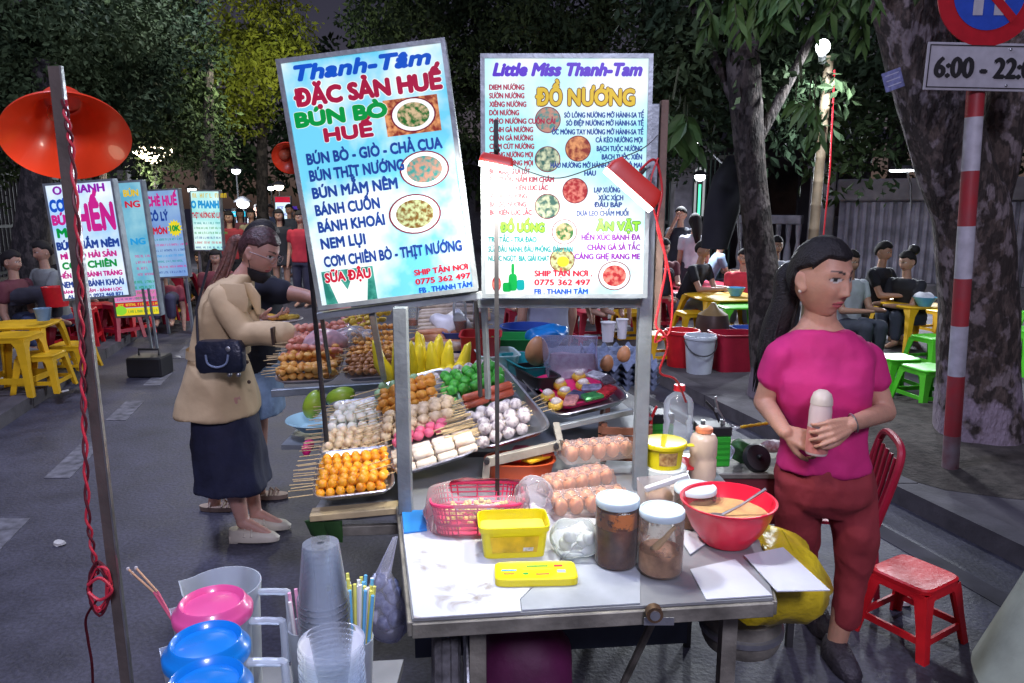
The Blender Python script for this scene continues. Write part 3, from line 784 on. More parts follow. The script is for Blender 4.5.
# --- upright sign
q1, q2, q3, q4 = W(482,52,2.13), W(652,56,2.13), W(648,298,2.1), W(480,298,2.1)
cR = (q1+q2+q3+q4)/4; wR = .472; hR = ((q1-q4).length+(q2-q3).length)/2
S = Sign('menu_sign', 'upright light box menu sign headed by gold lettering with small food pictures', 'menu sign', cR, wR, hR, (-.04,0,0), cyan_r)
S.text('Little Miss Thanh-Tam', .075, .935, .062, .046, 'violet', shear=.25, steps=9, bold=.07)
S.text('ĐỒ NƯỚNG', .325, .895, .172, .060, 'gold', steps=9, bold=.05, d=.0034, outline=('brown', .10))
lcol = [('DIEM NƯỚNG',138),('SƯỜN NƯỚNG',138),('XIÊNG NƯỚNG',143),('DÒI NƯỚNG',125),('PHÈO NƯỚNG CUỐN CẢI',215),('CÁNH GÀ NƯỚNG',160),('CHÂN GÀ NƯỚNG',160),('CHIM CÚT NƯỚNG',163),('TRỨNG NƯỚNG MỌI',160),('LƯỠI NƯỚNG MỌI',160),('BÒ NƯỚNG LÁ LỐT',153),('BÒ CUỐN NẤM KIM CHÂM',213),('THỊT HEO XIÊN LÚC LẮC',198),('VÚ HEO NƯỚNG',145),('BA CHỈ NƯỚNG',143),('BÒ XIÊN LÚC LẮC',158)]
for i, (st, x1) in enumerate(lcol):
    S.text(st, .052, (x1-30)/425, .132+i*.0338, .0200, 'maroon', steps=5, bold=.065)
for st, x0, x1, y in (('SÒ LÔNG NƯỚNG MỠ HÀNH-SA TẾ',238,435,186),('SÒ ĐIỆP NƯỚNG MỠ HÀNH-SA TẾ',243,435,206),('ỐC MÓNG TAY NƯỚNG MỠ HÀNH-SA TẾ',208,435,228),('CÁ KÈO NƯỚNG MỌI',317,433,248),('BẠCH TUỘC NƯỚNG',320,433,270),('BẠCH TUỘC XIÊN',333,433,291),('HÀU NƯỚNG MỠ HÀNH SA TẾ-PHÔ MAI',205,433,312),('HÀU',290,318,332),('LẠP XƯỞNG',315,380,375),('XÚC XÍCH',326,388,395),('ĐẬU BẮP',316,385,413),('DƯA LEO CHẤM MUỐI',272,402,435)):
    S.text(st, (x0-30)/425, (x1-30)/425, (y-35)/622, .0200, 'navy', steps=5, bold=.065)
S.text('ĐỒ UỐNG', .115, .375, .702, .034, 'lime', steps=9, bold=.06, d=.0030, outline=('darkgreen', .12))
S.text('ĂN VẶT', .69, .945, .697, .034, 'lime', steps=9, bold=.06, d=.0030, outline=('darkgreen', .12))
for st, x0, x1, y in (('TRÀ TẮC - TRÀ ĐÀO',48,170,503),('SỮA ĐẬU NÀNH, ĐẬU PHỘNG, ĐẬU VÁN',48,262,528),('NƯỚC NGỌT, BIA, GIẢI KHÁT',48,203,552)): S.text(st, (x0-30)/425, (x1-30)/425, (y-35)/622, .022, 'teal', steps=5, bold=.06)
for st, x0, x1, y in (('HẾN XÚC BÁNH ĐA',285,434,497),('CHÂN GÀ SẢ TẮC',300,434,523),('CÀNG GHẸ RANG ME',268,434,547)): S.text(st, (x0-30)/425, (x1-30)/425, (y-35)/622, .023, 'purple', steps=5, bold=.06)
S.text('SHIP TẬN NƠI .', .32, .665, .895, .024, 'red', steps=5, bold=.06)
S.text('0775 362 497', .32, .655, .933, .024, 'red', steps=5, bold=.06)
S.text('FB . THANH TÂM', .32, .64, .972, .021, 'blue', steps=5, bold=.06)
for i, (x, y) in enumerate([(197,198),(273,270),(197,297),(267,377),(197,417),(241,483),(236,557)]):
    photo(S, (x-30)/425, (y-35)/622, .076, .053, [food_p[1],food_p[3],food_p[5],food_p[4],food_p[5],food_p[0],food_p[2]][i], 'wine', plate=(i in (5,)))
m = MB(); disc(m, S.x(.49), S.z(.845), .035*S.w, .022*S.h, .0024); m.build('printed_picture', ink('yellow'), S.t, smooth=None)
photo(S, .80, .905, .098, .062, food_p[4], 'wine')
for (x, y, w_, h_) in ((110,615,22,45),(110,580,8,28),(130,622,20,28),(95,628,22,25)):
    m = MB(); disc(m, S.x((x-30)/425), S.z((y-35)/622), w_/850*S.w, h_/1244*S.h, .0012+.0002*w_, pw=.5); m.build('printed_picture', ink('green' if w_ != 20 else 'teal'), S.t, smooth=None)
m = MB(); disc(m, S.x(.09), S.z(.94), .028*S.w, .033*S.h, .0012); m.build('printed_picture', food_p[4], S.t, smooth=None)
S.done()
# --- background signs on stands
def stand(s, legs, foot_z=0.02):
    for (u, dx) in legs:
        MB().box((s.x(u)-.015, .02, -s.h/2-(s.t.location.z-foot_z)), (s.x(u)+.015, .05, -s.h/2)).build('leg', greysteel, s.t)
def signpx(name, label, cat, TL, BR, Y, face, **k):
    a = W(*TL, Y); b = W(*BR, Y); return Sign(name, label, cat, ((a.x+b.x)/2, Y, (a.z+b.z)/2), b.x-a.x, a.z-b.z, (0,0,k.pop('rz',0)), face, **k)
S = signpx('street_menu_sign', 'light box sign with huge pink word on white behind the leaning lamp pole', 'menu sign', (45,181), (129,299), 6.6, Lit('lit_bluewhite', (.35,.62,.98), ES, (.90,.95,1.), 1.6), fr=.02, depth=.08, rz=-.05)
S.t.rotation_euler = (0, -.07, -.05)
S.text('O THANH', .13, .86, .065, .065, 'purple', steps=5, bold=.06)
S.text('CƠM', .05, .36, .19, .09, 'blue', steps=9, bold=.07); S.text('BÚN', .05, .35, .31, .075, 'magenta', steps=9, bold=.07); S.text('MÌ', .09, .27, .42, .07, 'green', steps=9, bold=.07)
m = MB(); m.add([(S.x(.27),-.0012,S.z(.16)),(S.x(.43),-.0012,S.z(.34)),(S.x(.29),-.0012,S.z(.48))], [(0,1,2)]); m.build('printed_patch', ink('green'), S.t, smooth=None)
S.text('HẾN', .42, .93, .305, .20, 'magenta', steps=9, bold=.07)
S.text('BÚN', .05, .30, .53, .06, 'navy', steps=9, bold=.07); S.text('MẮM NÊM', .37, .94, .53, .06, 'navy', steps=9, bold=.07)
S.text('MÌ XÀO HẢI SẢN', .08, .88, .62, .045, 'magenta', steps=5, bold=.08)
S.text('CƠM CHIÊN', .08, .86, .70, .055, 'green', steps=9, bold=.06)
S.text('HẾN XÚC BÁNH TRÁNG', .02, .92, .785, .04, 'magenta', steps=5, bold=.08)
S.text('NEM LỤI - BÁNH KHOÁI', .02, .92, .862, .05, 'navy', steps=5, bold=.07)
S.text('BÁNH BÈO NẬM - BÁNH LỌC', .02, .88, .925, .025, 'magenta', steps=5, bold=.08)
S.text('ALO SHIP: 0932 468 871', .08, .88, .966, .027, 'navy', steps=5, bold=.08)
S.done(); stand(S, [(.12,0),(.2,0)])
S = signpx('street_menu_sign', 'taller pale blue light box sign with yellow strip at its foot, just behind another', 'menu sign', (98,181), (158,317), 7.3, Lit('lit_blue', (.12,.45,.66), .6, (.34,.68,.80), 3), fr=.02, depth=.08)
S.t.rotation_euler = (0, -.06, 0)
for st, v, c in (('BÚN', .09, 'gold'), ('NG', .17, 'red'), ('NG', .44, 'sky')): S.text(st, .58, .88, v, .045, c, steps=5, bold=.06)
for k in range(4): S.bars(.62, .88, .55+k*.045, .018, 'magenta', k)
for k in range(4): S.bars(.5, .88, .74+k*.04, .02, 'green', 9+k)
rect(S, .03, .97, .80, .88, None, mat=Lit('lit_pinkband', (.75,.15,.45), .6, (.85,.3,.6), 3)); rect(S, .03, .97, .885, .925, 'red'); rect(S, .03, .97, .93, .985, 'yellow')
S.bars(.1, .9, .905, .02, 'yellow', 3, d=.002); S.bars(.3, .9, .957, .02, 'green', 4, d=.002); S.bars(.1, .9, .86, .015, 'navy', 5)
m = MB(); disc(m, S.x(.14), S.z(.945), .13*S.w, .035*S.h, .0022); m.build('printed_patch', ink('lime'), S.t, smooth=None)
S.done()
for u in (.70, .82): MB().box((S.x(u)-.010, -.03, -S.h/2-.34), (S.x(u)+.010, -.012, -S.h/2+.28)).build('leg', greysteel, S.t)
S_t2 = S
q = gp(140,352,7.3)
t = thing('weight_block', 'black block weighing down the foot of the pale blue sign stand', 'weight block', (S.t.location.x+.16, 7.2, 0))
MB().box((-.17,-.14,0), (.17,.14,.2), bev=.015).build('block', blackp, t); MB().tube([(-.1,0,.2),(-.1,0,.26),(.1,0,.26),(.1,0,.2)], .012, 8).build('handle', darksteel, t)
S = signpx('street_menu_sign', 'light blue sign with pink heading and a yellow starburst', 'menu sign', (145,189), (188,278), 9.6, Lit('lit_lilac', (.20,.36,.75), .6, (.34,.55,.82), 2), fr=.02, depth=.08)
S.t.rotation_euler = (0, -.05, 0)
S.text('CHÈ HUẾ', -.0+.05, .9, .13, .10, 'magenta', steps=9, bold=.06); S.text('CÔ LÝ', .05, .6, .30, .09, 'navy', steps=9, bold=.06); S.text('MÓN', .14, .52, .46, .07, 'red', steps=9, bold=.06)
m = MB(); P = []
for k in range(28):
    a = 2*math.pi*k/28; r_ = 1 if k % 2 else .72; P.append((S.x(.75)+.21*S.w*r_*math.cos(a), -.0016, S.z(.44)+.10*S.h*r_*math.sin(a)))
m.add(P, [tuple(range(28))]); m.build('printed_patch', ink('yellow'), S.t, smooth=None)
S.text('10K', .62, .88, .44, .06, 'green', steps=9, bold=.06, d=.003)
for k in range(7): S.bars(.1, .9, .56+k*.062, .024, ('teal','magenta','navy','sky')[k % 4], 20+k)
S.done(); stand(S, [(.15,0),(.85,0)])
S = signpx('street_menu_sign', 'farthest full sign with green and red lines under a blue heading', 'menu sign', (189,190), (224,251), 11, Lit('lit_ice', (.30,.80,.80), .7, (.75,1,.95), 2), fr=.02, depth=.08)
S.bars(.1, .85, .09, .07, 'gold', 2); S.text('O PHANH', .04, .93, .235, .11, 'sky', steps=9, bold=.07); S.text('THỊT NƯỚNG BÒ LỤI', .04, .96, .41, .08, 'red', steps=9, bold=.05)
for k in range(6): S.bars(.08, .92, .54+k*.08, .035, ('teal','green','green','navy','red','navy')[k], 40+k)
S.done(); stand(S, [(.15,0),(.85,0)])
S = signpx('street_menu_sign', 'tiny distant sign with a red top band above the crowd', 'menu sign', (274,196), (292,222), 17, Lit('lit_far', (.6,.8,.95), 1.), fr=.02, depth=.08)
rect(S, .04, .96, .03, .25, 'red'); S.bars(.15, .85, .45, .12, 'violet', 3); S.bars(.15, .85, .7, .12, 'violet', 5)
S.done(); stand(S, [(.1,0),(.9,0)])
S = signpx('street_menu_sign', 'small glowing cyan strip sign beside the brightest far lamp', 'menu sign', (231,211), (246,217), 16, Lit('lit_cyan', (.02,.6,.9), 1.), fr=.01, depth=.05)
S.bars(.1, .9, .5, .3, 'wht', 3); S.done(); stand(S, [(.2,0),(.8,0)])
# --- traffic signs on the striped pole
def retro(n, c): return M(n, c, .35, 0, .1, 20)
Ypole = 4.2
pb = W(950,470,Ypole); pb.z = .1; pt = W(986,-60,Ypole)
t = thing('traffic_sign_pole', 'red and white striped sign pole at the foot of the big tree', 'sign pole', pb)
L = (pt-pb).length; D = (pt-pb).normalized()
marks = [470, 413, 368, 322, 276, 226, 171, 118, 93, -60]
# heights on the pole where paint changes, bottom to top
ysr = [472, 434, 372, 316, 262, 226, 165, 116, 92, -60]
cols = [(None,'worn'), ]
def at(y):
    best = None
    for k in range(400):
        p = pb+D*(L*k/399.); 
        dy = p.y; a_ = (p.z-CH)/p.y
        b = (a_*_c+_s)/(_c-a_*_s); yy = 341.5-b*F
        if best is None or abs(yy-y) < best[0]: best = (abs(yy-y), k/399.)
    return best[1]
bands = [(0, at(413), 'worn'), (at(413), at(377), 'white'), (at(377), at(324), 'red'), (at(324), at(274), 'white'), (at(274), at(226), 'red'), (at(226), at(171), 'white'), (at(171), at(118), 'red')]
bands = [(0, at(435), 'worn'), (at(435), at(376), 'red'), (at(376), at(326), 'white'), (at(326), at(278), 'red'), (at(278), at(226), 'white'), (at(226), at(171), 'red'), (at(171), at(117), 'white'), (at(117), at(60), 'red'), (at(60), 1, 'white')]
pc = {'worn': M('pole_worn', (.30,.25,.27), .7, 0, .5, 9, .2, 50, col2=(.2,.05,.06)), 'red': M('pole_red', (.42,.03,.04), .5, 0, .25, 14, col2=(.33,.05,.06)), 'white': M('pole_white', (.50,.50,.56), .5, 0, .2, 14)}
for a_, b_, k in bands: MB().tube([pb+D*L*a_, pb+D*L*b_], .045, 20, cap=True).build('pole_band', pc[k], t, world=True)
pa = W(928,43,Ypole-.07); pz = W(928,91,Ypole-.07)
t = thing('time_plate', 'white plate with black opening hours fixed to the striped pole', 'sign plate', ((pa.x+pa.x+.68)/2, Ypole-.065, (pa.z+pz.z)/2), (0,.02,0))
hw, hh = .34, (pa.z-pz.z)/2
MB().box((-hw,-.004,-hh), (hw,.004,hh), bev=.002).build('plate', retro('plate_white', (.40,.40,.44)), t)
m = MB(); e = .012
m.box((-hw+e,-.0055,-hh+e), (hw-e,-.0045,-hh+e+.006)).box((-hw+e,-.0055,hh-e-.006), (hw-e,-.0045,hh-e)).box((-hw+e,-.0055,-hh+e+.006), (-hw+e+.006,-.0045,hh-e-.006)).box((hw-e-.006,-.0055,-hh+e+.006), (hw-e,-.0045,hh-e-.006))
m.build('border', M('sign_black', (.01,.01,.012), .5), t)
m = MB(); put_text(m, '6:00 - 22:00', -hw+.05, hw-.05, -.005, .098, .007, 0, .06, 5); m.build('lettering', M('sign_black', (.01,.01,.012)), t, smooth=None)
for z in (hh-.03, -hh+.03): MB().ball((.1+.0,-.006,z), (.008,.004,.008)).build('bolt', steel, t)
for dz in (-.03, .03): MB().tube([(-.02,.004,dz),(-.02,.03,dz)], .012, 8).build('bracket', steel, t)
cc = W(990,-8,Ypole-.07)
t = thing('round_traffic_sign', 'round blue traffic sign with red ring and two white bars above the time plate', 'traffic sign', cc)
R_ = .27
vs = MB(); disc(vs, 0, 0, R_, R_, .0, 48); o = MB().tube([(0,0,0),(0,.008,0)], R_, 48).build('disc', retro('sign_red', (.42,.01,.02)), t)
m = MB(); disc(m, 0, 0, R_*.70, R_*.70, .003, 48); m.build('blue_field', retro('sign_blue', (.02,.07,.42)), t, smooth=None)
for sx in (-1, 1):
    m = MB().add([(sx*.055-.026,-.005,-.115),(sx*.055+.026,-.005,-.115),(sx*.055+.026,-.005,.115),(sx*.055-.026,-.005,.115)], [(0,1,2,3)]); m.build('white_bar', retro('plate_white', (.40,.40,.44)), t, smooth=None)
m = MB()
for k in (1,):
    a0 = math.radians(135); d_ = V((math.cos(a0),0,math.sin(a0))); n_ = V((-d_.z,0,d_.x))*.022
    m.add([tuple(-d_*R_*.72-n_+V((0,-.0065,0))), tuple(d_*R_*.72-n_+V((0,-.0065,0))), tuple(d_*R_*.72+n_+V((0,-.0065,0))), tuple(-d_*R_*.72+n_+V((0,-.0065,0)))], [(0,1,2,3)])
m.build('slash', retro('sign_red', (.42,.01,.02)), t, smooth=None)
# small plaque nailed to the big tree
q = W(893,80,Yt-.26)
t = thing('tree_plaque', 'small bluish notice nailed to the leaning limb of the big tree', 'notice', q, (0,-.35,0))
MB().box((-.055,-.004,-.055), (.055,.004,.055)).build('plate', M('plaque_blue', (.16,.18,.36), .6, 0, .4, 40), t)
m = MB()
for k in range(3): m.box((-.04,-.0052,.03-k*.03), (.04,-.0045,.036-k*.03))
m.build('lines', M('plaque_ink', (.4,.42,.55)), t, smooth=None)
# ================================================================== the food cart
ZT = .80
cart = thing('food_cart', 'grey metal street food cart with a pale worktop and stepped tray racks', 'food cart', (.12, 2.2, 0))
top_m = M('worktop_steel', (.30,.32,.34), .38, .35, .25, 5, .1, 40)
A = [W(412,619,z=ZT), W(773,598,z=ZT)]
poly = [(A[0].x, A[0].y), (A[1].x, A[1].y), (.69, 2.0), (.66, 2.5), (-.40, 2.44), (-.33, 2.05)]
def bw(mb, name, mat, par=cart, **k): return mb.build(name, mat, par, world=True, **k)
bw(MB().prism(poly, ZT-.006, ZT), 'worktop', top_m)
# rim of angle steel under the top edge
def bar(a, b, w_, h_, up=(0,0,1)):
    a, b = V(a), V(b); x = (b-a).normalized(); z = V(up); y = z.cross(x).normalized(); z = x.cross(y)
    R = Matrix((x, y, z)).transposed(); L = (b-a).length
    return MB().box((-L/2,-w_/2,-h_/2), (L/2,w_/2,h_/2), bev=.002).tf(Matrix.Translation((a+b)/2) @ R.to_4x4())
rimm = M('rim_steel_worn', (.26,.25,.21), .55, .5, .45, 12, .3, 50)
ed = lambda p, q, z: (V((p[0], p[1], z)), V((q[0], q[1], z)))
for i, j in ((0,1),(1,2),(0,5)):
    bw(bar(*ed(poly[i], poly[j], ZT-.024), .02, .034), 'edge_rail', rimm)
# body behind the open front
body_m = M('cart_body_blue_grey', (.05,.065,.10), .6, .3, .35, 4, .1, 30)
bw(MB().prism([(-.30,2.08),(.56,2.16),(.50,3.3),(-.36,3.25)], .28, ZT-.05), 'body', body_m)
bw(MB().prism([(-.42,2.5),(.60,2.55),(.45,3.4),(-.62,3.35)], ZT-.03, ZT), 'rear_deck', top_m)
# legs, brace
for (x, y) in ((W(478,640,z=.7).x, 1.52), (.53, 1.66), (-.30, 3.2), (.48, 3.25)):
    bw(MB().box((x-.018, y-.018, .0), (x+.018, y+.018, ZT-.052)), 'leg', rimm)
bw(MB().tube([(.30,2.1,.05),(.44,1.8,.74)], .012, 8), 'brace', rimm)
bw(bar((-.1,1.53,.30), (.53,1.67,.30), .02, .03), 'lower_rail', darksteel)
# wheel
wc = V((-.165, 1.70, .37))
wh = MB(); tyr = MB()
for k in range(36):
    pass
prof = [(.285,-.025),(.33,-.034),(.352,-.026),(.36,-.012),(.354,-.008),(.354,.008),(.36,.012),(.352,.026),(.33,.034),(.285,.025)]
R90 = Matrix.Rotation(math.pi/2, 4, 'Y')
w_ = MB().lathe(prof, 40, close=True).tf(Matrix.Translation(wc) @ Matrix.Rotation(.09,4,'Z') @ R90)
whl = bw(w_, 'wheel', M('tyre_rubber', (.10,.10,.11), .85, 0, .5, 30, .5, 60))
m = MB().lathe([(.262,-.02),(.284,-.02),(.284,.02),(.262,.02)], 40, close=True); m.lathe([(.20,.045),(.352,.045),(.352,.050),(.20,.050)], 40, close=True)
m.lathe([(0,-.03),(.03,-.03),(.03,.03),(0,.03)], 14)
for k in range(18):
    a = 2*math.pi*k/18; m.tube([(.025*math.cos(a+.4),.025*math.sin(a+.4),.012*(-1)**k),(.265*math.cos(a),.265*math.sin(a),0)], .0022, 5)
m.tf(Matrix.Translation(wc) @ Matrix.Rotation(.09,4,'Z') @ R90).build('rim', steel, whl, world=False).location = -cart.location
# posts
def vpost(px0, py0, Y0, py1, w_=.034, mat=greysteel, name='post', par=None, Y1=None):
    a = W(px0, py0, Y0); b = W(px0, py1, Y1 or Y0)
    b = V((a.x, Y1 or Y0, b.z))
    return MB().box((a.x-w_/2, Y0-w_/2, min(a.z, b.z)), (a.x+w_/2, Y0+w_/2, max(a.z, b.z)), bev=.002).build(name, mat, par or cart, world=True)
zA0 = ZT
a = W(406,512,1.99)
bw(MB().box((a.x-.019,1.97,ZT), (a.x+.019,2.008,1.39), bev=.002), 'post', greysteel)
a = W(639,488,2.17)
bw(MB().box((a.x-.02,2.15,ZT), (a.x+.02,2.19,1.94), bev=.002), 'post', greysteel)
bw(MB().box((a.x+.024,2.15,1.30), (a.x+.045,2.18,1.95), bev=.002), 'post', M('raw_wood', (.22,.15,.12), .8, 0, .3, 14, .3, 60))
bw(bar(W(478,303,2.16), W(640,303,2.16), .03, .026), 'sign_rail', greysteel)
bw(bar(W(318,316,2.06), W(482,295,2.06), .03, .02), 'sign_rail', greysteel)
bw(bar(W(372,313,2.07), W(384,378,2.6), .018, .018), 'strut', greysteel)
bw(bar(W(322,318,2.07), W(330,372,2.6), .012, .012), 'strut', darksteel)
for px, ww, y1 in ((476,.012,378),(484,.016,380)): 
    q0 = W(px, 300, 2.18); q1 = W(px, y1, 2.45); bw(bar(q0, V((q0.x+.01, 2.2, q1.z)), ww, ww), 'sign_post', greysteel if ww > .013 else darksteel)
# flap board at the left with wooden strip
plm = M('plywood_strip', (.42,.34,.20), .7, 0, .25, 10, .2, 50)
fa, fb = W(308,514,2.02), W(398,506,2.05)
bw(bar(fa+V((0,.03,-.016)), fb+V((0,.03,-.016)), .06, .02), 'wooden_strip', plm)
bw(MB().box((fa.x,2.06,.745), (-.34,2.95,.765)), 'side_flap', top_m)
bw(bar((fa.x+.01,2.08,.70), (-.33,2.10,.70), .02, .03), 'edge_rail', rimm)
bw(bar((fa.x+.06,2.7,.74), (-.31,2.75,.35), .015, .02), 'brace', darksteel)
# tray rack brackets
rk = M('rack_angle_pale', (.36,.34,.28), .6, .3, .3, 12, .2, 50)
bw(bar(W(487,462,2.19), W(560,445,2.26), .02, .03), 'rack_rail', rk)
bw(bar(W(487,462,2.18), W(484,496,2.16), .018, .022, (1,0,0)), 'rack_upright', rk)
bw(bar(W(560,442,2.27), W(556,424,2.36), .018, .022, (1,0,0)), 'rack_upright', rk)
bw(bar(W(556,428,2.36), W(632,411,2.43), .02, .02), 'rack_rail', greysteel)
bw(bar(W(272,393,2.93), W(408,384,2.97), .03, .03), 'rear_shelf_rail', greysteel)
for px in (334, 396):
    q = W(px, 391, 2.96); bw(MB().box((q.x-.012,2.96,ZT-.02 if px > 300 else .45), (q.x+.012,2.98,q.z), bev=.001), 'rear_shelf_leg', greysteel)
q0, q1 = W(322,394,3.0), W(402,392,3.02)
bw(MB().box((q0.x,3.0,ZT+.002), (q1.x,3.02,q0.z-.02)), 'rear_panel', M('panel_blue', (.10,.16,.30), .5, .2, .3, 5))
for k, (px, py, Y) in enumerate(((487,460,2.17),(556,445,2.25))):
    q = W(px, py, Y); bw(MB().tube([q+V((0,-.02,0)), q+V((0,.0,0))], .009, 12), 'hinge', darksteel)
# latch on the front edge
q = W(653,596,1.475); q.z = ZT-.02
lt = thing('cart_latch', 'round metal latch sitting on the front rim of the worktop', 'latch', q)
MB().tube([(0,-.028,.02),(0,-.008,.02)], .018, 20).build('barrel', M('rust_brass', (.16,.10,.06), .5, .7, .4, 20), lt)
MB().tube([(0,-.031,.02),(0,-.027,.02)], .011, 16).build('centre', steel, lt)
MB().box((-.02,-.013,-.012), (.045,-.011,.006)).build('plate', steel, lt)
# sheets on the worktop
sh = M('white_sheet', (.56,.60,.66), .5, 0, .12, 5, .15, 20)
def sheet(name, label, pxs, z, mat, th=.0025, cat='sheet'):
    P = [W(x, y, z=z) for x, y in pxs]; c = sum(P, V((0,0,0)))/len(P); c.z = z
    t = thing(name, label, cat, c)
    MB().prism([(p.x-c.x, p.y-c.y) for p in P], 0, th).build('sheet', mat, t)
    return t
def dirty_sheet():
    m, nt, p = nodes('dirty_white_sheet'); N = nt.nodes; L = nt.links
    tc = N.new('ShaderNodeTexCoord')
    n = N.new('ShaderNodeTexNoise'); n.inputs['Scale'].default_value = 9; n.inputs['Detail'].default_value = 9; n.inputs['Distortion'].default_value = 1.5
    L.new(tc.outputs['Object'], n.inputs['Vector'])
    r = N.new('ShaderNodeValToRGB'); e = r.color_ramp.elements; e[0].position = .30; e[0].color = (.30,.27,.25,1); e[1].position = .42; e[1].color = (.56,.60,.66,1)
    L.new(n.outputs['Fac'], r.inputs['Fac']); L.new(r.outputs['Color'], p.inputs['Base Color']); p.inputs['Roughness'].default_value = .4
    return m
ds = dirty_sheet()
sheet('plastic_sheet', 'white food-stained sheet on the left corner of the worktop', [(403,530),(414,619),(521,612),(520,600),(600,520),(470,500)], ZT+.001, ds)
sheet('plastic_sheet', 'greyish worn sheet under the jars on the worktop', [(522,611),(640,604),(640,510),(602,521),(521,600)], ZT+.0012, M('grey_sheet', (.38,.42,.46), .4, .1, .25, 7, .1, 30))
sheet('paper_sheet', 'white paper in front of the red bowl', [(690,570),(706,600),(772,596),(735,560)], ZT+.0015, sh)
t = sheet('paper_sheet', 'white paper sticking out past the right end of the worktop', [(744,556),(777,592),(830,591),(783,548)], ZT+.006, sh)
sheet('paper_sheet', 'white paper glimpsed behind the red bowl by the jars', [(668,520),(690,555),(740,520),(700,500)], ZT+.0035, sh)
st_m = M('blue_card', (.02,.22,.62), .5)
sheet('blue_card', 'small bright blue card lying against the left post', [(402,512),(404,534),(427,531),(424,511)], ZT+.0045, st_m, .004, 'card')
# ---------------------------------------------------------------- trays and skewers
def tray(w_, d_, label, pF, R, name='steel_tray', mat=None, h=.022, group=None, cat='tray', pw=.28):
    t = thing(name, label, cat, pF, R, group)
    c = V((w_/2, d_/2, 0)); rings = []
    for z, ins in ((0,.022),(.001,.020),(h,.006),(h+.002,0),(h+.005,.002),(h+.003,.009),(.004,.024)):
        rings.append((c+V((0,0,z)), V((w_/2-ins,0,0)), V((0,d_/2-ins,0)), pw))
    MB().loft(rings, 40).build('tray', mat or alu, t)
    return t
stick_m = M('bamboo_stick', (.55,.42,.22), .7, 0, .2, 30)
def skewer(name, label, group, n, dia, mat, pos, R, out=.06, shape='ball', gapk=1., x0=0., seed=0, tipped=0):
    t = thing(name, label, 'skewer', pos, R, group); r = random.Random(seed)
    L = n*dia*gapk
    MB().tube([(-out,0,0),(L+.006,0,0)], .0017, 6).build('stick', stick_m, t)
    for i in range(n):
        j_ = .10*dia if shape != 'roll' else .03*dia
        c = (x0+(i+.5)*dia*gapk+r.uniform(-j_*.4,j_*.4), r.uniform(-j_,j_), r.uniform(-j_,j_)); m = MB()
        dia0 = dia; dia = dia*r.uniform(.90,1.06) if shape != 'roll' else dia
        if shape == 'ball': m.ball(c, dia*.5, 14, 9)
        elif shape == 'mush':
            m.ball(c, (dia*.5, dia*.5, dia*.44), 14, 9); m.jitter(.0015, 70, i)
        elif shape == 'clam':
            m.ball(c, (dia*.5, dia*.52, dia*.40), 20, 9)
            for j, p in enumerate(m.v):
                a = math.atan2(p.y-c[1], p.x-c[0]); m.v[j] = V((c[0]+(p.x-c[0])*(1+.09*math.cos(a*10)), c[1]+(p.y-c[1])*(1+.09*math.cos(a*10)), p.z))
        elif shape == 'roll':
            m.tube([(c[0]-dia*.47,0,0),(c[0]-dia*.40,0,0),(c[0]+dia*.40,0,0),(c[0]+dia*.47,0,0)], [.009,.0135,.0135,.009], 14); m.jitter(.0015, 60, i)
        elif shape == 'lump':
            m.ball(c, (dia*.55, dia*.5, dia*.42), 12, 8); m.jitter(.006, 45, seed+i*3.3)
        elif shape == 'leaf':
            m.ball(c, (dia*.5, dia*.5, dia*.46), 16, 10); m.jitter(.0045, 75, seed+i*1.3)
        elif shape == 'dice':
            m.ball(c, (dia*.52, dia*.5, dia*.45), 10, 6, Matrix.Rotation(i*1.1, 3, 'X')).jitter(.003, 50, i)
        m.build('ball' if shape in ('ball','mush') else ('sausage' if shape == 'x' else {'clam':'shell','roll':'roll','lump':'meat_piece','leaf':'leafy_ball','dice':'cube_piece'}[shape]), mat, t, smooth=60)
        dia = dia0
    return t
def lay(proto, spots, R, o):
    """copies of a skewer laid at local (x, y, z, turn) spots of a tray"""
    first = True
    for (x, y, z, a) in spots:
        p = o + R @ V((x, y, z)); RR = R @ Matrix.Rotation(a, 3, 'Z') @ Matrix.Rotation(rnd.uniform(0, 6), 3, 'X')
        if first: proto.location = p; proto.rotation_euler = RR.to_euler(); first = False
        else: dup(proto, loc=p, rot=RR)
def rows(n, y0, dy, x, z, jx=.006, ja=.05, layer2=0, dz=.022):
    jx *= 2.; ja *= 1.7
    s = [(x+rnd.uniform(-jx, jx), y0+i*dy, z+rnd.uniform(0,.002), rnd.uniform(-ja, ja)) for i in range(n)]
    s += [(x+.012+rnd.uniform(-jx, jx), y0+(i+.5)*dy, z+dz, rnd.uniform(-ja, ja)) for i in range(layer2)]
    return s
ball_o = M('fishball_orange', (.62,.17,.01), .38, 0, .15, 38, .35, 60, coat=.25, sss=.1, col2=(.92,.40,.02), lo=.28, hi=.5)
ball_c = M('fishball_cream', (.50,.30,.13), .4, 0, .15, 32, .35, 60, sss=.1, coat=.15, col2=(.80,.64,.40), lo=.28, hi=.5)
ball_w = M('dumpling_white', (.80,.80,.68), .5, 0, .12, 40, .3, 70, sss=.1)
clam_m = M('shell_tan', (.50,.36,.20), .5, 0, .3, 60, .2, 90, col2=(.76,.62,.42))
pink_m = M('ball_pink', (.75,.14,.25), .45, 0, .15, 60)
roll_m = M('roll_cream', (.60,.42,.28), .45, 0, .15, 22, .5, 40, col2=(.80,.72,.60), lo=.3, hi=.5, coat=.1)
mush_m = M('quail_egg_grey_white', (.26,.22,.25), .5, 0, .1, 70, col2=(.60,.56,.57), lo=.36, hi=.52)
green_m = M('leaf_wrapped_green', (.02,.25,.03), .5, 0, .3, 50, .4, 80, col2=(.10,.50,.06))
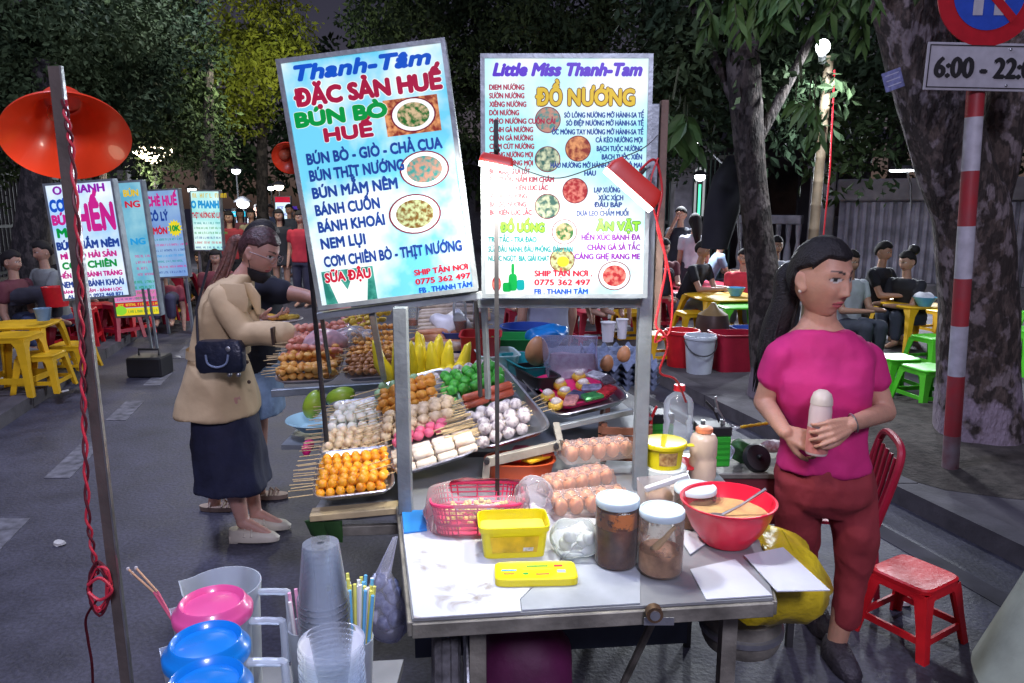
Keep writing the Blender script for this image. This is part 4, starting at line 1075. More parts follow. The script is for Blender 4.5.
saus_m = M('sausage_red', (.55,.12,.06), .35, 0, .15, 30, coat=.3)
fish_m = M('fried_orange', (.62,.22,.03), .5, 0, .2, 50, .4, 80, col2=(.75,.38,.06))
pale_g = M('pale_green_ball', (.30,.50,.25), .5, 0, .2, 40)
# left front tray
pF, pR, pB = W(312,507,2.03), W(396,497,2.07), W(319,462,2.28)
R, w_, d_ = frame(pF, pR, pB)
tray(w_+.0, d_+.02, 'shallow steel tray of orange balls at the near left corner of the racks', pF, R)
lay(skewer('fish_ball_skewer', 'skewer of glossy orange balls on the near left tray', 'orange ball skewers', 7, .0295, ball_o, (0,0,0), R, .075), rows(7, .03, .031, .012, .022, .004, .04, 6), R, pF)
pF2, pR2, pB2 = W(318,464,2.30), W(392,456,2.33), W(330,410,2.66)
R2_, w2, d2 = frame(pF2, pR2, pB2)
tray(w2+.02, d2+.02, 'steel tray of cream and white balls behind the orange ones', pF2, R2_)
lay(skewer('fish_ball_skewer', 'skewer of plain cream balls between the orange and the white ones', 'cream ball skewers', 7, .031, ball_c, (0,0,0), R, .07), rows(5, .02, .030, .012, .022, .005, .04, 4), R2_, pF2)
lay(skewer('dumpling_skewer', 'skewer of lumpy white dumplings at the back of the left tray', 'white dumpling skewers', 6, .036, ball_w, (0,0,0), R, .07, 'dice'), rows(5, .185, .036, .025, .026, .006, .05, 4), R2_, pF2)
# middle tray
pF, pR, pB = W(394,484,2.12), W(485,456,2.18), W(398,388,2.64)
R, w_, d_ = frame(pF, pR, pB)
tray(w_, d_+.01, 'long steel tray of rolls, pink balls and shells right behind the left post', pF, R)
lay(skewer('roll_skewer', 'skewer of pale thick rolls at the front of the middle tray', 'pale roll skewers', 4, .066, roll_m, (0,0,0), R, .07, 'roll'), rows(4, .028, .030, .005, .020, .004, .02, 2), R, pF)
lay(skewer('pink_ball_skewer', 'skewer of bright pink balls behind the pale rolls', 'pink ball skewers', 5, .036, pink_m, (0,0,0), R, .08, 'mush'), [(.02,.165,.026,.02),(.03,.185,.034,.05)], R, pF)
lay(skewer('shell_skewer', 'skewer of ribbed tan shells in the middle tray', 'shell skewers', 6, .040, clam_m, (0,0,0), R, .085, 'clam'), rows(4, .215, .036, .0, .028, .006, .05, 3), R, pF)
lay(skewer('fried_skewer', 'skewer of crusty orange bites behind the shells', 'fried orange skewers', 6, .034, fish_m, (0,0,0), R, .08, 'lump'), rows(3, .37, .034, .0, .028, .006, .05, 3), R, pF)
lay(skewer('green_ball_skewer', 'skewer of pale green balls at the back of the middle tray', 'pale green skewers', 4, .038, pale_g, (0,0,0), R, .10, 'mush'), [(.0,.48,.035,.02),(.02,.50,.045,.0)], R, pF)
# right tray of grey white balls
pF, pR, pB = W(480,457,2.20), W(557,434,2.28), W(462,378,2.72)
R, w_, d_ = frame(pF, pR, pB)
tray(w_, d_+.02, 'steel tray of speckled white balls and green balls nearest the centre of the racks', pF, R)
lay(skewer('quail_egg_skewer', 'skewer of speckled white balls at the front of the centre tray', 'speckled white ball skewers', 4, .046, mush_m, (0,0,0), R, .13, 'mush'), rows(5, .03, .042, .005, .03, .006, .05, 3, .03), R, pF)
lay(skewer('sausage_skewer', 'row of red sausages between the white and the green balls', 'red sausage skewers', 2, .095, saus_m, (0,0,0), R, .06, 'roll'), [(.03,.265,.035,.05),(.035,.29,.04,.04),(.03,.278,.058,.05)], R, pF)
lay(skewer('leaf_ball_skewer', 'skewer of vivid green leafy balls in the centre tray', 'green leafy ball skewers', 5, .042, green_m, (0,0,0), R, .06, 'leaf'), rows(4, .325, .038, -.01, .03, .006, .05, 4, .034), R, pF)
lay(skewer('quail_egg_skewer', 'skewer of speckled white balls behind the green ones', 'speckled white ball skewers at the back', 5, .042, mush_m, (0,0,0), R, .05, 'mush'), [(-.02,.49,.035,.03),(-.015,.525,.04,.02)], R, pF)
yel_m = M('yellow_pepper', (.88,.72,.03), .4, 0, .15, 12, coat=.2)
lay(skewer('yellow_skewer', 'skewer of small yellow pieces at the far edge of the centre tray', 'yellow piece skewers', 5, .036, yel_m, (0,0,0), R, .03, 'lump'), [(-.06,.555,.04,.0)], R, pF)
# loose sticks bundles fanning between the trays
def stick_bundle(label, p, R, n, L, seed):
    r = random.Random(seed); t = thing('stick_bundle', label, 'sticks', p, R)
    for k in range(n):
        y = k*.0085+r.uniform(-.002,.002); z = r.uniform(0,.012); a = r.uniform(-.06,.06)
        MB().tube([(0,y,z),(L*r.uniform(.85,1),y+a*L,z+r.uniform(-.002,.004))], .0019, 6).build('stick', stick_m, t)
pq = W(352,476,2.16)
stick_bundle('pale bamboo sticks sloping between the left and the middle tray', W(372,470,2.24)+V((0,0,.02)), R, 22, .09, 3)
stick_bundle('bamboo sticks lying between the middle tray and the white balls', W(449,462,2.19)+V((0,0,.05)), R, 30, .12, 4)
# ---- far trays with meats
meat_m = [M('meat_pink', (.55,.16,.12), .45, 0, .25, 40, .4, 70, col2=(.70,.33,.22)), M('meat_orange', (.55,.20,.04), .45, 0, .25, 45, .4, 70, col2=(.72,.42,.10)), M('meat_brown', (.22,.08,.03), .45, 0, .25, 45, .4, 70, col2=(.50,.25,.10)), M('meat_yellow', (.60,.42,.06), .45, 0, .2, 45, .4, 70)]
def heap(pF, pR, pB, lab, kinds, seed):
    R, w_, d_ = frame(pF, pR, pB)
    tray(w_, d_, lab+' tray', pF, R)
    r = random.Random(seed)
    for j, (mt, nm, lb, cnt, y0, y1, z0) in enumerate(kinds):
        spots = [(r.uniform(0,.03), y0+(y1-y0)*i/max(1, cnt-1)+r.uniform(-.01,.01), z0+r.uniform(0,.04), r.uniform(-.22,.22)) for i in range(cnt)]
        dia = (w_-.03)/7
        lay(skewer(nm, lb, lb.replace('skewer of ', '')+' skewers', 7, dia, mt, (0,0,0), R, .06, 'lump', seed=seed+j), spots, R, pF)
heap(W(272,388,2.95), W(339,385,2.96), W(288,332,3.4), 'far left raised steel',
     [(meat_m[1], 'meat_skewer', 'skewer of orange chicken bits at the front of the far left tray', 12, .03, .2, .02), (meat_m[0], 'meat_skewer', 'skewer of pink meat at the back of the far left tray', 11, .18, .42, .03)], 5)
heap(W(343,385,2.96), W(399,381,2.98), W(352,338,3.4), 'raised steel tray of mixed browned bites beside the yellow pods, the second',
     [(meat_m[2], 'meat_skewer', 'skewer of browned meat in the second raised tray', 10, .03, .22, .02), (meat_m[1], 'meat_skewer', 'skewer of orange browned bites at the back of the second raised tray', 11, .15, .42, .03)], 6)
# pale noodles bag and yellow heap behind
def blob(name, label, cat, c, rr, mat, jit=.02, jsc=12, seed=0, group=None, part=None, n=26, m_=18, flat=None):
    t = thing(name, label, cat, c, group=group)
    b = MB().ball((0,0,0), rr, n, m_).jitter(jit, jsc, seed)
    if flat is not None: b.v = [V((p.x, p.y, max(p.z, flat))) for p in b.v]
    b.build(part or name, mat, t, smooth=70); return t
bagm = Clear('bag_clear', (.86,.90,.97), .18, .15)
bagp = Clear('bag_pinkish', (.95,.72,.80), .3, .2)
q = W(330,352,3.25)
for i, (px, py, Y, mt, nm, cnt, lb) in enumerate(((370,322,3.55,meat_m[3],'yellow_flower_skewer',5,'skewer of yellow bites at the very back of the cart'),)):
    o = W(345,330,3.45)
    lay(skewer('yellow_bite_skewer', lb, 'far yellow skewers', 6, .034, mt, (0,0,0), R, .03, 'lump', seed=9), [(.0,0,.0,.15),(.03,.03,.02,.1),(.0,.06,.02,.18)], R, o)
blob('noodle_bag', 'clear bag of pink meat on the far left tray under the reaching glove', 'bag', W(327,343,3.25), (.10,.12,.06), bagp, .03, 16, 2)
blob('noodle_bag', 'clear bag of white noodles by the edge of the tilted sign', 'bag', W(352,338,3.3), (.09,.10,.05), bagm, .03, 16, 3)
# long grey-brown skewers stacked at the back centre
squid = [M('squid_grey', (.34,.27,.22), .5, 0, .3, 30, .3, 60, col2=(.55,.47,.38)), M('squid_red', (.42,.13,.06), .5, 0, .3, 30, .3, 60, col2=(.55,.28,.16))]
o = W(398,378,2.95)
rr_ = random.Random(4)
R0 = Matrix.Rotation(.12, 3, 'Z')
tt = tray(.36, .62, 'wide steel tray of long stacked skewers behind the yellow pods', W(396,380,2.95), R0)
pr = {}
for k in range(16):
    gi = 1 if k in (6,7,8) else 0
    p = W(399,377,2.95)+V((rr_.uniform(0,.03), .03+k*.036, .02+.012*k+rr_.uniform(0,.015)))
    RR = Matrix.Rotation(.12+rr_.uniform(-.09,.09), 3, 'Z') @ Matrix.Rotation(rr_.uniform(-.03,.03), 3, 'Y')
    if gi not in pr:
        t = thing('long_skewer', ('long skewer of pale dried squid in the back centre stack', 'long reddish skewer amid the pale squid ones')[gi], 'skewer', p, RR, ('long pale skewers','long reddish skewers')[gi])
        MB().tube([(-.03,0,0),(.36,0,0)], .0022, 6).build('stick', stick_m, t)
        MB().tube([(0,0,0),(.02,0,0),(.1,0,0),(.2,0,0),(.31,0,0),(.33,0,0)], [.004,.014,.019,.018,.013,.004], 12).jitter(.006, 30, gi).build('squid_piece', squid[gi], t, smooth=60)
        pr[gi] = t
    else: dup(pr[gi], loc=p, rot=RR)
# upright yellow pods
for j, (px, py, n, lb) in enumerate(((408,392,8,'left clump of upright pointed yellow pods'), (437,391,7,'right clump of upright pointed yellow pods'))):
    q = W(px, py, 2.82); q.z += .02
    t = thing('yellow_pod_bunch', lb, 'yellow pods', q); r = random.Random(j+3)
    for k in range(n):
        a = 2*math.pi*k/n+r.uniform(-.3,.3); rad = .045 if k % 2 else .08; h = r.uniform(.16,.215)
        d = V((math.cos(a)*rad, math.sin(a)*rad*.6, 0)); tip = d*1.6+V((0,0,h))
        MB().tube([d*.3, d*.9+V((0,0,h*.25)), d*1.35+V((0,0,h*.55)), tip*.98, tip+V((d.x*.1,0,.012))], [.018,.032,.028,.014,.002], 10).build('pod', yel_m, t, smooth=60)
# mangoes on a pale blue plate
q = W(318,420,2.72); q.z = .84
t = thing('enamel_plate', 'pale blue enamel basin holding two green mangoes', 'basin', W(318,428,2.68))
MB().lathe([(0,0),(.07,0),(.105,.03),(.118,.036),(.116,.039),(.10,.034),(.066,.006),(0,.006)], 32).build('basin', M('enamel_blue', (.35,.58,.66), .3, 0, .1), t)
bw(MB().box((W(292,440,2.68).x, 2.55,W(318,431,2.68).z-.03), (-.34, 2.85, W(318,431,2.68).z-.012)), 'basin_shelf', greysteel)
mg = M('mango_green', (.16,.34,.02), .4, 0, .2, 9, col2=(.38,.52,.04), coat=.2)
for px, py, rt, lb in ((313,405,1.2,'green mango standing on end in the pale blue basin'),(340,397,.35,'larger green mango lying behind in the pale blue basin')):
    t = thing('mango', lb, 'mango', W(px,py,2.66 if px < 330 else 2.72))
    m = MB().ball((0,0,0), (.058,.036,.036), 20, 14)
    m.v = [V((p.x, p.y+.01*(p.x/.058)**2, p.z)) for p in m.v]
    m.tf(Matrix.Rotation(-rt, 4, 'Y')); m.build('fruit', mg, t); MB().tube([V((.056,0,0)), V((.064,0,0))], .003, 6).tf(Matrix.Rotation(-rt, 4, 'Y')).build('stem', M('twig', (.06,.07,.03)), t)
# pink flower-like thing at the left edge
blob('pink_bag', 'crumpled magenta plastic bag poking out beside the left tray', 'bag', W(308,447,2.45), (.016,.04,.03), M('pink_plastic', (.75,.02,.20), .35), .01, 30, 5)
t = thing('leaf_bundle', 'bundle of banana leaves hanging under the wooden strip', 'leaves', W(350,535,2.04))
for k in range(2):
    m = MB(); x0 = -.10+k*.05
    m.loft([(V((x0,0,.045)), V((.03,0,0)), V((0,.006,0))), (V((x0+.01,-.004,.0)), V((.024,0,0)), V((0,.005,0))), (V((x0+.02,.0,-.012-.01*k)), V((.012,0,0)), V((0,.004,0)))], 14).jitter(.01, 20, k)
    m.build('leaf', M('banana_leaf', (.02,.07,.015), .5, 0, .35, 14), t)
# ---------------------------------------------------------------- right rear of the cart
R2o = W(556,424,2.37); R, w_, d_ = frame(R2o, W(634,405,2.45), W(545,376,2.78))
tray(w_, d_, 'steel tray of filled egg cups and shiny packets next to the right post', R2o, R)
def at_(x, y, z): return R2o + R @ V((x, y, z))
t = thing('pink_plate', 'hot pink rimmed dish under the shiny packets', 'dish', at_(.14,.19,.012), R)
MB().loft([(V((0,0,0)), V((.10,0,0)), V((0,.13,0)), .4), (V((0,0,.022)), V((.118,0,0)), V((0,.15,0)), .4), (V((0,0,.024)), V((.112,0,0)), V((0,.144,0)), .4), (V((0,0,.004)), V((.095,0,0)), V((0,.125,0)), .4)], 36).build('dish', M('hot_pink', (.70,.02,.14), .35), t)
for k, (x, y) in enumerate(((.03,.07),(.09,.14),(.17,.17),(.03,.15),(.1,.22),(.19,.25))):
    t = thing('egg_cup_cake', 'golden filled egg bite with a white top near the clear bag', 'snack', at_(x,y,.035), R, 'golden egg bites')
    MB().ball((0,0,0), (.027,.027,.02), 14, 9).jitter(.005, 40, k).build('base', M('egg_golden', (.70,.45,.05), .45, 0, .25, 40, .3, 60), t)
    MB().ball((0,-.004,.016), (.019,.018,.012), 12, 7).jitter(.004, 50, k).build('topping', M('egg_white_top', (.75,.68,.58), .4), t)
for k, (x, y, cl) in enumerate(((.12,.09,(.08,.08,.16)),(.18,.11,(.25,.24,.36)),(.15,.04,(.05,.25,.08)),(.21,.05,(.55,.04,.05)),(.07,.03,(.55,.25,.25)),(.24,.11,(.12,.1,.12)),(.22,.16,(.5,.5,.55)))):
    t = thing('snack_packet', ('dark purple','silvery violet','green','red','pinkish','black','silver')[k]+' shiny packet on the tray beside the egg bites', 'packet', at_(x,y,.035+.004*k), R @ Matrix.Rotation(.5*k-1, 3, 'Z'))
    MB().box((-.035,-.022,0), (.035,.022,.014), bev=.006).jitter(.004, 30, k).build('packet', M('packet_%d' % k, cl, .25, .3, .5, 60), t)
for k in range(5):
    t = thing('bamboo_pick', 'pale stick pointing left out of the egg bite tray', 'stick', at_(-.05,.06+.02*k,.02+.003*k), R @ Matrix.Rotation(.1*k-.1, 3, 'Z'), 'pale picks')
    MB().tube([(-.06,0,0),(.06,0,.01)], .0018, 6).build('shaft', stick_m, t); MB().ball((-.06,0,0), .0028, 6, 4).build('tip', stick_m, t)
# big clear bag with pink contents
q = W(574,424,2.75)
q = W(572,388,2.72)
t = thing('meat_bag', 'tall clear bag packed with pink meat behind the egg bites', 'bag', q)
MB().loft([(V((0,0,-.05)), V((.09,0,0)), V((0,.05,0)), .5), (V((-.003,.02,.06)), V((.1,0,0)), V((0,.055,0)), .5), (V((-.008,.04,.15)), V((.105,0,0)), V((0,.03,0)), .5), (V((-.012,.055,.19)), V((.11,0,0)), V((0,.006,0)), .5)], 32).jitter(.008, 18, 4).build('film', Clear('bag_lilac', (.75,.75,.95), .16, .12), t)
MB().loft([(V((0,0.01,-.045)), V((.08,0,0)), V((0,.04,0)), .6), (V((0,.02,.05)), V((.09,0,0)), V((0,.045,0)), .6), (V((0,.04,.125)), V((.08,0,0)), V((0,.025,0)), .6)], 28).jitter(.012, 26, 7).build('contents', M('pink_meat_balls', (.60,.34,.40), .4, 0, .25, 40, .6, 40, col2=(.85,.68,.70)), t, smooth=70)
MB().box((-.03,-.062,-.05), (.075,-.058,.03)).build('label', M('label_white', (.75,.75,.70), .5, 0, .15, 30), t)
egg_m = M('egg_brown', (.62,.29,.13), .5, 0, .12, 30)
def egg(p, label, r=.023, tilt=.3, group=None):
    t = thing('egg', label, 'egg', p, (0,tilt,0), group)
    m = MB().ball((0,0,0), (r,r,r*1.28), 18, 12); m.v = [V((q.x*(1-.12*q.z/r), q.y*(1-.12*q.z/r), q.z)) for q in m.v]; m.build('shell', egg_m, t)
eg = W(537,350,2.85); eg = V(eg)
egg(W(537,351,2.78), 'single large brown egg left of the clear meat bag', .045, .1)
# egg trays
def eggtray(p, label, w_, d_, R, holes=(5,5), group=None):
    t = thing('egg_tray', label, 'egg tray', p, R, group); m = MB(); n = 8
    nx, ny = holes[0]*n, holes[1]*n; vs = []
    for j in range(ny+1):
        for i in range(nx+1):
            x = i/nx*w_; y = j/ny*d_
            vs.append(V((x, y, .011*math.cos(2*math.pi*i/n)*math.cos(2*math.pi*j/n)+.006*math.cos(2*math.pi*i/n))))
    fs = [(j*(nx+1)+i, j*(nx+1)+i+1, (j+1)*(nx+1)+i+1, (j+1)*(nx+1)+i) for j in range(ny) for i in range(nx)]
    vs2 = [v-V((0,0,.003)) for v in vs]; k = len(vs)
    m.add(vs+vs2, fs+[tuple(i+k for i in f[::-1]) for f in fs]); m.build('moulded_tray', M('pulp_blue_grey', (.16,.20,.30), .8, 0, .2, 20, .3, 60), t, smooth=60)
Re = Matrix.Rotation(.1, 3, 'Z') @ Matrix.Rotation(.10, 3, 'X')
for k in range(4): eggtray(W(594,388,2.78)+V((.0,.0,-.0+.026*k)), 'blue-grey moulded egg tray in the stack right of the meat bag', .26, .30, Re, group='egg tray stack')
for px, py in ((607,363),(624,354)): egg(W(px,py,2.76), 'brown egg sitting in the front row of the egg trays, %s' % ('nearer the meat bag' if px == 607 else 'nearer the right post'), .0255, .25)
for px, py, r_ in ((608,333,.028),(622,330,.022)):
    t = thing('plastic_cup', 'white plastic cup on the egg trays, the %s one' % ('wide' if px == 608 else 'narrow'), 'cup', W(px,py,3.0))
    MB().lathe([(0,-.035),(r_*.8,-.035),(r_,.04),(r_+.003,.042),(r_-.002,.04),(r_*.76,-.03),(0,-.03)], 22).build('cup', Clear('cup_white', (.9,.92,.95), .75, .3), t)
    MB().lathe([(r_+.003,.042),(r_+.004,.046),(0,.048)], 22).build('lid', white_p, t)
# teal and black boxes, blue bag, basins at the back
def tub(name, label, cat, p, w_, d_, h, mat, rot=0, inner=True, pw=.35, top=1.12, contents=None, rimk=.006):
    t = thing(name, label, cat, p, rot)
    a, b = w_/2, d_/2
    rg = [(V((0,0,0)), V((a/top,0,0)), V((0,b/top,0)), pw), (V((0,0,h*.96)), V((a,0,0)), V((0,b,0)), pw), (V((0,0,h*.96)), V((a+rimk,0,0)), V((0,b+rimk,0)), pw), (V((0,0,h)), V((a+rimk,0,0)), V((0,b+rimk,0)), pw), (V((0,0,h)), V((a-.003,0,0)), V((0,b-.003,0)), pw), (V((0,0,.006)), V((a/top-.004,0,0)), V((0,b/top-.004,0)), pw)]
    MB().loft(rg, 40).build('tub', mat, t)
    if contents:
        cm, cz, jt = contents
        MB().loft([(V((0,0,.008)), V((a/top-.006,0,0)), V((0,b/top-.006,0)), pw), (V((0,0,cz)), V((a*.97/top**.5,0,0)), V((0,b*.97/top**.5,0)), pw), (V((0,0,cz+jt)), V((a*.5,0,0)), V((0,b*.5,0)), pw)], 32).jitter(jt*.5, 30, 3).build('contents', cm, t)
    return t
tealp = M('teal_plastic', (.02,.28,.30), .35); 
tub('teal_tray', 'teal plastic tray behind the green balls', 'tray', W(524,372,2.85), .12, .3, .05, tealp, .35)
tub('black_tray', 'black plastic tray next to the teal one', 'tray', W(536,383,2.7), .10, .26, .05, blackp, .35)
tub('clear_box', 'clear food box standing behind the teal tray', 'box', W(497,366,2.95), .16, .2, .06, Clear('box_clear', (.8,.95,.92), .35), .2)
tub('red_box', 'red plastic box at the back centre of the cart', 'box', W(481,363,3.1), .17, .2, .13, M('red_plastic_box', (.50,.02,.03), .4), 0)
tub('blue_crate', 'blue plastic crate behind the red box', 'crate', W(462,352,3.3), .16, .16, .10, M('blue_plastic_box', (.03,.06,.30), .4), 0)
tub('green_tray', 'green plastic tray behind the single brown egg', 'tray', W(518,347,3.2), .22, .2, .05, M('green_plastic_tray', (.02,.35,.08), .4), 0)
tub('blue_basin', 'wide blue plastic basin at the far edge of the cart', 'basin', W(528,336,3.5), .26, .25, .05, M('blue_basin', (.03,.09,.38), .4), 0, pw=.9)
blob('blue_bag', 'bright blue plastic bag crumpled behind the brown egg', 'bag', W(547,335,3.15), (.095,.08,.045), M('blue_bag', (.01,.22,.62), .3, 0, .25, 10, .4, 20), .03, 14, 3)
blob('white_bag', 'white plastic bag by the red-capped bottles', 'bag', W(452,324,3.35), (.09,.07,.055), M('white_bag', (.62,.62,.68), .4, 0, .15, 10, .5, 20), .03, 14, 8)
rear = MB()
bw(MB().prism([(-.35,3.35),(.62,3.35),(.62,3.8),(-.45,3.8)], W(500,345,3.4).z-.1, W(500,345,3.4).z-.08), 'rear_table', M('rear_table_blue', (.08,.10,.16), .6))
def bottle(name, label, p, r, h, bodym, capm, neck=.35, group=None, liquid=None, cr=None, shoulder=.72, rot=(0,0,0), capcol=None):
    t = thing(name, label, 'bottle', p, rot, group)
    pr_ = [(0,0),(r*.9,0),(r,.01),(r,h*shoulder*.5),(r*.93,h*shoulder*.55),(r,h*shoulder*.62),(r,h*shoulder),(r*.85,h*(shoulder+.08)),(r*neck,h*.9),(r*neck,h*.93)]
    MB().lathe(pr_, 28).build('body', bodym, t, smooth=50)
    cr = cr or r*neck*1.15
    MB().lathe([(cr,h*.92),(cr,h),(cr*.9,h*1.01),(0,h*1.01)], 20).build('cap', capm, t)
    if liquid: MB().lathe([(0,.003),(r*.93,.004),(r*.94,h*liquid[1]),(0,h*liquid[1])], 28).build('liquid', liquid[0], t)
    return t
petm = Clear('pet_clear', (.80,.86,.92), .12, .08); redc = M('red_cap', (.70,.02,.03), .4)
chili = M('chili_sauce', (.40,.06,.02), .4)
bottle('sauce_bottle', 'clear bottle with red cap, left of two at the back of the cart', W(460,332,3.3), .032, .17, petm, redc, liquid=(chili,.3))
bottle('sauce_bottle', 'slim clear bottle with red cap right behind the thin sign post', W(478,330,3.3), .022, .16, petm, redc, liquid=(chili,.5))
t = thing('plastic_cup', 'clear cup with a finger of red sauce beside the long skewers', 'cup', W(412,326,3.2))
MB().lathe([(0,0),(.026,0),(.035,.10),(.032,.10),(.024,.004),(0,.004)], 22).build('cup', petm, t); MB().lathe([(0,.005),(.025,.005),(.027,.03),(0,.03)], 20).build('sauce', chili, t)
# lattice box on the right side of the cart
q = W(600,472,2.34)
t = thing('wooden_crate', 'dark reddish wooden crate tucked behind the right post', 'crate', V((.46,2.72,ZT+.003)), -.15)
wm_ = M('crate_wood', (.16,.06,.035), .7, 0, .35, 9, .3, 40)
for k in range(4): MB().box((-.12,-.34,.012+k*.03), (-.108,.30,.036+k*.03)).build('slat', wm_, t)
for k in range(4): MB().box((-.108,-.352,.012+k*.03), (.06,-.34,.036+k*.03)).build('slat', wm_, t)
for x, y in ((-.1,-.33),(.05,-.33),(-.1,.28)): MB().box((x-.01,y-.01,0), (x+.01,y+.01,.135)).build('corner', wm_, t)
# red-orange bag in a bowl under the racks
q = W(520,478,2.22); q.z = ZT+.003
t = tub('orange_bowl', 'red-orange bowl of packets under the centre rack', 'bowl', V((q.x,q.y+.05,ZT+.003)), .22, .15, .06, M('bowl_orange_red', (.45,.07,.02), .4), 0, pw=.8)
for k, (x, y, cl, nm) in enumerate(((-.04,-.0,(.70,.02,.02),'bright red'),(.05,-.01,(.85,.45,.02),'orange-yellow'),(.0,.04,(.35,.04,.08),'wine red'),(.07,.03,(.6,.1,.05),'brick red'))):
    p_ = thing('spice_packet', nm+' packet lying in the red-orange bowl', 'packet', V((q.x+x, q.y+.05+y, ZT+.055+.005*k)), k*.7)
    MB().box((-.045,-.025,0), (.045,.025,.014), bev=.006).jitter(.004, 30, k).build('packet', M('spacket_%d' % k, cl, .3, 0, .3, 30), p_)
# ---------------------------------------------------------------- things on the worktop
def on(px, py): return W(px, py, z=ZT+.004)
# pink mesh basket inside a clear bag
q = on(476,538); q.y += .09
t = thing('mesh_basket', 'pink mesh basket of yellow corn bits, wrapped in a clear bag', 'basket', q, .05)
pk = M('basket_pink', (.75,.05,.16), .4)
a, b, h = .125, .085, .085
m = MB()
for zz, s_ in ((0,.86),(.03,.91),(h,1.)):
    pts = [V((a*s_*math.copysign(abs(math.cos(k*math.pi/16))**.4, math.cos(k*math.pi/16)), b*s_*math.copysign(abs(math.sin(k*math.pi/16))**.4, math.sin(k*math.pi/16)), zz)) for k in range(33)]
    m.tube(pts, .005 if zz else .004, 6, cap=False)
m.build('rim', pk, t)
m = MB()
for k in range(44):
    an = 2*math.pi*k/44; d = V((a*math.copysign(abs(math.cos(an))**.4, math.cos(an)), b*math.copysign(abs(math.sin(an))**.4, math.sin(an)), 0))
    m.tube([d*.86, d+V((0,0,h))], .0022, 5)
for zz in (.015,.045,.06,.073):
    s_ = .86+.14*zz/h
    pts = [V((a*s_*math.copysign(abs(math.cos(k*math.pi/16))**.4, math.cos(k*math.pi/16)), b*s_*math.copysign(abs(math.sin(k*math.pi/16))**.4, math.sin(k*math.pi/16)), zz)) for k in range(33)]
    m.tube(pts, .0022, 5, cap=False)
m.build('mesh_side', pk, t)
MB().loft([(V((0,0,.001)), V((a*.86,0,0)), V((0,b*.86,0)), .4), (V((0,0,.003)), V((a*.86,0,0)), V((0,b*.86,0)), .4)], 32).build('bottom', pk, t)
m = MB(); r = random.Random(8)
for k in range(150):
    p = V((r.uniform(-.8,.8)*a*.85, r.uniform(-.8,.8)*b*.85, .012+r.random()*.035)); m.ball(p, r.uniform(.005,.008), 6, 4)
o = m.build('corn', M('corn_yellow', (.75,.58,.20), .45, 0, .25, 60), t); o['kind'] = 'stuff'
m = MB().loft([(V((0,0,.002)), V((a*1.06,0,0)), V((0,b*1.06,0)), .6), (V((0,0,.05)), V((a*1.14,0,0)), V((0,b*1.12,0)), .6), (V((.005,0,.09)), V((a*1.10,0,0)), V((0,b*1.08,0)), .6), (V((.03,0,.105)), V((a*.85,0,0)), V((0,b*.8,0)), .7)], 44, cap=False).jitter(.008, 22, 2)
m.build('bag_film', Clear('bag_film', (.98,.86,.92), .13, .08), t, smooth=70)
MB().ball((a*1.25,.0,.075), (.05,.05,.05), 22, 14).jitter(.018, 24, 6).build('bag_knot', Clear('bag_film2', (.95,.92,.98), .14, .08), t, smooth=70)
# yellow tub and its lid
yp = M('tub_yellow', (.80,.70,.01), .32, 0, .06, 6, coat=.2)
q = on(513,559); q.y += .055
t = thing('yellow_tub', 'open rectangular yellow tub of melted butter on the white sheet', 'tub', q, .08)
a, b, h = .088, .058, .082; pw = .26
rg = [(V((0,0,0)), V((a*.86,0,0)), V((0,b*.86,0)), pw), (V((0,0,h*.82)), V((a*.95,0,0)), V((0,b*.95,0)), pw), (V((0,0,h*.83)), V((a,0,0)), V((0,b,0)), pw), (V((0,0,h)), V((a*1.01,0,0)), V((0,b*1.01,0)), pw), (V((0,0,h)), V((a*.97,0,0)), V((0,b*.96,0)), pw), (V((0,0,.01)), V((a*.84,0,0)), V((0,b*.83,0)), pw)]
MB().loft(rg, 44).build('tub', yp, t)
MB().loft([(V((0,0,.02)), V((a*.85,0,0)), V((0,b*.84,0)), pw), (V((0,0,.058)), V((a*.92,0,0)), V((0,b*.90,0)), pw), (V((.01,0,.066)), V((a*.5,0,0)), V((0,b*.5,0)), .8)], 36).jitter(.003, 30, 1).build('butter', M('butter', (.85,.72,.10), .35, 0, .12, 20), t)
MB().add([(-.055,-b*.90-.0016,.016),(.055,-b*.90-.0016,.016),(.06,-b*.945-.0016,.058),(-.06,-b*.945-.0016,.058)], [(0,1,2,3)]).build('label', M('label_orange', (.62,.42,.02), .4, 0, .3, 30), t, smooth=None)
m = MB(); put_text(m, 'BO THUC VAT', -.0, .052, .026, .006, b*.925+.0005) if False else None
MB().add([(.02,-b*.905-.0032,.020),(.045,-b*.905-.0032,.020),(.046,-b*.918-.0034,.030),(.021,-b*.918-.0034,.030)], [(0,1,2,3)]).build('barcode_patch', M('label_pale', (.6,.62,.66), .5, 0, .4, 150), t, smooth=None)
q = on(536,583); q.y += .028
t = thing('yellow_tub_cover', 'yellow rectangular tub lid with faded print, in front of the open tub', 'lid', q, .04)
rg = [(V((0,0,0)), V((.096,0,0)), V((0,.044,0)), pw), (V((0,0,.016)), V((.096,0,0)), V((0,.044,0)), pw), (V((0,0,.019)), V((.093,0,0)), V((0,.041,0)), pw), (V((0,0,.0165)), V((.086,0,0)), V((0,.035,0)), pw)]
MB().loft(rg, 44).build('lid', yp, t)
def topbars(t, items):
    for (x0, y0, x1, y1, cl) in items:
        MB().box((x0,y0,.0166), (x1,y1,.0169)).build('print_mark', M('mark_'+cl, inks[cl], .5), t, smooth=None)
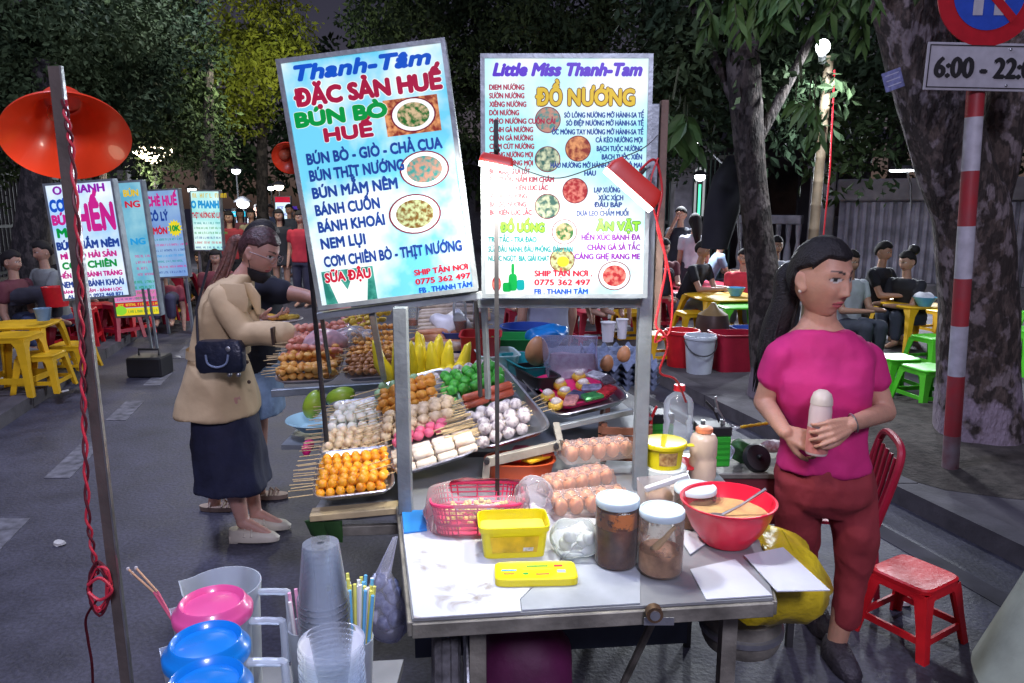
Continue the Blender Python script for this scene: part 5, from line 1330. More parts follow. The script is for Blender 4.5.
topbars(t, [(-.08,.0,-.045,.006,'sky'),(-.02,.018,.03,.024,'green'),(.045,.017,.065,.026,'red'),(-.03,.002,.04,.010,'gold'),(-.03,-.018,-.018,-.010,'green'),(.05,-.012,.07,.002,'grey'),(-.075,-.016,-.05,-.012,'red'),(0,-.02,.03,-.015,'red')])
# clear bag with white lumps
q = on(577,560); q.y += .03
t = thing('ginger_bag', 'clear knotted bag of white lumps left of the dark sauce jar', 'bag', q)
MB().ball((0,0,.045), (.062,.045,.05), 26, 16).jitter(.016, 22, 3).build('film', Clear('bag_white', (.92,.97,.98), .18, .10), t, smooth=70)
for k in range(7): MB().ball((rnd.uniform(-.035,.035), rnd.uniform(-.02,.02), .03+rnd.uniform(0,.035)), .017, 10, 7).jitter(.006, 40, k).build('lump', M('white_lump', (.70,.74,.68), .5, 0, .15, 30), t)
# egg cartons
for k, (px, py, dz, rt) in enumerate(((592,520,.0,.25),(580,500,.0,.55),(640-40,486,.055,.3))):
    q = on(px, py); q.y += .05+.02*k
    t = thing('egg_carton', ('clear clamshell of brown eggs behind the knotted bag','clear clamshell of brown eggs next to the pink basket','topmost clear clamshell of brown eggs below the centre rack')[k], 'egg carton', q+V((-.0,.02,dz)), rt)
    for i in range(5):
        for j in range(2):
            x = -.095+i*.047; y = -.024+j*.047
            m = MB().ball((x,y,.028), (.0205,.0205,.026), 14, 10); m.build('egg', egg_m, t)
    nx, ny = 40, 16; vs = []
    for j in range(ny+1):
        for i in range(nx+1):
            x = -.122+i/nx*.242; y = -.052+j/ny*.1
            e = min(i, nx-i, j, ny-j); base = .0 if e == 0 else (.03 if e == 1 else .05)
            u = math.cos((x+.095)/.047*2*math.pi)*math.cos((y+.024)/.047*2*math.pi)
            vs.append(V((x, y, base+(.008*u if e > 1 else 0)+.004)))
    MB().add(vs, [(j*(nx+1)+i, j*(nx+1)+i+1, (j+1)*(nx+1)+i+1, (j+1)*(nx+1)+i) for j in range(ny) for i in range(nx)]).build('clear_shell', Clear('carton_clear', (1.,.85,.80), .14, .08), t, smooth=60)
# jars
def jar(label, q, r, h, content, ch, residue=None, lidh=.02, lidc=None, scoop=False):
    t = thing('plastic_jar', label, 'jar', q)
    MB().lathe([(0,.0005),(r*.93,.0005),(r,.006),(r,h*.88),(r*.93,h*.93),(r*.93,h*.95)], 36).build('glass', Clear('jar_clear', (.93,.90,.86), .03, .06), t, smooth=50)
    MB().lathe([(0,.003),(r*.90,.003),(r*.955,.008),(r*.955,ch),(r*.5,ch+.004),(0,ch+.003)], 32).build('contents', content, t, smooth=50)
    MB().lathe([(r*1.0,h*.91),(r*1.02,h*.92),(r*1.02,h),(r*.98,h+.003),(r*.9,h+.004),(r*.88,h+.002),(0,h+.002)], 36).build('lid', lidc or M('lid_ice_blue', (.58,.72,.78), .35, 0, .06), t, smooth=40)
    if residue:
        MB().lathe([(r*.965,ch),(r*.965,h*.86)], 36).build('smear', residue, t)
    return t
def smear(name, col, lo, hi, sc_):
    m, nt, p = nodes(name); N = nt.nodes; L = nt.links
    out = N['Material Output']; tr = N.new('ShaderNodeBsdfTransparent'); mx = N.new('ShaderNodeMixShader')
    n = N.new('ShaderNodeTexNoise'); n.inputs['Scale'].default_value = sc_; n.inputs['Detail'].default_value = 4
    tc = N.new('ShaderNodeTexCoord'); L.new(tc.outputs['Object'], n.inputs['Vector'])
    g = N.new('ShaderNodeMapRange'); g.inputs['From Min'].default_value = lo; g.inputs['From Max'].default_value = hi
    L.new(n.outputs['Fac'], g.inputs['Value']); p.inputs['Base Color'].default_value = rgb(col); p.inputs['Roughness'].default_value = .3
    L.new(g.outputs['Result'], mx.inputs['Fac']); L.new(tr.outputs[0], mx.inputs[1]); L.new(p.outputs[0], mx.inputs[2]); L.new(mx.outputs[0], out.inputs['Surface'])
    return m
satay = M('satay_dark', (.13,.035,.015), .25, 0, .4, 40, col2=(.26,.09,.04), coat=.1)
q = on(619,572); q.y += .05
jar('tall clear jar of dark brown chili oil with pale blue lid', q, .052, .165, satay, .10, smear('smear_chili', (.62,.22,.03), .36, .46, 50))
q = on(664,580); q.y += .05
t = jar('tall clear jar of orange spice powder with a wooden scoop inside', q, .053, .152, M('spice_powder', (.95,.55,.34), .8, 0, .2, 50, .3, 80), .055, smear('smear_powder', (.55,.35,.28), .50, .75, 30))
m = MB().tube([(-.02,-.01,.055),(.005,-.015,.085),(.03,-.01,.115)], [.010,.007,.004], 8); m.loft([(V((-.028,-.012,.05)), V((.014,0,.01)), V((0,.005,0))), (V((-.01,-.014,.075)), V((.012,0,.008)), V((0,.004,0))), (V((.0,-.015,.085)), V((.005,0,.004)), V((0,.003,0)))], 14); m.build('scoop', M('scoop_wood', (.50,.36,.18), .6), t)
q = on(703,540); q.y += .10
jar('squat clear jar with pale lid behind the red bowl', q, .056, .105, M('peanut_sauce', (.35,.17,.09), .5, 0, .3, 40), .055, None)
# white lid standing on edge, square clear box
q = on(660,510); q.y += .03
t = thing('clear_food_box', 'clear square box with a white lid ajar, between jars and right post', 'box', q, .2)
MB().loft([(V((0,0,.001)), V((.05,0,0)), V((0,.04,0)), .3), (V((0,0,.075)), V((.056,0,0)), V((0,.046,0)), .3)], 32, cap=False).build('box', Clear('box_clear2', (.95,.90,.88), .3), t)
MB().box((-.066,-.06,.082), (.066,-.045,.10), Matrix.Rotation(-.25,3,'Y'), bev=.004).build('lid', white_p, t)
MB().ball((0,0,.03), (.042,.032,.028), 16, 10).jitter(.01, 30, 2).build('contents', M('box_food', (.45,.28,.16), .6, 0, .3, 40), t)
# white lids and the round yellow tub
q = on(676,506); q.y += .17
t = thing('white_jar', 'squat white-lidded jar under the round yellow tub', 'jar', q)
MB().lathe([(0,0),(.060,0),(.064,.01),(.064,.035),(.067,.036),(.067,.06),(.063,.063),(0,.063)], 36).build('jar', M('jar_lid_white', (.70,.78,.78), .35), t)
t2 = thing('red_disc_cover', 'flat red lid wedged beside the round yellow tub', 'lid', q+V((.075,.05,.045)))
MB().lathe([(0,0),(.05,0),(.052,.004),(.05,.01),(0,.011)], 28).build('lid', redc, t2)
t = thing('round_yellow_tub', 'round yellow tub with food picture label and yellow lid', 'tub', q+V((-.004,0,.064)))
MB().lathe([(0,0),(.053,0),(.060,.065),(.060,.066)], 36).build('tub', yp, t)
MB().lathe([(.068,.064),(.069,.066),(.069,.076),(.066,.079),(.05,.077),(0,.077)], 36).build('lid', yp, t)
MB().box((.062,-.035,.070), (.085,-.015,.074), bev=.001).build('lid_tab', yp, t)
m = MB()
for k in range(10):
    a0 = -math.pi/2-.45+k*.1; a1 = a0+.1
    r0, r1 = .0552, .0598
    m.add([(r0*math.cos(a0),r0*math.sin(a0),.014),(r0*math.cos(a1),r0*math.sin(a1),.014),(r1*math.cos(a1),r1*math.sin(a1),.056),(r1*math.cos(a0),r1*math.sin(a0),.056)], [(0,1,2,3)])
m.build('label', M('label_food', (.28,.10,.03), .4, 0, .3, 70, col2=(.75,.55,.22)), t)
# bottles at the back right of the worktop
q = on(677,470); q = V((q.x, q.y+.08, ZT))
bottle('water_bottle', 'large clear bottle with a red cap behind the yellow tub', W(677,447,2.35)+V((0,0,-.0)), .048, .21, petm, redc, .34, rot=(0,0,0))
t = bottle('sauce_squeezer', 'plastic bottle coated with orange sauce around its open neck', W(702,478,2.22), .042, .165, Clear('sauce_plastic', (.80,.62,.48), .72, .25), M('sauce_rim', (.75,.25,.12), .4, 0, .3, 50), .55, shoulder=.78)
for k, (px, py, Y, lb) in enumerate(((655,445,2.55,'green and black battery box left of the red-capped bottle'), (711,458,2.5,'green and black battery box with a clamp, right of the sauce bottle'))):
    t = thing('battery', lb, 'battery', W(px, py, Y), .05)
    MB().box((-.055,-.04,-.02), (.055,.04,.09), bev=.004).build('case', M('battery_green', (.03,.38,.03), .45), t)
    MB().box((-.057,-.042,.0905), (.057,.042,.125), bev=.004).build('top', blackp, t)
    for j in range(4): MB().box((-.05,-.0425,.005+j*.02), (.05,-.0405,.012+j*.02)).build('rib', M('battery_green2', (.02,.28,.02), .45), t)
    for x in (-.035,.035): MB().tube([(x,0,.125),(x,0,.14)], .008, 10).build('terminal', steel, t)
    q = t.location
for k, (px, py, Y, cm, lb) in enumerate(((650,418,2.5,redc,'red crocodile clamp on the left battery'), (716,410,2.5,blackp,'black and silver crocodile clamp leaning on the right battery'))):
    t = thing('battery_clamp', lb, 'clamp', W(px, py, Y), (0,-.5 if k else .1,0))
    MB().tube([(-.01,0,-.045),(-.005,0,0),(-.018,0,.045)], [.003,.006,.004], 8).build('jaw', cm, t)
    MB().tube([(.01,0,-.045),(.005,0,0),(.018,0,.045)], [.003,.006,.004], 8).build('jaw', cm if not k else steel, t)
    MB().tube([(0,-.008,0),(0,.008,0)], .007, 10).build('spring', steel, t)
# side shelf right of the post with bag, black lid and dark red crate
sh_t = thing('side_shelf', 'low side shelf jutting out behind the red bowl', 'shelf', V((.92,2.72,0)))
zz = W(745,470,2.6).z
MB().box((-.27,-.16,zz-.02), (.16,.25,zz), bev=.003).build('board', rimm, sh_t)
for x, y in ((-.25,-.14),(.14,-.14),(-.25,.23),(.14,.23)): MB().box((x-.012,y-.012,0), (x+.012,y+.012,zz-.021)).build('leg', darksteel, sh_t)
MB().box((-.25,-.15,zz-.20), (.15,-.13,zz-.021)).build('front_panel', M('crate_wine', (.16,.02,.03), .6, 0, .3, 6), sh_t)
for k, (px, py, Y, rr, mt, nm, lb) in enumerate(((722,455,2.62,(.04,.04,.035),bagm,'plastic_bag','small clear bag at the near end of the side shelf'), (742,452,2.68,(.045,.04,.04),M('herb_green', (.03,.12,.03), .6, 0, .4, 30, .5, 40),'herb_bundle','dark green herbs on the side shelf'))):
    blob(nm, lb, 'bag' if not k else 'herbs', W(px,py,Y)+V((0,0,.01)), rr, mt, .02, 24, k)
t = thing('black_pot_cover', 'round black lid leaning on the side shelf', 'lid', W(757,458,2.6), (math.radians(62),0,.2))
MB().lathe([(0,.012),(.045,.010),(.052,0),(.055,-.004),(.055,.0),(.047,.014),(0,.018)], 30).build('lid', blackp, t)
MB().ball((0,0,.024), .010, 12, 8).build('knob', blackp, t)
blob('foil_packet', 'speckled packet at the far end of the side shelf', 'packet', W(775,446,2.75), (.06,.03,.025), M('speckled', (.3,.12,.12), .4, 0, .3, 90, col2=(.55,.5,.5)), .008, 30, 4)
t = thing('whisk', 'wire whisk with a twisted yellow handle above the side shelf', 'whisk', W(720,430,2.62))
a_, b_ = V((0,0,0)), W(776,422,2.66)-W(720,430,2.62)
for k in range(6):
    s_ = math.sin(k*math.pi/6)*.016; c_ = math.cos(k*math.pi/6)*.016
    MB().tube([a_.lerp(b_,.38), a_.lerp(b_,.18)+V((0,s_,c_)), a_+V((-.01,s_*.6,c_*.6)), a_.lerp(b_,.18)+V((0,-s_,-c_))], .0012, 5).build('wire', steel, t)
m = MB().tube([a_.lerp(b_,.36+.064*k) for k in range(11)], [.005+.002*(k % 2) for k in range(11)], 10); m.build('handle', M('handle_yellow', (.70,.42,.02), .4), t)
# red mixing bowl with spoon
q = on(733,551); q.y += .062
t = thing('red_bowl', 'big glossy red plastic bowl of pale sauce on the worktop', 'bowl', q)
rp = M('bowl_red', (.78,.015,.05), .28, 0, .06, 4, coat=.3)
MB().lathe([(0,0),(.062,0),(.066,.006),(.092,.04),(.112,.085),(.118,.108),(.122,.110),(.122,.114),(.116,.113),(.108,.086),(.088,.042),(.062,.012),(0,.010)], 48).build('bowl', rp, t, smooth=50)
MB().lathe([(0,.075),(.10,.075),(.103,.0755)], 40).build('sauce', M('sauce_pale', (.50,.32,.16), .25, 0, .25, 30, .4, 40, col2=(.70,.50,.20)), t)
t = thing('spoon', 'steel spoon resting in the red bowl', 'spoon', q+V((-.02,-.02,.078)))
MB().tube([(0,0,0),(.05,.01,.022),(.115,.02,.062)], [.0045,.003,.0045], 8).build('handle', steel, t)
MB().ball((-.015,0,-.001), (.022,.014,.005), 14, 8).build('bowl', steel, t)
# yellow plastic bag hanging from the right end
t = thing('yellow_bag', 'crumpled yellow plastic bag hanging from the right end of the worktop', 'bag', (.68,1.80,.72))
m = MB().loft([(V((-.02,.0,.075)), V((.05,0,0)), V((0,.13,0)), .8), (V((.02,.0,.03)), V((.10,0,0)), V((0,.14,0)), .8), (V((.03,.02,-.05)), V((.13,0,0)), V((0,.15,0)), .8), (V((.0,.03,-.10)), V((.13,0,0)), V((0,.13,0)), .8), (V((-.01,.04,-.135)), V((.07,0,0)), V((0,.07,0)), .8)], 40)
for i in range(2):
    m.jitter((.03,.022)[i], (7,17)[i], 3+i*5)
m.build('film', M('bag_yellow', (.68,.52,.02), .3, 0, .3, 9, 1., 20), t, smooth=70)
for k in (0, 1): MB().tube([(-.03+.02*k,-.1+.16*k,.08),(-.04,-.08+.12*k,.083),(-.03,-.02+.03*k,.075)], .006, 8).build('handle', M('bag_yellow', (.68,.52,.02)), t)
# purple bag and dark bundles below
t = thing('purple_sack', 'tall purple sack standing under the worktop', 'sack', (.02,1.80,0))
m = MB().loft([(V((0,0,0)), V((.13,0,0)), V((0,.12,0)), .7), (V((0,0,.25)), V((.145,0,0)), V((0,.13,0)), .7), (V((.01,0,.5)), V((.12,0,0)), V((0,.12,0)), .7), (V((.0,0,.62)), V((.06,0,0)), V((0,.05,0)), .9)], 36).jitter(.02, 9, 2)
m.build('sack', M('sack_purple', (.09,.006,.055), .6, 0, .4, 6, .4, 16), t, smooth=70); MB().tube([(-.03,0,.63),(0,0,.68),(.04,0,.63)], .008, 8).build('tie', M('sack_purple', (.16,.012,.10)), t)
t = thing('hub_drum', 'metal drum hanging beneath the right end of the worktop', 'drum', (.66,1.95,.42))
MB().lathe([(0,0),(.10,0),(.11,.02),(.11,.10),(.09,.12),(0,.12)], 30).build('drum', rimm, t); MB().tube([(0,0,.12),(0,0,.36)], .006, 8).build('hook', steel, t); MB().lathe([(.1101,.04),(.118,.045),(.118,.06),(.1101,.065)], 30).build('band', steel, t)
# ================================================================== lamps over the cart
redsh = M('shade_red', (.62,.03,.02), .4, 0, .15, 6)
def batten(label, a, b, hgt, back, pole, warm):
    """LED batten lamp: long box housing, glowing lens along the underside"""
    a, b = V(a), V(b); t = thing('led_lamp', label, 'lamp', (a+b)/2)
    x = (b-a).normalized(); dn = V((0,0,-1)); dn = (dn-x*dn.dot(x)).normalized(); dn = (dn+V((0,.05,0))).normalized(); y = dn.cross(x).normalized(); z = -dn; z = x.cross(y).normalized()
    if z.dot(dn) > 0: z = -z; y = -y
    Rm = Matrix((x, y, z)).transposed().to_4x4(); L = (b-a).length/2
    MB().loft([(V((0,0,0)), V((L,0,0)), V((0,back,0)), .25), (V((0,0,hgt*.5)), V((L*.98,0,0)), V((0,back*.9,0)), .25), (V((0,0,hgt)), V((L*.85,0,0)), V((0,back*.45,0)), .3)], 32).tf(Rm).build('shade', redsh, t)
    MB().loft([(V((0,0,-.014)), V((L*.96,0,0)), V((0,back*.8,0)), .25), (V((0,0,-.001)), V((L*.98,0,0)), V((0,back*.92,0)), .25)], 32).tf(Rm).build('lens', M('lens_hot', (1,.97,.85), .3, emit=(1,.95,.82) if warm else (.95,.98,1.), es=5), t)
    return t, -z
t1, n1 = batten('LED lamp with brown-red shade on a thin pole before the upright sign', W(479,160,1.95), W(513,167,1.95), .022, .020, None, False)
t2, n2 = batten('tilted LED lamp with bright red shade at the right edge of the upright sign', W(606,167,1.95), W(653,209,1.95), .045, .026, None, True)
pbm = W(497,372,2.0); 
MB().box((pbm.x-.006,1.985,ZT), (pbm.x+.006,1.997,W(497,120,1.99).z)).build('pole', darksteel, t1, world=True)
MB().tube([W(498,158,1.95)+V((0,.02,.02)), V((pbm.x,1.985,W(498,158,1.95).z+.03))], .006, 8).build('bracket', darksteel, t1, world=True)
MB().tube([W(636,178,1.95)+V((0,.02,0)), W(642,172,2.05), W(645,168,2.15)], .007, 8).build('bracket', darksteel, t2, world=True)
light('AREA', 'lamp_and_fill', W(496,174,1.86), 6.5, (1,.93,.80), .10, W(430,470,2.3)) 
light('AREA', 'lamp_and_fill', W(620,205,1.88), 4.2, (1,.96,.88), .12, W(560,520,1.9))
# cable runs
rw = M('red_wire', (.5,.02,.03), .5)
t = thing('red_cable', 'red cable dangling with a knot beside the right post', 'cable', W(656,300,2.1))
P = [W(x, y, Y) for x, y, Y in ((640,170,2.0),(655,160,2.08),(662,190,2.1),(657,225,2.08),(666,262,2.08),(660,300,2.08),(656,325,2.07),(664,336,2.06),(655,342,2.06),(660,330,2.05),(668,345,2.06),(660,372,2.1),(676,380,2.14),(686,402,2.3))]
def smoothpath(P, k=6):
    Q = [P[0]]+P+[P[-1]]; o = []
    for i in range(1, len(Q)-2):
        for j in range(k):
            t_ = j/k; a, b, c, d = Q[i-1], Q[i], Q[i+1], Q[i+2]
            o.append(.5*((2*b)+(-a+c)*t_+(2*a-5*b+4*c-d)*t_*t_+(-a+3*b-3*c+d)*t_**3))
    o.append(P[-1]); return o
MB().tube(smoothpath(P), .0035, 8).build('wire', rw, t, world=True)
P2 = [W(x, y, Y) for x, y, Y in ((658,158,2.08),(650,190,2.06),(662,240,2.07),(672,290,2.07),(670,330,2.06),(661,338,2.05))]
MB().tube(smoothpath(P2), .0028, 8).build('wire', rw, t, world=True)
t = thing('black_cable', 'thin dark cable sagging across the upright sign between the two lamps', 'cable', W(560,200,1.97))
MB().tube(smoothpath([W(x, y, 1.98) for x, y in ((505,160),(530,172),(560,178),(600,165),(640,150),(658,135))]), .0015, 8).build('wire', blackp, t, world=True)
# ================================================================== leaning lamp pole at the left
Yp = 1.7
a, b = W(128,700,Yp), W(54,66,Yp); 
foot = b.lerp(a, (b.z)/(b.z-a.z))
t = thing('lamp_pole', 'leaning steel angle pole at the left with a cable wound round it', 'pole', foot)
pm_ = M('pole_brown', (.13,.11,.10), .5, .3, .35, 8, .2, 50)
bar(foot, b, .030, .004, (1,0,.1)).build('angle_face', pm_, t, world=True)
MB()
x_ = V((1,0,0)); d_ = (b-foot).normalized()
m = MB(); hw_ = .0145
A0, B0 = foot, b
m.add([A0+V((-hw_,0,0)), A0+V((hw_,0,0)), A0+V((hw_,.004,0)), A0+V((-hw_,.004,0)), B0+V((-hw_,0,0)), B0+V((hw_,0,0)), B0+V((hw_,.004,0)), B0+V((-hw_,.004,0))], [(0,1,5,4),(1,2,6,5),(2,3,7,6),(3,0,4,7),(0,3,2,1),(4,5,6,7)]); m.build('face', pm_, t, world=True)
m = MB(); m.add([A0+V((hw_,-.007,0)), A0+V((hw_+.004,-.007,0)), A0+V((hw_+.004,.004,0)), A0+V((hw_,.004,0)), B0+V((hw_,-.007,0)), B0+V((hw_+.004,-.007,0)), B0+V((hw_+.004,.004,0)), B0+V((hw_,.004,0))], [(0,1,5,4),(1,2,6,5),(2,3,7,6),(3,0,4,7),(0,3,2,1),(4,5,6,7)]); m.build('edge_flange', steel, t, world=True)
bpy.data.objects.remove([o for o in t.children if o.name.startswith('angle_face')][0])
MB().lathe([(0,0),(.12,0),(.12,.03),(0,.035)], 24, tuple(foot-foot)).build('base_plate', darksteel, t)
t = thing('red_cable', 'twisted red cable wound down the leaning pole to a looped bundle', 'cable', W(98,590,Yp-.03))
for ph, mm in ((0, M('wire_red2', (.55,.03,.06), .45)), (math.pi, M('wire_dark_red', (.10,.01,.02), .45))):
    P = []
    key = [(64,100),(72,150),(80,260),(82,340),(84,420),(88,520),(97,575)]
    for i in range(90):
        s_ = i/89*(len(key)-1); j = min(int(s_), len(key)-2); f_ = s_-j
        x = key[j][0]*(1-f_)+key[j+1][0]*f_; y = key[j][1]*(1-f_)+key[j+1][1]*f_
        P.append(W(x, y, Yp-.02)+V((.0045*math.cos(i*.9+ph), .0045*math.sin(i*.9+ph), 0)))
    MB().tube(P, .0032, 7).build('wire', mm, t, world=True)
    r = random.Random(3+int(ph)); P = []
    for i in range(5):
        for k in range(8):
            a_ = 2*math.pi*k/8; P.append(W(99+r.uniform(-2,2)+math.cos(a_)*(8+r.uniform(0,4)), 588+r.uniform(-2,2)+math.sin(a_)*(22+r.uniform(-4,5)), Yp-.03+.004*i))
    MB().tube(smoothpath(P, 3), .0032, 7).build('loop', mm, t, world=True)
    MB().tube(smoothpath([W(x, y, Yp-.03) for x, y in ((97,600),(86,618),(88,640),(92,665),(93,700))], 8), .0032, 7).build('tail', mm, t, world=True)
MB().tube(smoothpath([W(x, y, Yp-.045) for x, y in ((88,585),(100,578),(112,590),(100,600),(88,592))], 5), .004, 7).build('tie', M('wire_red2', (.55,.03,.06)), t, world=True)
# red round shade behind the pole
def basin_shade(label, c, r, tiltx, tilty, glow):
    t = thing('basin_lamp', label, 'lamp', c, (tiltx, 0, tilty))
    MB().lathe([(r*.28,.13*r/.15),(r*.34,.125*r/.15),(r*.50,.07*r/.15),(r*.72,.035*r/.15),(r*.97,0),(r,-.004),(r*.985,.004),(r*.72,.042*r/.15),(r*.50,.078*r/.15),(r*.34,.135*r/.15),(r*.25,.14*r/.15),(0,.14*r/.15)], 56).build('shade', M('shade_orange_red', (.80,.05,.010), .30, 0, .08, 4, coat=.4), t, smooth=40)
    MB().ball((-.02,0,.085*r/.15), (.018,.018,.024), 16, 10).build('bulb', M('bulb_dim', (.5,.12,.06), .3), t)
    return t
Ysh = 1.92
c = W(67,137,Ysh)
basin_shade('round red-orange plastic lamp shade seen from below behind the leaning pole', c, .146, math.radians(-42), math.radians(31), 1)
light('POINT', 'lamp_and_fill', c+V((-.09,-.03,-.13)), .16, (1,.75,.5), .03)
c2 = W(289,158,2.25)
basin_shade('round red-orange lamp shade mostly hidden behind the tilted sign', c2, .05, math.radians(-60), 0, 1)
# tie that shade to a pole of its own
lp = [o for o in C.objects if o.name == 'basin_lamp.001'][0]
MB().tube([c2+V((.02,.03,0)), V((c2.x+.02, 2.3, c2.z)), V((c2.x+.05, 2.35, ZT))], .008, 8).build('pole', darksteel, lp, world=False)
o = [x for x in lp.children if x.name.startswith('pole')][0]
o.matrix_parent_inverse = lp.matrix_world.inverted() if False else Matrix.Identity(4)
Rl = lp.rotation_euler.to_matrix().to_4x4(); Ml = (Matrix.Translation(lp.location) @ Rl).inverted()
for v in o.data.vertices: v.co = Ml @ v.co
# ================================================================== side table with pitchers, cups, straws
t = thing('side_table', 'grey metal table in the near left corner carrying pitchers and cups', 'table', (-.42,1.05,0))
ZS = .735
MB().prism([(-.28,-.45),(.18,-.45),(.195,.34),(-.22,.30)], ZS-.02, ZS).build('tabletop', M('table_grey', (.20,.21,.22), .5, .3, .3, 6, .1, 40), t)
for x, y in ((-.24,-.4),(.15,-.4),(.15,.29),(-.18,.26)): MB().box((x-.014,y-.014,0), (x+.014,y+.014,ZS-.021)).build('leg', darksteel, t)
clr = Clear('pitcher_milky', (.78,.86,.93), .34, .2)
def pitcher(label, top, r, h, lid, liq):
    q = V((top.x, top.y, top.z-h)); t = thing('pitcher', label, 'pitcher', q)
    n = 44; prof = [(r*.86,0),(r*.88,.01),(r*.97,h*.86),(r*1.0,h*.9),(r*1.03,h),(r*1.0,h),(r*.95,h*.86),(r*.85,.012),(0,.008)]
    m = MB().lathe([(0,0)]+prof, n)
    for i, p in enumerate(m.v):   # pouring lip to the left
        a_ = math.atan2(p.y, -p.x); kz = max(0, (p.z-h*.78)/(h*.22))
        if abs(a_) < .45 and kz > 0: k = (1-abs(a_)/.45)*kz; m.v[i] = V((p.x-r*.17*k, p.y*(1-.5*k), p.z+.006*k))
    m.build('body', clr, t, smooth=50)
    hm = MB(); hx = r*.97
    P = [(hx,0,h*.93),(hx+.045,0,h*.93),(hx+.056,0,h*.88),(hx+.053,0,h*.4),(hx+.04,0,h*.30),(hx-.004,0,h*.28)]
    for i in range(len(P)-1): hm.merge(bar(P[i], P[i+1], .020, .008, (0,1,0)) if False else MB().tube([P[i], P[i+1]], .0085, 10))
    MB().tube(smoothpath([V(p) for p in P], 3), .0062, 10).build('handle', clr, t)
    MB().lathe([(0,.011),(r*.83,.012),(r*.90,h*liq[1]),(0,h*liq[1])], 32).build('drink', liq[0], t)
    if lid:
        MB().lathe([(r*1.04,h*.97),(r*1.05,h+.004),(r*1.0,h+.008),(r*.90,h+.014),(r*.87,h+.020),(r*.83,h+.022),(r*.79,h+.020),(r*.72,h+.013),(r*.5,h+.016),(0,h+.018)], 44).build('lid', lid, t, smooth=45)
    return t
tea = M('tea_brown', (.30,.16,.08), .3, 0, .2, 5); milk = M('soy_milk', (.62,.55,.42), .4)
lb = M('lid_blue', (.005,.22,.72), .28, 0, .08, 4, coat=.3); lp_ = M('lid_pink', (.80,.10,.33), .3, 0, .08, 4, coat=.3)
pitcher('open milky plastic pitcher without a lid, farthest of the row', W(222,584,1.26), .067, .225, None, (milk,.35))
pitcher('milky plastic pitcher with a pink lid', W(213,612,1.115), .060, .235, lp_, (tea,.8))
pitcher('milky plastic pitcher with a blue lid right in front of the pink-lidded one', W(207,652,.975), .058, .235, lb, (tea,.6))
pitcher('milky plastic pitcher with a blue lid cut by the lower edge, nearest of the row', W(208,692,.845), .053, .235, lb, (milk,.7))
# incense sticks
t = thing('skewer_sticks', 'three thin burnt sticks leaning out left behind the pink-lidded pitcher', 'sticks', W(176,612,1.15))
for k, (dx, dy) in enumerate(((-48,-43),(-40,-44),(-44,-39))):
    e = W(176+dx, 612+dy, 1.22)-W(176,612,1.15)
    MB().tube([(0,0,-.03),tuple(e*.45)], .0022, 6).build('pink_end', M('stick_pink', (.5,.08,.15), .6), t); MB().tube([tuple(e*.45), tuple(e)], .0018, 6).build('stick', M('stick_tan', (.55,.32,.18), .7), t)
    MB().ball(tuple(e), .0035, 8, 5).build('tip', M('ash', (.5,.48,.5), .9), t)
# nested cup stacks, every cup its own
cupm = Clear('cup_clear', (.90,.94,.98), .035, .06)
def cup_proto(label, group, r0, r1, h):
    t = thing('plastic_cup', label, 'cup', (0,0,0), group=group)
    MB().lathe([(r0*.2,h),(r0,h),(r0*1.02,h*.96),(r1*.97,h*.06),(r1,.004),(r1*1.05,.0),(r1*1.05,-.004),(r1*1.0,-.003)], 36).build('cup', cupm, t, smooth=50)
    return t
def stack(proto, base, n, dz, flip=False, lean=0.):
    for k in range(n):
        p = base+V((lean*k+rnd.uniform(-.0008,.0008), rnd.uniform(-.0008,.0008), dz*k))
        if flip: rot = (math.pi, 0, rnd.uniform(0,6))
        else: rot = (0, 0, rnd.uniform(0,6))
        if k == 0: proto.location = p; proto.rotation_euler = rot
        else: dup(proto, loc=p, rot=V(rot))
def dupfix(): pass
b1 = W(321,545,1.20); 
stack(cup_proto('upturned clear cup in the tall narrow stack', 'tall stack of clear cups', .031, .043, .10), V((b1.x, 1.20, ZS+.004)), 22, (b1.z-.10-ZS)/21)
b2 = W(333,618,1.06)
stack(cup_proto('clear cup in the wide ribbed stack in front of the straws', 'wide stack of clear cups', .036, .049, .11), V((W(329,600,1.06).x, 1.06, ZS+.135)), 13, .0095, True)
stack(cup_proto('clear cup in the short stack at the lower right of the cup group', 'short stack of clear cups', .036, .049, .11), V((W(345,640,.98).x, .965, ZS+.116)), 8, .0095, True)
# straws in holders
def straws(label, p, n, cols, L, spread, seed, hold, sl):
    r = random.Random(seed)
    t = thing('straw_holder', label, 'straw holder', p)
    MB().lathe([(0,0),(.028,0),(.036,.15),(.033,.15),(.026,.004),(0,.004)], 24).build('cup', hold, t)
    for k in range(n):
        a_ = r.uniform(0,6.28); q = r.random()**.5*.022; cl = cols[k % len(cols)]
        s_ = thing('drinking_straw', sl[k % len(cols)], 'straw', p+V((math.cos(a_)*q*.6, math.sin(a_)*q*.6, .006)), group=sl[k % len(cols)].replace(' drinking straw', 's'))
        MB().tube([(0,0,0),(math.cos(a_)*q*spread, math.sin(a_)*q*spread, L*r.uniform(.93,1.03))], .0033, 7).build('tube', cl, s_)
straws('clear cup of blue, white and yellow straws right of the cup stacks', V((W(348,600,1.20).x, 1.23, ZS)), 42, [M('straw_blue', (.15,.50,.80), .4), M('straw_white', (.80,.80,.80), .4), M('straw_yellow', (.75,.72,.15), .4)], .25, 1.35, 2, clr, ('pale blue drinking straw in the right-hand cup','white drinking straw in the right-hand cup','yellow drinking straw in the right-hand cup'))
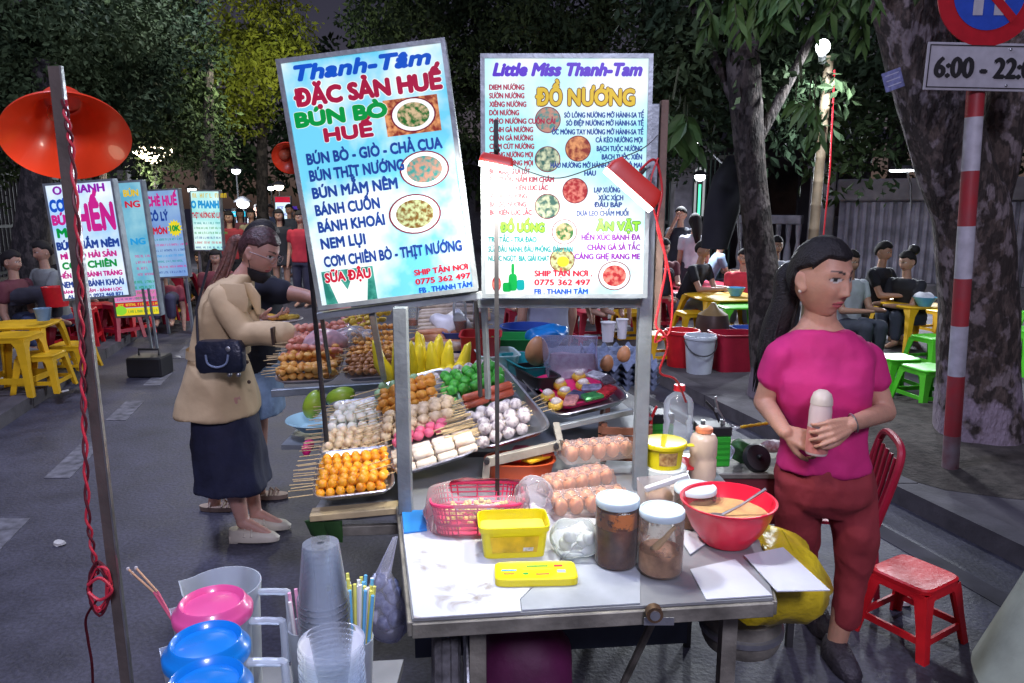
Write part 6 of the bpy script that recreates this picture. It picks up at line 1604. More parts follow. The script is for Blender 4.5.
straws('small cup of pink and white straws left of the cup stacks', V((W(300,600,1.24).x, 1.27, ZS)), 22, [M('straw_pink', (.80,.40,.58), .4), M('straw_white', (.80,.80,.80), .4)], .22, 1.0, 5, clr, ('pink drinking straw left of the cup stacks','white drinking straw left of the cup stacks'))
# bag of bottles hanging off the cart
q = W(386,600,1.72)
t = thing('bottle_bag', 'clear bag of dark blue packs hanging on the left end of the cart', 'bag', q)
MB().loft([(V((0,0,-.09)), V((.04,0,0)), V((0,.05,0)), .8), (V((0,0,-.05)), V((.055,0,0)), V((0,.06,0)), .8), (V((-.005,0,.03)), V((.045,0,0)), V((0,.05,0)), .8), (V((-.01,.01,.075)), V((.02,0,0)), V((0,.02,0)), .8), (V((.02,.03,.16)), V((.006,0,0)), V((0,.006,0)), .8)], 30).jitter(.014, 18, 2).build('film', Clear('bag_film3', (.85,.88,1.), .12, .1), t, smooth=70)
for k in range(7): MB().ball((rnd.uniform(-.025,.025), rnd.uniform(-.02,.02), -.06+k*.018), .022, 10, 7).jitter(.008, 30, k).build('pack', M('pack_navy', (.05,.07,.20), .4, 0, .6, 60, col2=(.35,.4,.55)), t)
# ================================================================== stools, tables, chairs, buckets
def plastic(n, c): return M(n, c, .42, 0, .14, 9, .15, 40)
PC = {'red': plastic('plastic_red', (.62,.012,.02)), 'yellow': plastic('plastic_yellow', (.72,.42,.01)), 'green': plastic('plastic_green', (.10,.62,.03)), 'wine': plastic('plastic_wine', (.35,.01,.035)), 'blue': plastic('plastic_blue', (.05,.12,.45))}
def stool_mesh(t, s_, h, mat, table=False, arch=.62):
    a = s_/2; b = a*1.28
    MB().loft([(V((0,0,h-.022)), V((a*1.0,0,0)), V((0,a*1.0,0)), .3), (V((0,0,h-.006)), V((a*1.02,0,0)), V((0,a*1.02,0)), .3), (V((0,0,h)), V((a*.96,0,0)), V((0,a*.96,0)), .3), (V((0,0,h-.003)), V((a*.7,0,0)), V((0,a*.7,0)), .3)], 36).build('seat' if not table else 'table_top', mat, t)
    wd = s_*(.11 if table else .20)
    for sx in (-1,1):
        for sy in (-1,1):
            m = MB()
            for (ax, ay) in ((1,0),(0,1)):   # two webs of an L-shaped leg, wider at the top
                P = []
                for z, k, wk in ((h-.0225, .97, 1.7), (h*.80, 1.02, 1.05), (h*.45, 1.12, .8), (0, 1.28, .72)):
                    cx, cy = sx*a*k, sy*a*k; ww = wd*wk
                    th = .012
                    if ax: P.append([V((cx,cy,z)), V((cx-sx*ww,cy,z)), V((cx-sx*ww,cy-sy*th,z)), V((cx,cy-sy*th,z))])
                    else: P.append([V((cx-sx*.0005,cy-sy*.001,z)), V((cx-sx*.0005,cy-sy*ww,z)), V((cx-sx*th,cy-sy*ww,z)), V((cx-sx*th,cy-sy*.001,z))])
                vs = [p for q in P for p in q]; fs = [(0,1,2,3),(12,13,14,15)]
                for i in range(3):
                    for k in range(4): fs.append((i*4+k, i*4+(k+1) % 4, (i+1)*4+(k+1) % 4, (i+1)*4+k))
                m.add(vs, fs)
            m.build('leg', mat, t, smooth=30)
    k = 1.06; e = a*1.17; z = h*.22
    for (x0,y0,x1,y1) in ((-e,-e,e,-e),(-e,e,e,e),(-e,-e,-e,e),(e,-e,e,e)):
        if table: continue
        dx = .012*(1 if x0 == x1 else 0); dy = .012*(1 if y0 == y1 else 0)
        sx = -1 if x0 > 0 and x0 == x1 else 1; sy = -1 if y0 > 0 and y0 == y1 else 1
        MB().box((x0+(.004 if x0 == x1 else .03)*sx, y0+(.004 if y0 == y1 else .03)*sy, z), (x1+(.014*sx if x0 == x1 else -.03), y1+(.014*sy if y0 == y1 else -.03), z+h*.10)).build('rung', mat, t)
    if not table: # apron with arch
        e = a*.99
        for (x0,y0,x1,y1) in ((-e,-e,e,-e+.01),(-e,e-.01,e,e),(-e,-e+.011,-e+.01,e-.011),(e-.01,-e+.011,e,e-.011)): MB().box((x0*.92 if abs(x0) == e and abs(y0-y1) < .02 else x0, y0, h-.05), (x1*.92 if abs(x1) == e and abs(y0-y1) < .02 else x1, y1, h-.0225)).build('apron', mat, t)
def stool(label, p, s_, h, col, rot=.3, group=None, tilt=None):
    t = thing('plastic_stool', label, 'stool', p, tilt or rot, group); stool_mesh(t, s_, h, PC[col]); return t
def ptable(label, p, s_, h, col, rot=.2, group=None):
    t = thing('plastic_table', label, 'table', p, rot, group); stool_mesh(t, s_, h, PC[col], True); return t
def g_(px, py, z=.1): return W(px, py, z=z)
# foreground red stool
stool('bright red plastic stool standing on the road at the lower right', g_(922,650,0)+V((0,.1,0)), .235, .27, 'red', .55)
# right side yellow and green
q = g_(893,338); 
RT = 'yellow tables under the trees'
ptable('yellow plastic table with a red basket, at the seated man\'s elbow', g_(888,340)+V((0,.35,0)), .55, .48, 'yellow', .25, RT)
ptable('yellow plastic table with a light blue bowl, nearest on the right sidewalk', g_(915,350)+V((.0,.1,0)), .58, .50, 'yellow', .2, RT)
stool('lime green stool with a second green one behind, closest to the big trunk', g_(925,403), .30, .30, 'green', .2, 'lime green stools')
stool('lime green stool under the corner of the yellow table', g_(930,366)+V((0,0,0)), .30, .30, 'green', .3, 'lime green stools')
stool('lime green stool half hidden behind the pink shirt', g_(903,398)+V((.0,.15,0)), .28, .32, 'green', .1, 'lime green stools')
stool('green stool seen right of the big trunk', g_(1024,372), .32, .42, 'green', .2, 'lime green stools')
stool('green stool by the edge of the picture behind another one', g_(1040,350), .32, .42, 'green', .2, 'lime green stools')
for px, py, lb in ((935,335,'yellow stool beneath the second yellow table'),(958,345,'yellow stool left of the big trunk')): stool(lb, g_(px,py), .30, .32, 'yellow', .3, 'yellow stools')
t = thing('red_basket', 'red plastic basket of chopsticks on the farther yellow table', 'basket', g_(893,343)+V((-.05,.30,.482)))
MB().lathe([(0,0),(.11,0),(.13,.16),(.125,.16),(.105,.005),(0,.005)], 26).build('basket', PC['red'], t)
for k in range(6): MB().tube([(rnd.uniform(-.05,.05),rnd.uniform(-.05,.05),.01),(rnd.uniform(-.09,.09),rnd.uniform(-.07,.07),.2)], .004, 6).build('chopstick', darksteel, t)
t = thing('blue_bowl', 'light blue bowl of crumpled tissue on the nearer yellow table', 'bowl', g_(915,352)+V((.05,.0,.502)))
MB().lathe([(0,0),(.06,0),(.12,.1),(.115,.1),(.055,.006),(0,.006)], 26).build('bowl', M('bowl_lightblue', (.12,.45,.70), .4), t); MB().ball((0,0,.10), (.09,.09,.05), 14, 9).jitter(.03, 16, 3).build('tissue', M('tissue', (.7,.72,.78), .9), t)
# mid right: yellow tables, red bins, white bucket
ptable('yellow plastic table beside the dark slim tree, blue bowl on it', g_(728,340)+V((0,.2,0)), .8, .50, 'yellow', .15, RT)
ptable('pale pinkish table beyond the yellow one where the man in a cap sits', g_(715,322)+V((-.1,.6,0)), .9, .46, 'wine', .15)
ptable('green table glimpsed just left of the slim tree', g_(742,348)+V((.0,.2,0)), .5, .46, 'green', .1)
stool('small yellow stool left of the white bucket', g_(660,362), .30, .30, 'yellow', .2, 'yellow stools by the bins')
stool('small yellow stool behind the white bucket', g_(690,338), .30, .32, 'yellow', .2, 'yellow stools by the bins')
stool('yellow stool right behind the red bins', g_(718,350), .34, .28, 'yellow', .2, 'yellow stools by the bins')
for px, py, s_, h, lb in ((655,330,.32,.42,'red stool farthest left behind the cable'),(668,322,.32,.42,'red stool beneath the pinkish table'),(690,318,.34,.45,'red stool in front of the standing pair')): stool(lb, g_(px,py), s_, h, 'wine', .1, 'dark red stools')
def bucket(name, label, p, r, h, mat, handle=True):
    t = thing(name, label, 'bucket', p)
    MB().lathe([(0,0),(r*.8,0),(r*.98,h*.9),(r*1.05,h*.91),(r*1.05,h*.96),(r*.99,h*.97),(r*1.0,h),(r*.95,h),(r*.77,.006),(0,.006)], 32).build('pail', mat, t)
    if handle: MB().tube([(r*math.cos(a_)*1.04, -r*math.sin(a_)*.98-.01, h*.86-h*.35*math.sin(a_)) for a_ in [math.pi*k/12 for k in range(13)]], .006, 6).build('handle', darksteel, t)
    return t
bucket('white_bucket', 'big white paint bucket with scuffed foot in front of the red bins', g_(702,375)+V((0,.12,0)), .145, .36, M('bucket_white', (.50,.56,.62), .5, 0, .2, 6))
bucket('red_bin', 'bright red bin just left of the white bucket', g_(688,372)+V((0,.3,0)), .17, .36, PC['red'], False)
tub('red_crate', 'wide dark red tub right of the white bucket', 'tub', g_(728,372)+V((.08,.15,0)), .42, .36, .36, PC['wine'], .1)
tub('blue_tub', 'blue tub wedged between the dark red tub and the slim tree', 'tub', g_(748,366)+V((.05,.3,0)), .26, .3, .34, PC['blue'], .1)
for px, py, Y, lb, cl in ((690,274,9.9,'clear glass on the pinkish table',None),): pass
t = thing('blue_bowl', 'blue bowl on the yellow table by the slim tree', 'bowl', g_(728,340)+V((.12,.2,.502)))
MB().lathe([(0,0),(.06,0),(.11,.1),(.105,.1),(.055,.006),(0,.006)], 26).build('bowl', M('bowl_lightblue', (.12,.45,.70)), t)
t = thing('rice_cooker', 'dark pot with a pointed lid on the ground by the yellow table', 'pot', g_(716,362)+V((0,.2,0)))
MB().lathe([(0,0),(.14,0),(.17,.1),(.17,.38),(.15,.46),(0,.47)], 24).build('pot', M('pot_dark', (.06,.04,.035), .4, .2, .3), t); MB().lathe([(.15,.461),(.06,.52),(.02,.58),(0,.58)], 24).build('lid', M('lid_ochre', (.2,.13,.05), .5), t)
# red plastic chair behind the woman in pink
cb_ = g_(885,548,0); cb_ = V((W(884,540,z=0).x, 3.35, 0))
t = thing('plastic_chair', 'dark red plastic chair right behind the woman in pink', 'chair', V((1.43,3.12,0)), 1.35)
t.scale = (.82,.82,.78)
wn = PC['red']
MB().loft([(V((0,0,.41)), V((.2,0,0)), V((0,.2,0)), .35), (V((0,0,.43)), V((.205,0,0)), V((0,.205,0)), .35)], 30).build('seat', PC['wine'], t)
for sx in (-1,1):
    for sy in (-1,1): MB().tube([(sx*.17,sy*.17,.41),(sx*.21,sy*.21,0)], [.022,.016], 8).build('leg', PC['wine'], t)
m = MB(); 
for i in range(5):
    x = -.15+i*.075; m.tube([(x*.85,-.185,.44),(x,-.22,.62),(x*1.05,-.25,.80)], .012, 6)
m.build('back_slats', PC['wine'], t)
MB().tube(smoothpath([V((-.19,-.18,.42)),V((-.21,-.24,.7)),V((-.17,-.27,.84)),V((0,-.275,.87)),V((.17,-.27,.84)),V((.21,-.24,.7)),V((.19,-.18,.42))], 5), .02, 8).build('back_rim', PC['wine'], t)
# left side: yellow stools and tables, red stools
LT = 'yellow furniture on the left sidewalk'
ptable('tall yellow plastic table at the left edge with a blue cup on it', g_(12,392)+V((-.15,.45,0)), .52, .52, 'yellow', .2, LT)
stool('yellow plastic stool nearest the road on the left', g_(38,392)+V((0,.1,0)), .30, .32, 'yellow', .15, LT)
stool('yellow plastic stool behind the leaning pole', g_(68,372)+V((0,.1,0)), .30, .26, 'yellow', .1, LT)
stool('second yellow stool cut by the left edge', g_(4,398)+V((0,.2,0)), .34, .5, 'yellow', .1, LT)
t = thing('blue_cup', 'small blue bucket on the left yellow table', 'bucket', g_(18,392)+V((.02,.42,.552)))
MB().lathe([(0,0),(.05,0),(.07,.11),(.066,.11),(.046,.005),(0,.005)], 22).build('pail', M('bowl_steelblue', (.18,.30,.42), .4), t)
t = thing('red_basket', 'red plastic basket behind the small blue bucket', 'basket', g_(26,372)+V((.0,.6,.552)))
MB().lathe([(0,0),(.10,0),(.13,.2),(.125,.2),(.095,.005),(0,.005)], 22).build('basket', PC['red'], t)
t = thing('fallen_tray', 'pale oval platter leaning against the yellow stool on the left', 'platter', g_(42,368)+V((0,-.1,.10)), (math.radians(60),.35,.2))
MB().loft([(V((0,0,0)), V((.2,0,0)), V((0,.09,0))), (V((0,0,.015)), V((.23,0,0)), V((0,.11,0))), (V((0,0,.012)), V((.17,0,0)), V((0,.07,0)))], 30).build('platter', M('platter_grey', (.42,.44,.48), .5), t)
stools_l = [(44,350),(58,345),(70,350),(100,338),(112,334),(122,338),(133,334),(160,322),(166,316),(84,345)]
for k, (px, py) in enumerate(stools_l):
    t = stool('dark red plastic stool in the row under the far signs', g_(px,py), .30, .42 if k % 2 else .36, 'wine' if k % 3 else 'red', .1+.2*k, 'red stools under the far signs')
for k, (px, py) in enumerate(((168,318),(192,300),(205,296))):
    stool('yellow stool standing among people beyond the far signs', g_(px,py), .3, .4, 'yellow', .1*k, 'far yellow stools')
ptable('red table behind the pale blue sign', g_(150,322)+V((0,.5,0)), .7, .6, 'wine', .1)
# litter
litm = M('litter_white', (.55,.55,.52), .8)
for k, (px, py, z, lb) in enumerate(((856,607,0,'crumpled pale wrapper beside the woman\'s foot'),(905,604,0,'beige scrap under the red stool'),(924,568,0,'small white scrap above the red stool'),(178,358,0,'white scrap on the road behind the woman in the trench coat'),(66,392,.1,'white tissue under the yellow stool'),(2,380,.1,'white tissue at the left edge'),(60,545,0,'tiny pale speck of litter on the road'),(940,492,0,'pale leaf scraps at the kerb'))):
    t = thing('litter', lb, 'litter', W(px,py,z=z)+V((0,0,.008)), k)
    MB().loft([(V((0,0,0)), V((.03,0,0)), V((0,.018,0)), .7), (V((0,0,.012)), V((.024,0,0)), V((0,.015,0)), .7)], 12).jitter(.012, 20, k).build('scrap', litm, t)
# ================================================================== people
SK = (.50,.27,.19)
def head_grid(c, yaw, pitch, sc_=1., roll=0., nu=110, nv=90, hair=None, hairr=.012):
    """one closed head surface with brow, nose, lips, ears; the face looks along its local +Y"""
    Rm = Matrix.Rotation(yaw, 3, 'Z') @ Matrix.Rotation(pitch, 3, 'X') @ Matrix.Rotation(roll, 3, 'Y')
    c = V(c); vs = []; fs = []; loc = []
    G = lambda x, s: math.exp(-(x/s)**2)
    for j in range(nv+1):
        ph = math.pi*j/nv
        for i in range(nu):
            th = 2*math.pi*i/nu
            x, y, z = math.sin(ph)*math.sin(th), math.sin(ph)*math.cos(th), math.cos(ph)
            X = .074*x; Z = .117*z
            Y = (.088 if y > 0 else .100)*y
            if z < .0:
                k = min(1, -z); X *= 1-.34*k**1.6
                if y < 0: Y *= 1-.62*k**1.3
                else: Y *= 1-.05*k
            if z > .2: X *= 1+.05*(z-.2)
            if y > 0:
                Y -= .012*max(0, y-.75)*4*.25
                f = y**.5
                X0, Z0 = X, Z
                Y += f*(.006*G(Z0-.030,.012)*G(X0,.05)                              # brow
                        -.011*(G(abs(X0)-.030,.015)*G(Z0-.010,.014))                 # sockets
                        +.008*(G(abs(X0)-.030,.010)*G(Z0-.010,.0085))                # eyeballs
                        +.007*G(abs(X0)-.038,.020)*G(Z0+.025,.022)                   # cheeks
                        +.0045*G(Z0+.058,.0042)*G(X0,.021)+.0055*G(Z0+.068,.0052)*G(X0,.018)-.0035*G(Z0+.0625,.0022)*G(X0,.022) # lips
                        +.004*G(Z0+.060,.016)*G(X0,.028)
                        +.008*G(Z0+.098,.014)*G(X0,.022))
                w_ = .0065+.006*max(0, min(1, (.012-Z0)/.045))
                if -.052 < Z0 < .034:
                    k = (.030-Z0)/.062; k = max(0, min(1, k)); drop = 1 if Z0 > -.034 else max(0, 1-(-.034-Z0)/.012)
                    Y += f*(.004+.019*k**1.3)*drop*G(X0, w_)
                    Y += f*.006*G(Z0+.032,.008)*G(abs(X0)-.0115,.006)
            # ears
            p = V((X, Y, Z)); loc.append(p)
    if hair:
        out = []
        for p in loc:
            n = V((p.x/.074**2, p.y/.095**2, p.z/.117**2)).normalized(); q = hair(p)
            nn = noise.noise(V((p.x*90, p.y*10, p.z*18)))*.0018
            out.append(p+n*(-.010+(hairr+.010+nn)*max(0, min(1, q))))
        loc = out
    for j in range(nv):
        for i in range(nu):
            a = j*nu+i; b = j*nu+(i+1) % nu; fs.append((a, b, b+nu, a+nu))
    vs = [c + Rm @ (p*sc_) for p in loc]
    m = MB(); m.v = vs; m.f = fs
    if not hair:
        for sx in (-1, 1):
            e = MB().ball((0,0,0), (.0075,.017,.030), 16, 12)
            e.v = [V((p.x+sx*.010*(-p.y/.017)*.5, p.y-.004*(p.z/.03)+(.006 if p.z < -.012 else 0), p.z)) - V((sx*.006*math.exp(-((p.y-.002)/.007)**2-((p.z-.002)/.014)**2) if p.x*sx > 0 else 0, 0, 0)) for p in e.v]
            m.merge(MB().add([c + Rm @ ((p+V((sx*.0765,-.010,-.006)))*sc_) for p in e.v], e.f))
    return m, Rm
def face_paint(c, Rm, sc_, skin, lip=(.42,.10,.10), brow=(.03,.02,.018), strong=1.):
    c = V(c); Ri = Rm.transposed()
    def paint(p):
        q = (Ri @ (p-c))/sc_
        col = V(skin)
        if q.y > .03 and abs(q.z) < .12 and abs(q.x) < .09 and (p-c).length < .16:
            x, z = q.x, q.z; ax = abs(x)
            col = col.lerp(V((.60,.24,.17)), .25*math.exp(-((ax-.04)/.02)**2-((z+.03)/.02)**2))
            # lips
            lw = max(0, 1-(ax/.024)**2)
            if -.0725 < z < -.0525 and ax < .024 and abs(z+.0625) < .0095*lw**.5+.0005: col = V(lip) if abs(z+.0625) > .0012 else V(lip)*.35
            # brow
            bz = .030+.006*math.sin(max(0, min(1, (ax-.012)/.038))*math.pi*.8)
            if .012 < ax < .050 and abs(z-bz) < .0035*(1-max(0, ax-.035)/.02): col = V(brow)
            # eye
            ex, ez = (ax-.030)/.0165, (z-.010)/.0066
            r2 = ex*ex+ez*ez
            if r2 < 1:
                col = V((.55,.52,.50))
                ir = ((x-math.copysign(.030, x)-.003)/.0058)**2+((z-.0105)/.0058)**2
                if ir < 1: col = V((.012,.008,.006))
            if .85 < r2 < 1.45 and ez > -.2: col = V((.02,.014,.012))
            if z < -.036 and z > -.042 and .003 < ax < .010: col = col*.35
        return col
    return paint
def hairline_back(front=.060, side=.0, nape=-.085):
    """signed amount of hair at a point of the head: swept back, ears free"""
    def f(p):
        if p.y > .02:
            lim = front+.012*(abs(p.x)/.07)
            lim = lim - max(0, .05-p.y)*1.4 if p.y < .05 else lim
            return (p.z-lim)/.010
        if p.y > -.028:
            t = (p.y+.028)/.048; lim = side*(1-t)+(front-.036)*t+.016
            return (p.z-lim)/.010
        t = min(1, (-.028-p.y)/.03)
        return (p.z-(side*(1-t)+nape*t))/.012
    return f
def full_hair(front=.05):
    """hair that covers ears and the back of the head"""
    def f(p):
        if p.y > .035: return (p.z-(front+.2*abs(p.x)*0))/.010
        if p.y > .0: return max((p.z-(front-(.035-p.y)*2.2))/.012, (abs(p.x)-.056)/.01 if p.z > -.07 else -1)
        return (p.z+.10)/.01
    return f
def finger(root, d, n, side, seg, r, curl):
    """three-jointed finger; d points along it, n is the palm's back, curl bends towards -n"""
    P = [root]; dd = V(d)
    out = []
    for i, s_ in enumerate(seg):
        dd = (Matrix.Rotation(curl[i], 3, side) @ dd)
        q = P[-1]+dd*s_; out.append(capsule(P[-1], r*(1-.10*i), q, r*(1-.10*(i+1)), 8)); P.append(q)
    return out
def hand(mb, wrist, d, n, left, curl=(.3,.5,.4), s=1., thumb=.7, spread=.06):
    """palm and five fingers. d: wrist to knuckles, n: out of the back of the hand, left: thumb sits towards +side when True"""
    d = V(d).normalized(); n = V(n); n = (n-d*n.dot(d)).normalized(); side = d.cross(n).normalized()
    sg = 1 if left else -1
    L = .088*s; kn = V(wrist)+d*L
    for k in range(4):
        o = side*sg*(.030-.020*k)*s
        a = V(wrist)+d*.012*s+o*.55; mb.merge(capsule(a, .0125*s, kn+o, .0105*s, 10))
    lens = [(.042,.026,.020),(.046,.030,.022),(.042,.027,.021),(.034,.021,.018)]
    for k in range(4):
        o = side*sg*(.030-.020*k)*s
        dd = (d+side*sg*(spread*(1.5-k))).normalized()
        for c_ in finger(kn+o, dd, n, side, [v*s for v in lens[k]], .0088*s*(1 if k < 3 else .88), [-c for c in curl]): mb.merge(c_)
    tb = V(wrist)+d*.026*s+side*sg*.026*s-n*.006*s
    td = (d*.75+side*sg*thumb-n*.35).normalized()
    ax = td.cross(n).normalized()
    q = tb+td*.042*s; mb.merge(capsule(tb, .0125*s, q, .0105*s, 10))
    td2 = (td*.8+d*.5-side*sg*.15-n*.25).normalized(); q2 = q+td2*.030*s; mb.merge(capsule(q, .0105*s, q2, .0095*s, 10))
    td3 = (td2-side*sg*.3-n*.2).normalized(); mb.merge(capsule(q2, .0095*s, q2+td3*.022*s, .0075*s, 10))
def limb(mb, P, R, n=16, sq=None):
    for i in range(len(P)-1): mb.merge(capsule(P[i], R[i], P[i+1], R[i+1], n, sq))
def torso(mb, rings, fwd=(0,-1,0)):
    """rings: (centre, half width, half depth); fwd: which way the chest looks"""
    f = V(fwd).normalized(); r = []
    for c, a, b in rings:
        rt = f.cross(V((0,0,1))).normalized(); r.append((V(c), rt*a, f*b, .85))
    mb.loft(r, 28)
# ------------------------------------------------------------ woman in the pink shirt
def woman_pink():
    Y = 2.47; P = lambda x, y, d=0.: W(x, y, Y+d)
    foot = P(829, 672); foot.z = 0
    t = thing('person', 'woman in a magenta T-shirt and wine red trousers holding a pale squeeze bottle', 'person', foot)
    fw = V((-.18,-1,0)).normalized()
    H = P(822, 279, .0); yaw = math.radians(180+27); pitch = math.radians(-5); hs = 1.12
    hm, Rm = head_grid(H, yaw, pitch, hs)
    # joints
    shL, shR = P(864, 357, .03), P(781, 357, .0)
    elL, wrL = P(885, 412, -.02), P(851, 424, -.235)
    elR, wrR = P(764, 402, .03), P(785, 432, -.15)
    chest = P(822, 372); waist = P(824, 425); hip = P(824, 478); 
    kL, aL = P(853, 570, .02), P(836, 645, .04)
    kR, aR = P(800, 566, .18), P(812, 632, .30)
    b = MB()
    torso(b, [(P(819,316,.03),.052,.05), (P(820,327,.02),.075,.055), (P(821,336,.02),.115,.062), (P(822,350,.02),.145,.07), (chest,.14,.095), (waist,.118,.085), (hip,.14,.10), (P(824,500),.12,.09)], fw)
    limb(b, [P(821,345,.02), P(820,312,.02), P(822,290,.01)], [.055,.052,.054])
    limb(b, [shL, elL, wrL], [.046,.036,.024]); limb(b, [shR, elR, wrR], [.046,.036,.024])
    limb(b, [P(848,490), kL, aL], [.07,.05,.034]); limb(b, [P(800,490,.02), kR, aR], [.07,.05,.034])
    # bare foot tops
    limb(b, [aL, P(836,660,.0)], [.034,.032]); limb(b, [aR, aR+V((.0,-.04,-.03))], [.034,.03])
    bc = P(818, 420, -.25)
    # hand on the bottle (her left) wraps from the right of the picture
    hand(b, wrL, V((-.88,-.38,-.16)), V((.10,-.92,.30)), False, (.45,.95,.8), .95, .45)
    hand(b, wrR, V((.75,-.25,-.25)), V((-.15,-.8,.45)), True, (.7,.9,.7), .95, .5)
    skin = (.52,.275,.19)
    pf = face_paint(H, Rm, hs, skin, (.50,.12,.13))
    voxel(b, .0045, 'body', Skin('skin_a'), t, 3, hm, paint=pf)
    # hair pulled back, ponytail over the shoulder on the left
    hh, _ = head_grid(H, yaw, pitch, hs, hair=hairline_back(.058, .004, -.07), hairr=.013)
    hb = MB().merge(hh)
    hm_ = M('hair_black', (.005,.004,.005), .55, 0, .5, 90, .6, 150, col2=(.016,.013,.015), spec=.35)
    bk = H + Rm @ V((0,-.10,-.005))
    R_ = random.Random(3)
    hb.build('hair', hm_, t, world=True, smooth=80)
    m = MB()
    tail = [bk+V((.01,0,.01)), bk+V((-.03,.02,.0)), P(786,300,.10), P(775,330,.11), P(767,365,.11), P(764,392,.12)]
    m.tube(smoothpath(tail, 5), [.03+.018*math.sin(min(1, k/18.)*math.pi*.7) if k < 19 else .045*(1-(k-18)/9.) for k in range(len(smoothpath(tail, 5)))], 14)
    for k in range(26):
        o = V((R_.gauss(0,.018), R_.gauss(0,.018), 0)); m.tube(smoothpath([tail[0]+o*.3]+[q+o*(.6+.35*i)+V((R_.gauss(0,.004),0,0)) for i, q in enumerate(tail[1:])], 3), [.007]*13+[.003,.002,.001], 5)
    m.build('ponytail', hm_, t, world=True, smooth=80)
    er = H + Rm @ (V((-.078,-.006,-.034))*hs)
    er2 = H + Rm @ (V((.078,-.006,-.034))*hs)
    for e in (er, er2): MB().ball(e, .0065, 10, 7).build('earring', M('pearl', (.75,.68,.55), .2, .2), t, world=True)
    # shirt
    s = MB()
    torso(s, [(P(820,329,.005),.082,.066), (P(820.5,336,.01),.122,.078), (P(821.5,345,.01),.158,.088), (P(822,356,.01),.168,.098), (P(822,378,-.01),.160,.118), (P(822,400,-.015),.150,.118), (P(823,425,0),.134,.102), (P(824,450,0),.146,.110), (P(824,466,0),.158,.118)], fw)
    def slv(sh, el, k=.42):
        e = sh.lerp(el, k); s.merge(capsule(sh, .053, e, .053, 18)); 
        s.merge(capsule(sh.lerp(e,.5), .054, sh.lerp(el, k+.12), .053, 18, flat=True))
    slv(shL, elL); slv(shR, elR)
    voxel(s, .0075, 'shirt', M('shirt_magenta', (.55,.018,.17), .8, 0, .12, 9, .35, 16), t, 9, fold=.013, fscale=12., seed=3)
    # neckline band
    nb = P(820,336,-.005)
    # trousers
    q = MB()
    torso(q, [(P(824,455,0),.138,.100), (P(824,478,0),.162,.116), (P(825,496,0),.150,.108), (P(825,514,0),.085,.065)], fw)
    limb(q, [P(849,488,0), P(856,540,.0), kL, P(846,618,.03)], [.086,.074,.056,.046], 18)
    limb(q, [P(801,488,.02), P(797,540,.08), kR, P(806,606,.24)], [.086,.074,.056,.045], 18)
    voxel(q, .0075, 'trousers', M('trousers_wine', (.26,.026,.036), .8, 0, .15, 9, .4, 18), t, 6, fold=.013, fscale=13., seed=9)
    # clogs
    for a_, dx in ((aL, (.0)), (aR, .03)):
        c = V((a_.x-.005, a_.y-.055, .0)); m = MB()
        m.loft([(c+V((0,0,.004)), V((.046,0,0)), V((0,.115,0)), .8), (c+V((0,0,.02)), V((.050,0,0)), V((0,.12,0)), .8), (c+V((0,.005,.045)), V((.045,0,0)), V((0,.105,0)), .8), (c+V((0,.03,.07)), V((.036,0,0)), V((0,.07,0)), .8), (c+V((0,.04,.078)), V((.02,0,0)), V((0,.045,0)), .8)], 24).jitter(.004, 30)
        m.build('clog', M('clog_dark', (.03,.025,.035), .6, 0, .4, 60, .6, 90), t, world=True, smooth=70)
    # bracelet
    MB().lathe([(.030,-.003),(.033,0),(.030,.003)], 24, close=True).tf(Matrix.Translation(wrL+V((.012,.01,.0))) @ Matrix.Rotation(1.3, 4, 'Y')).build('bracelet', steel, t, world=True)
    # the bottle she holds
    p0, p1 = P(816, 454, -.215), P(823, 390, -.205)
    tb = thing('squeeze_bottle', 'pale squeeze bottle half full of pink sauce in the hands of the woman in magenta', 'bottle', p0)
    d = p1-p0; L = d.length; Rt = d.to_track_quat('Z', 'Y').to_matrix(); tb.rotation_euler = Rt.to_euler()
    MB().lathe([(0,0),(.031,0),(.034,.006),(.034,L*.68),(.032,L*.76),(.031,L*.78)], 30).build('body', M('bottle_milky', (.62,.50,.48), .35, 0, .08, 4), tb)
    MB().lathe([(0,.0),(.0345,.008),(.0347,L*.42),(.0345,L*.43)], 30).build('sauce_band', M('bottle_pink_sauce', (.55,.20,.17), .4), tb)
    MB().lathe([(.031,L*.775),(.034,L*.78),(.033,L*.86),(.027,L*.95),(.014,L*1.0),(0,L*1.01)], 30).build('cap', M('bottle_cap_cream', (.66,.58,.50), .4), tb)
woman_pink()
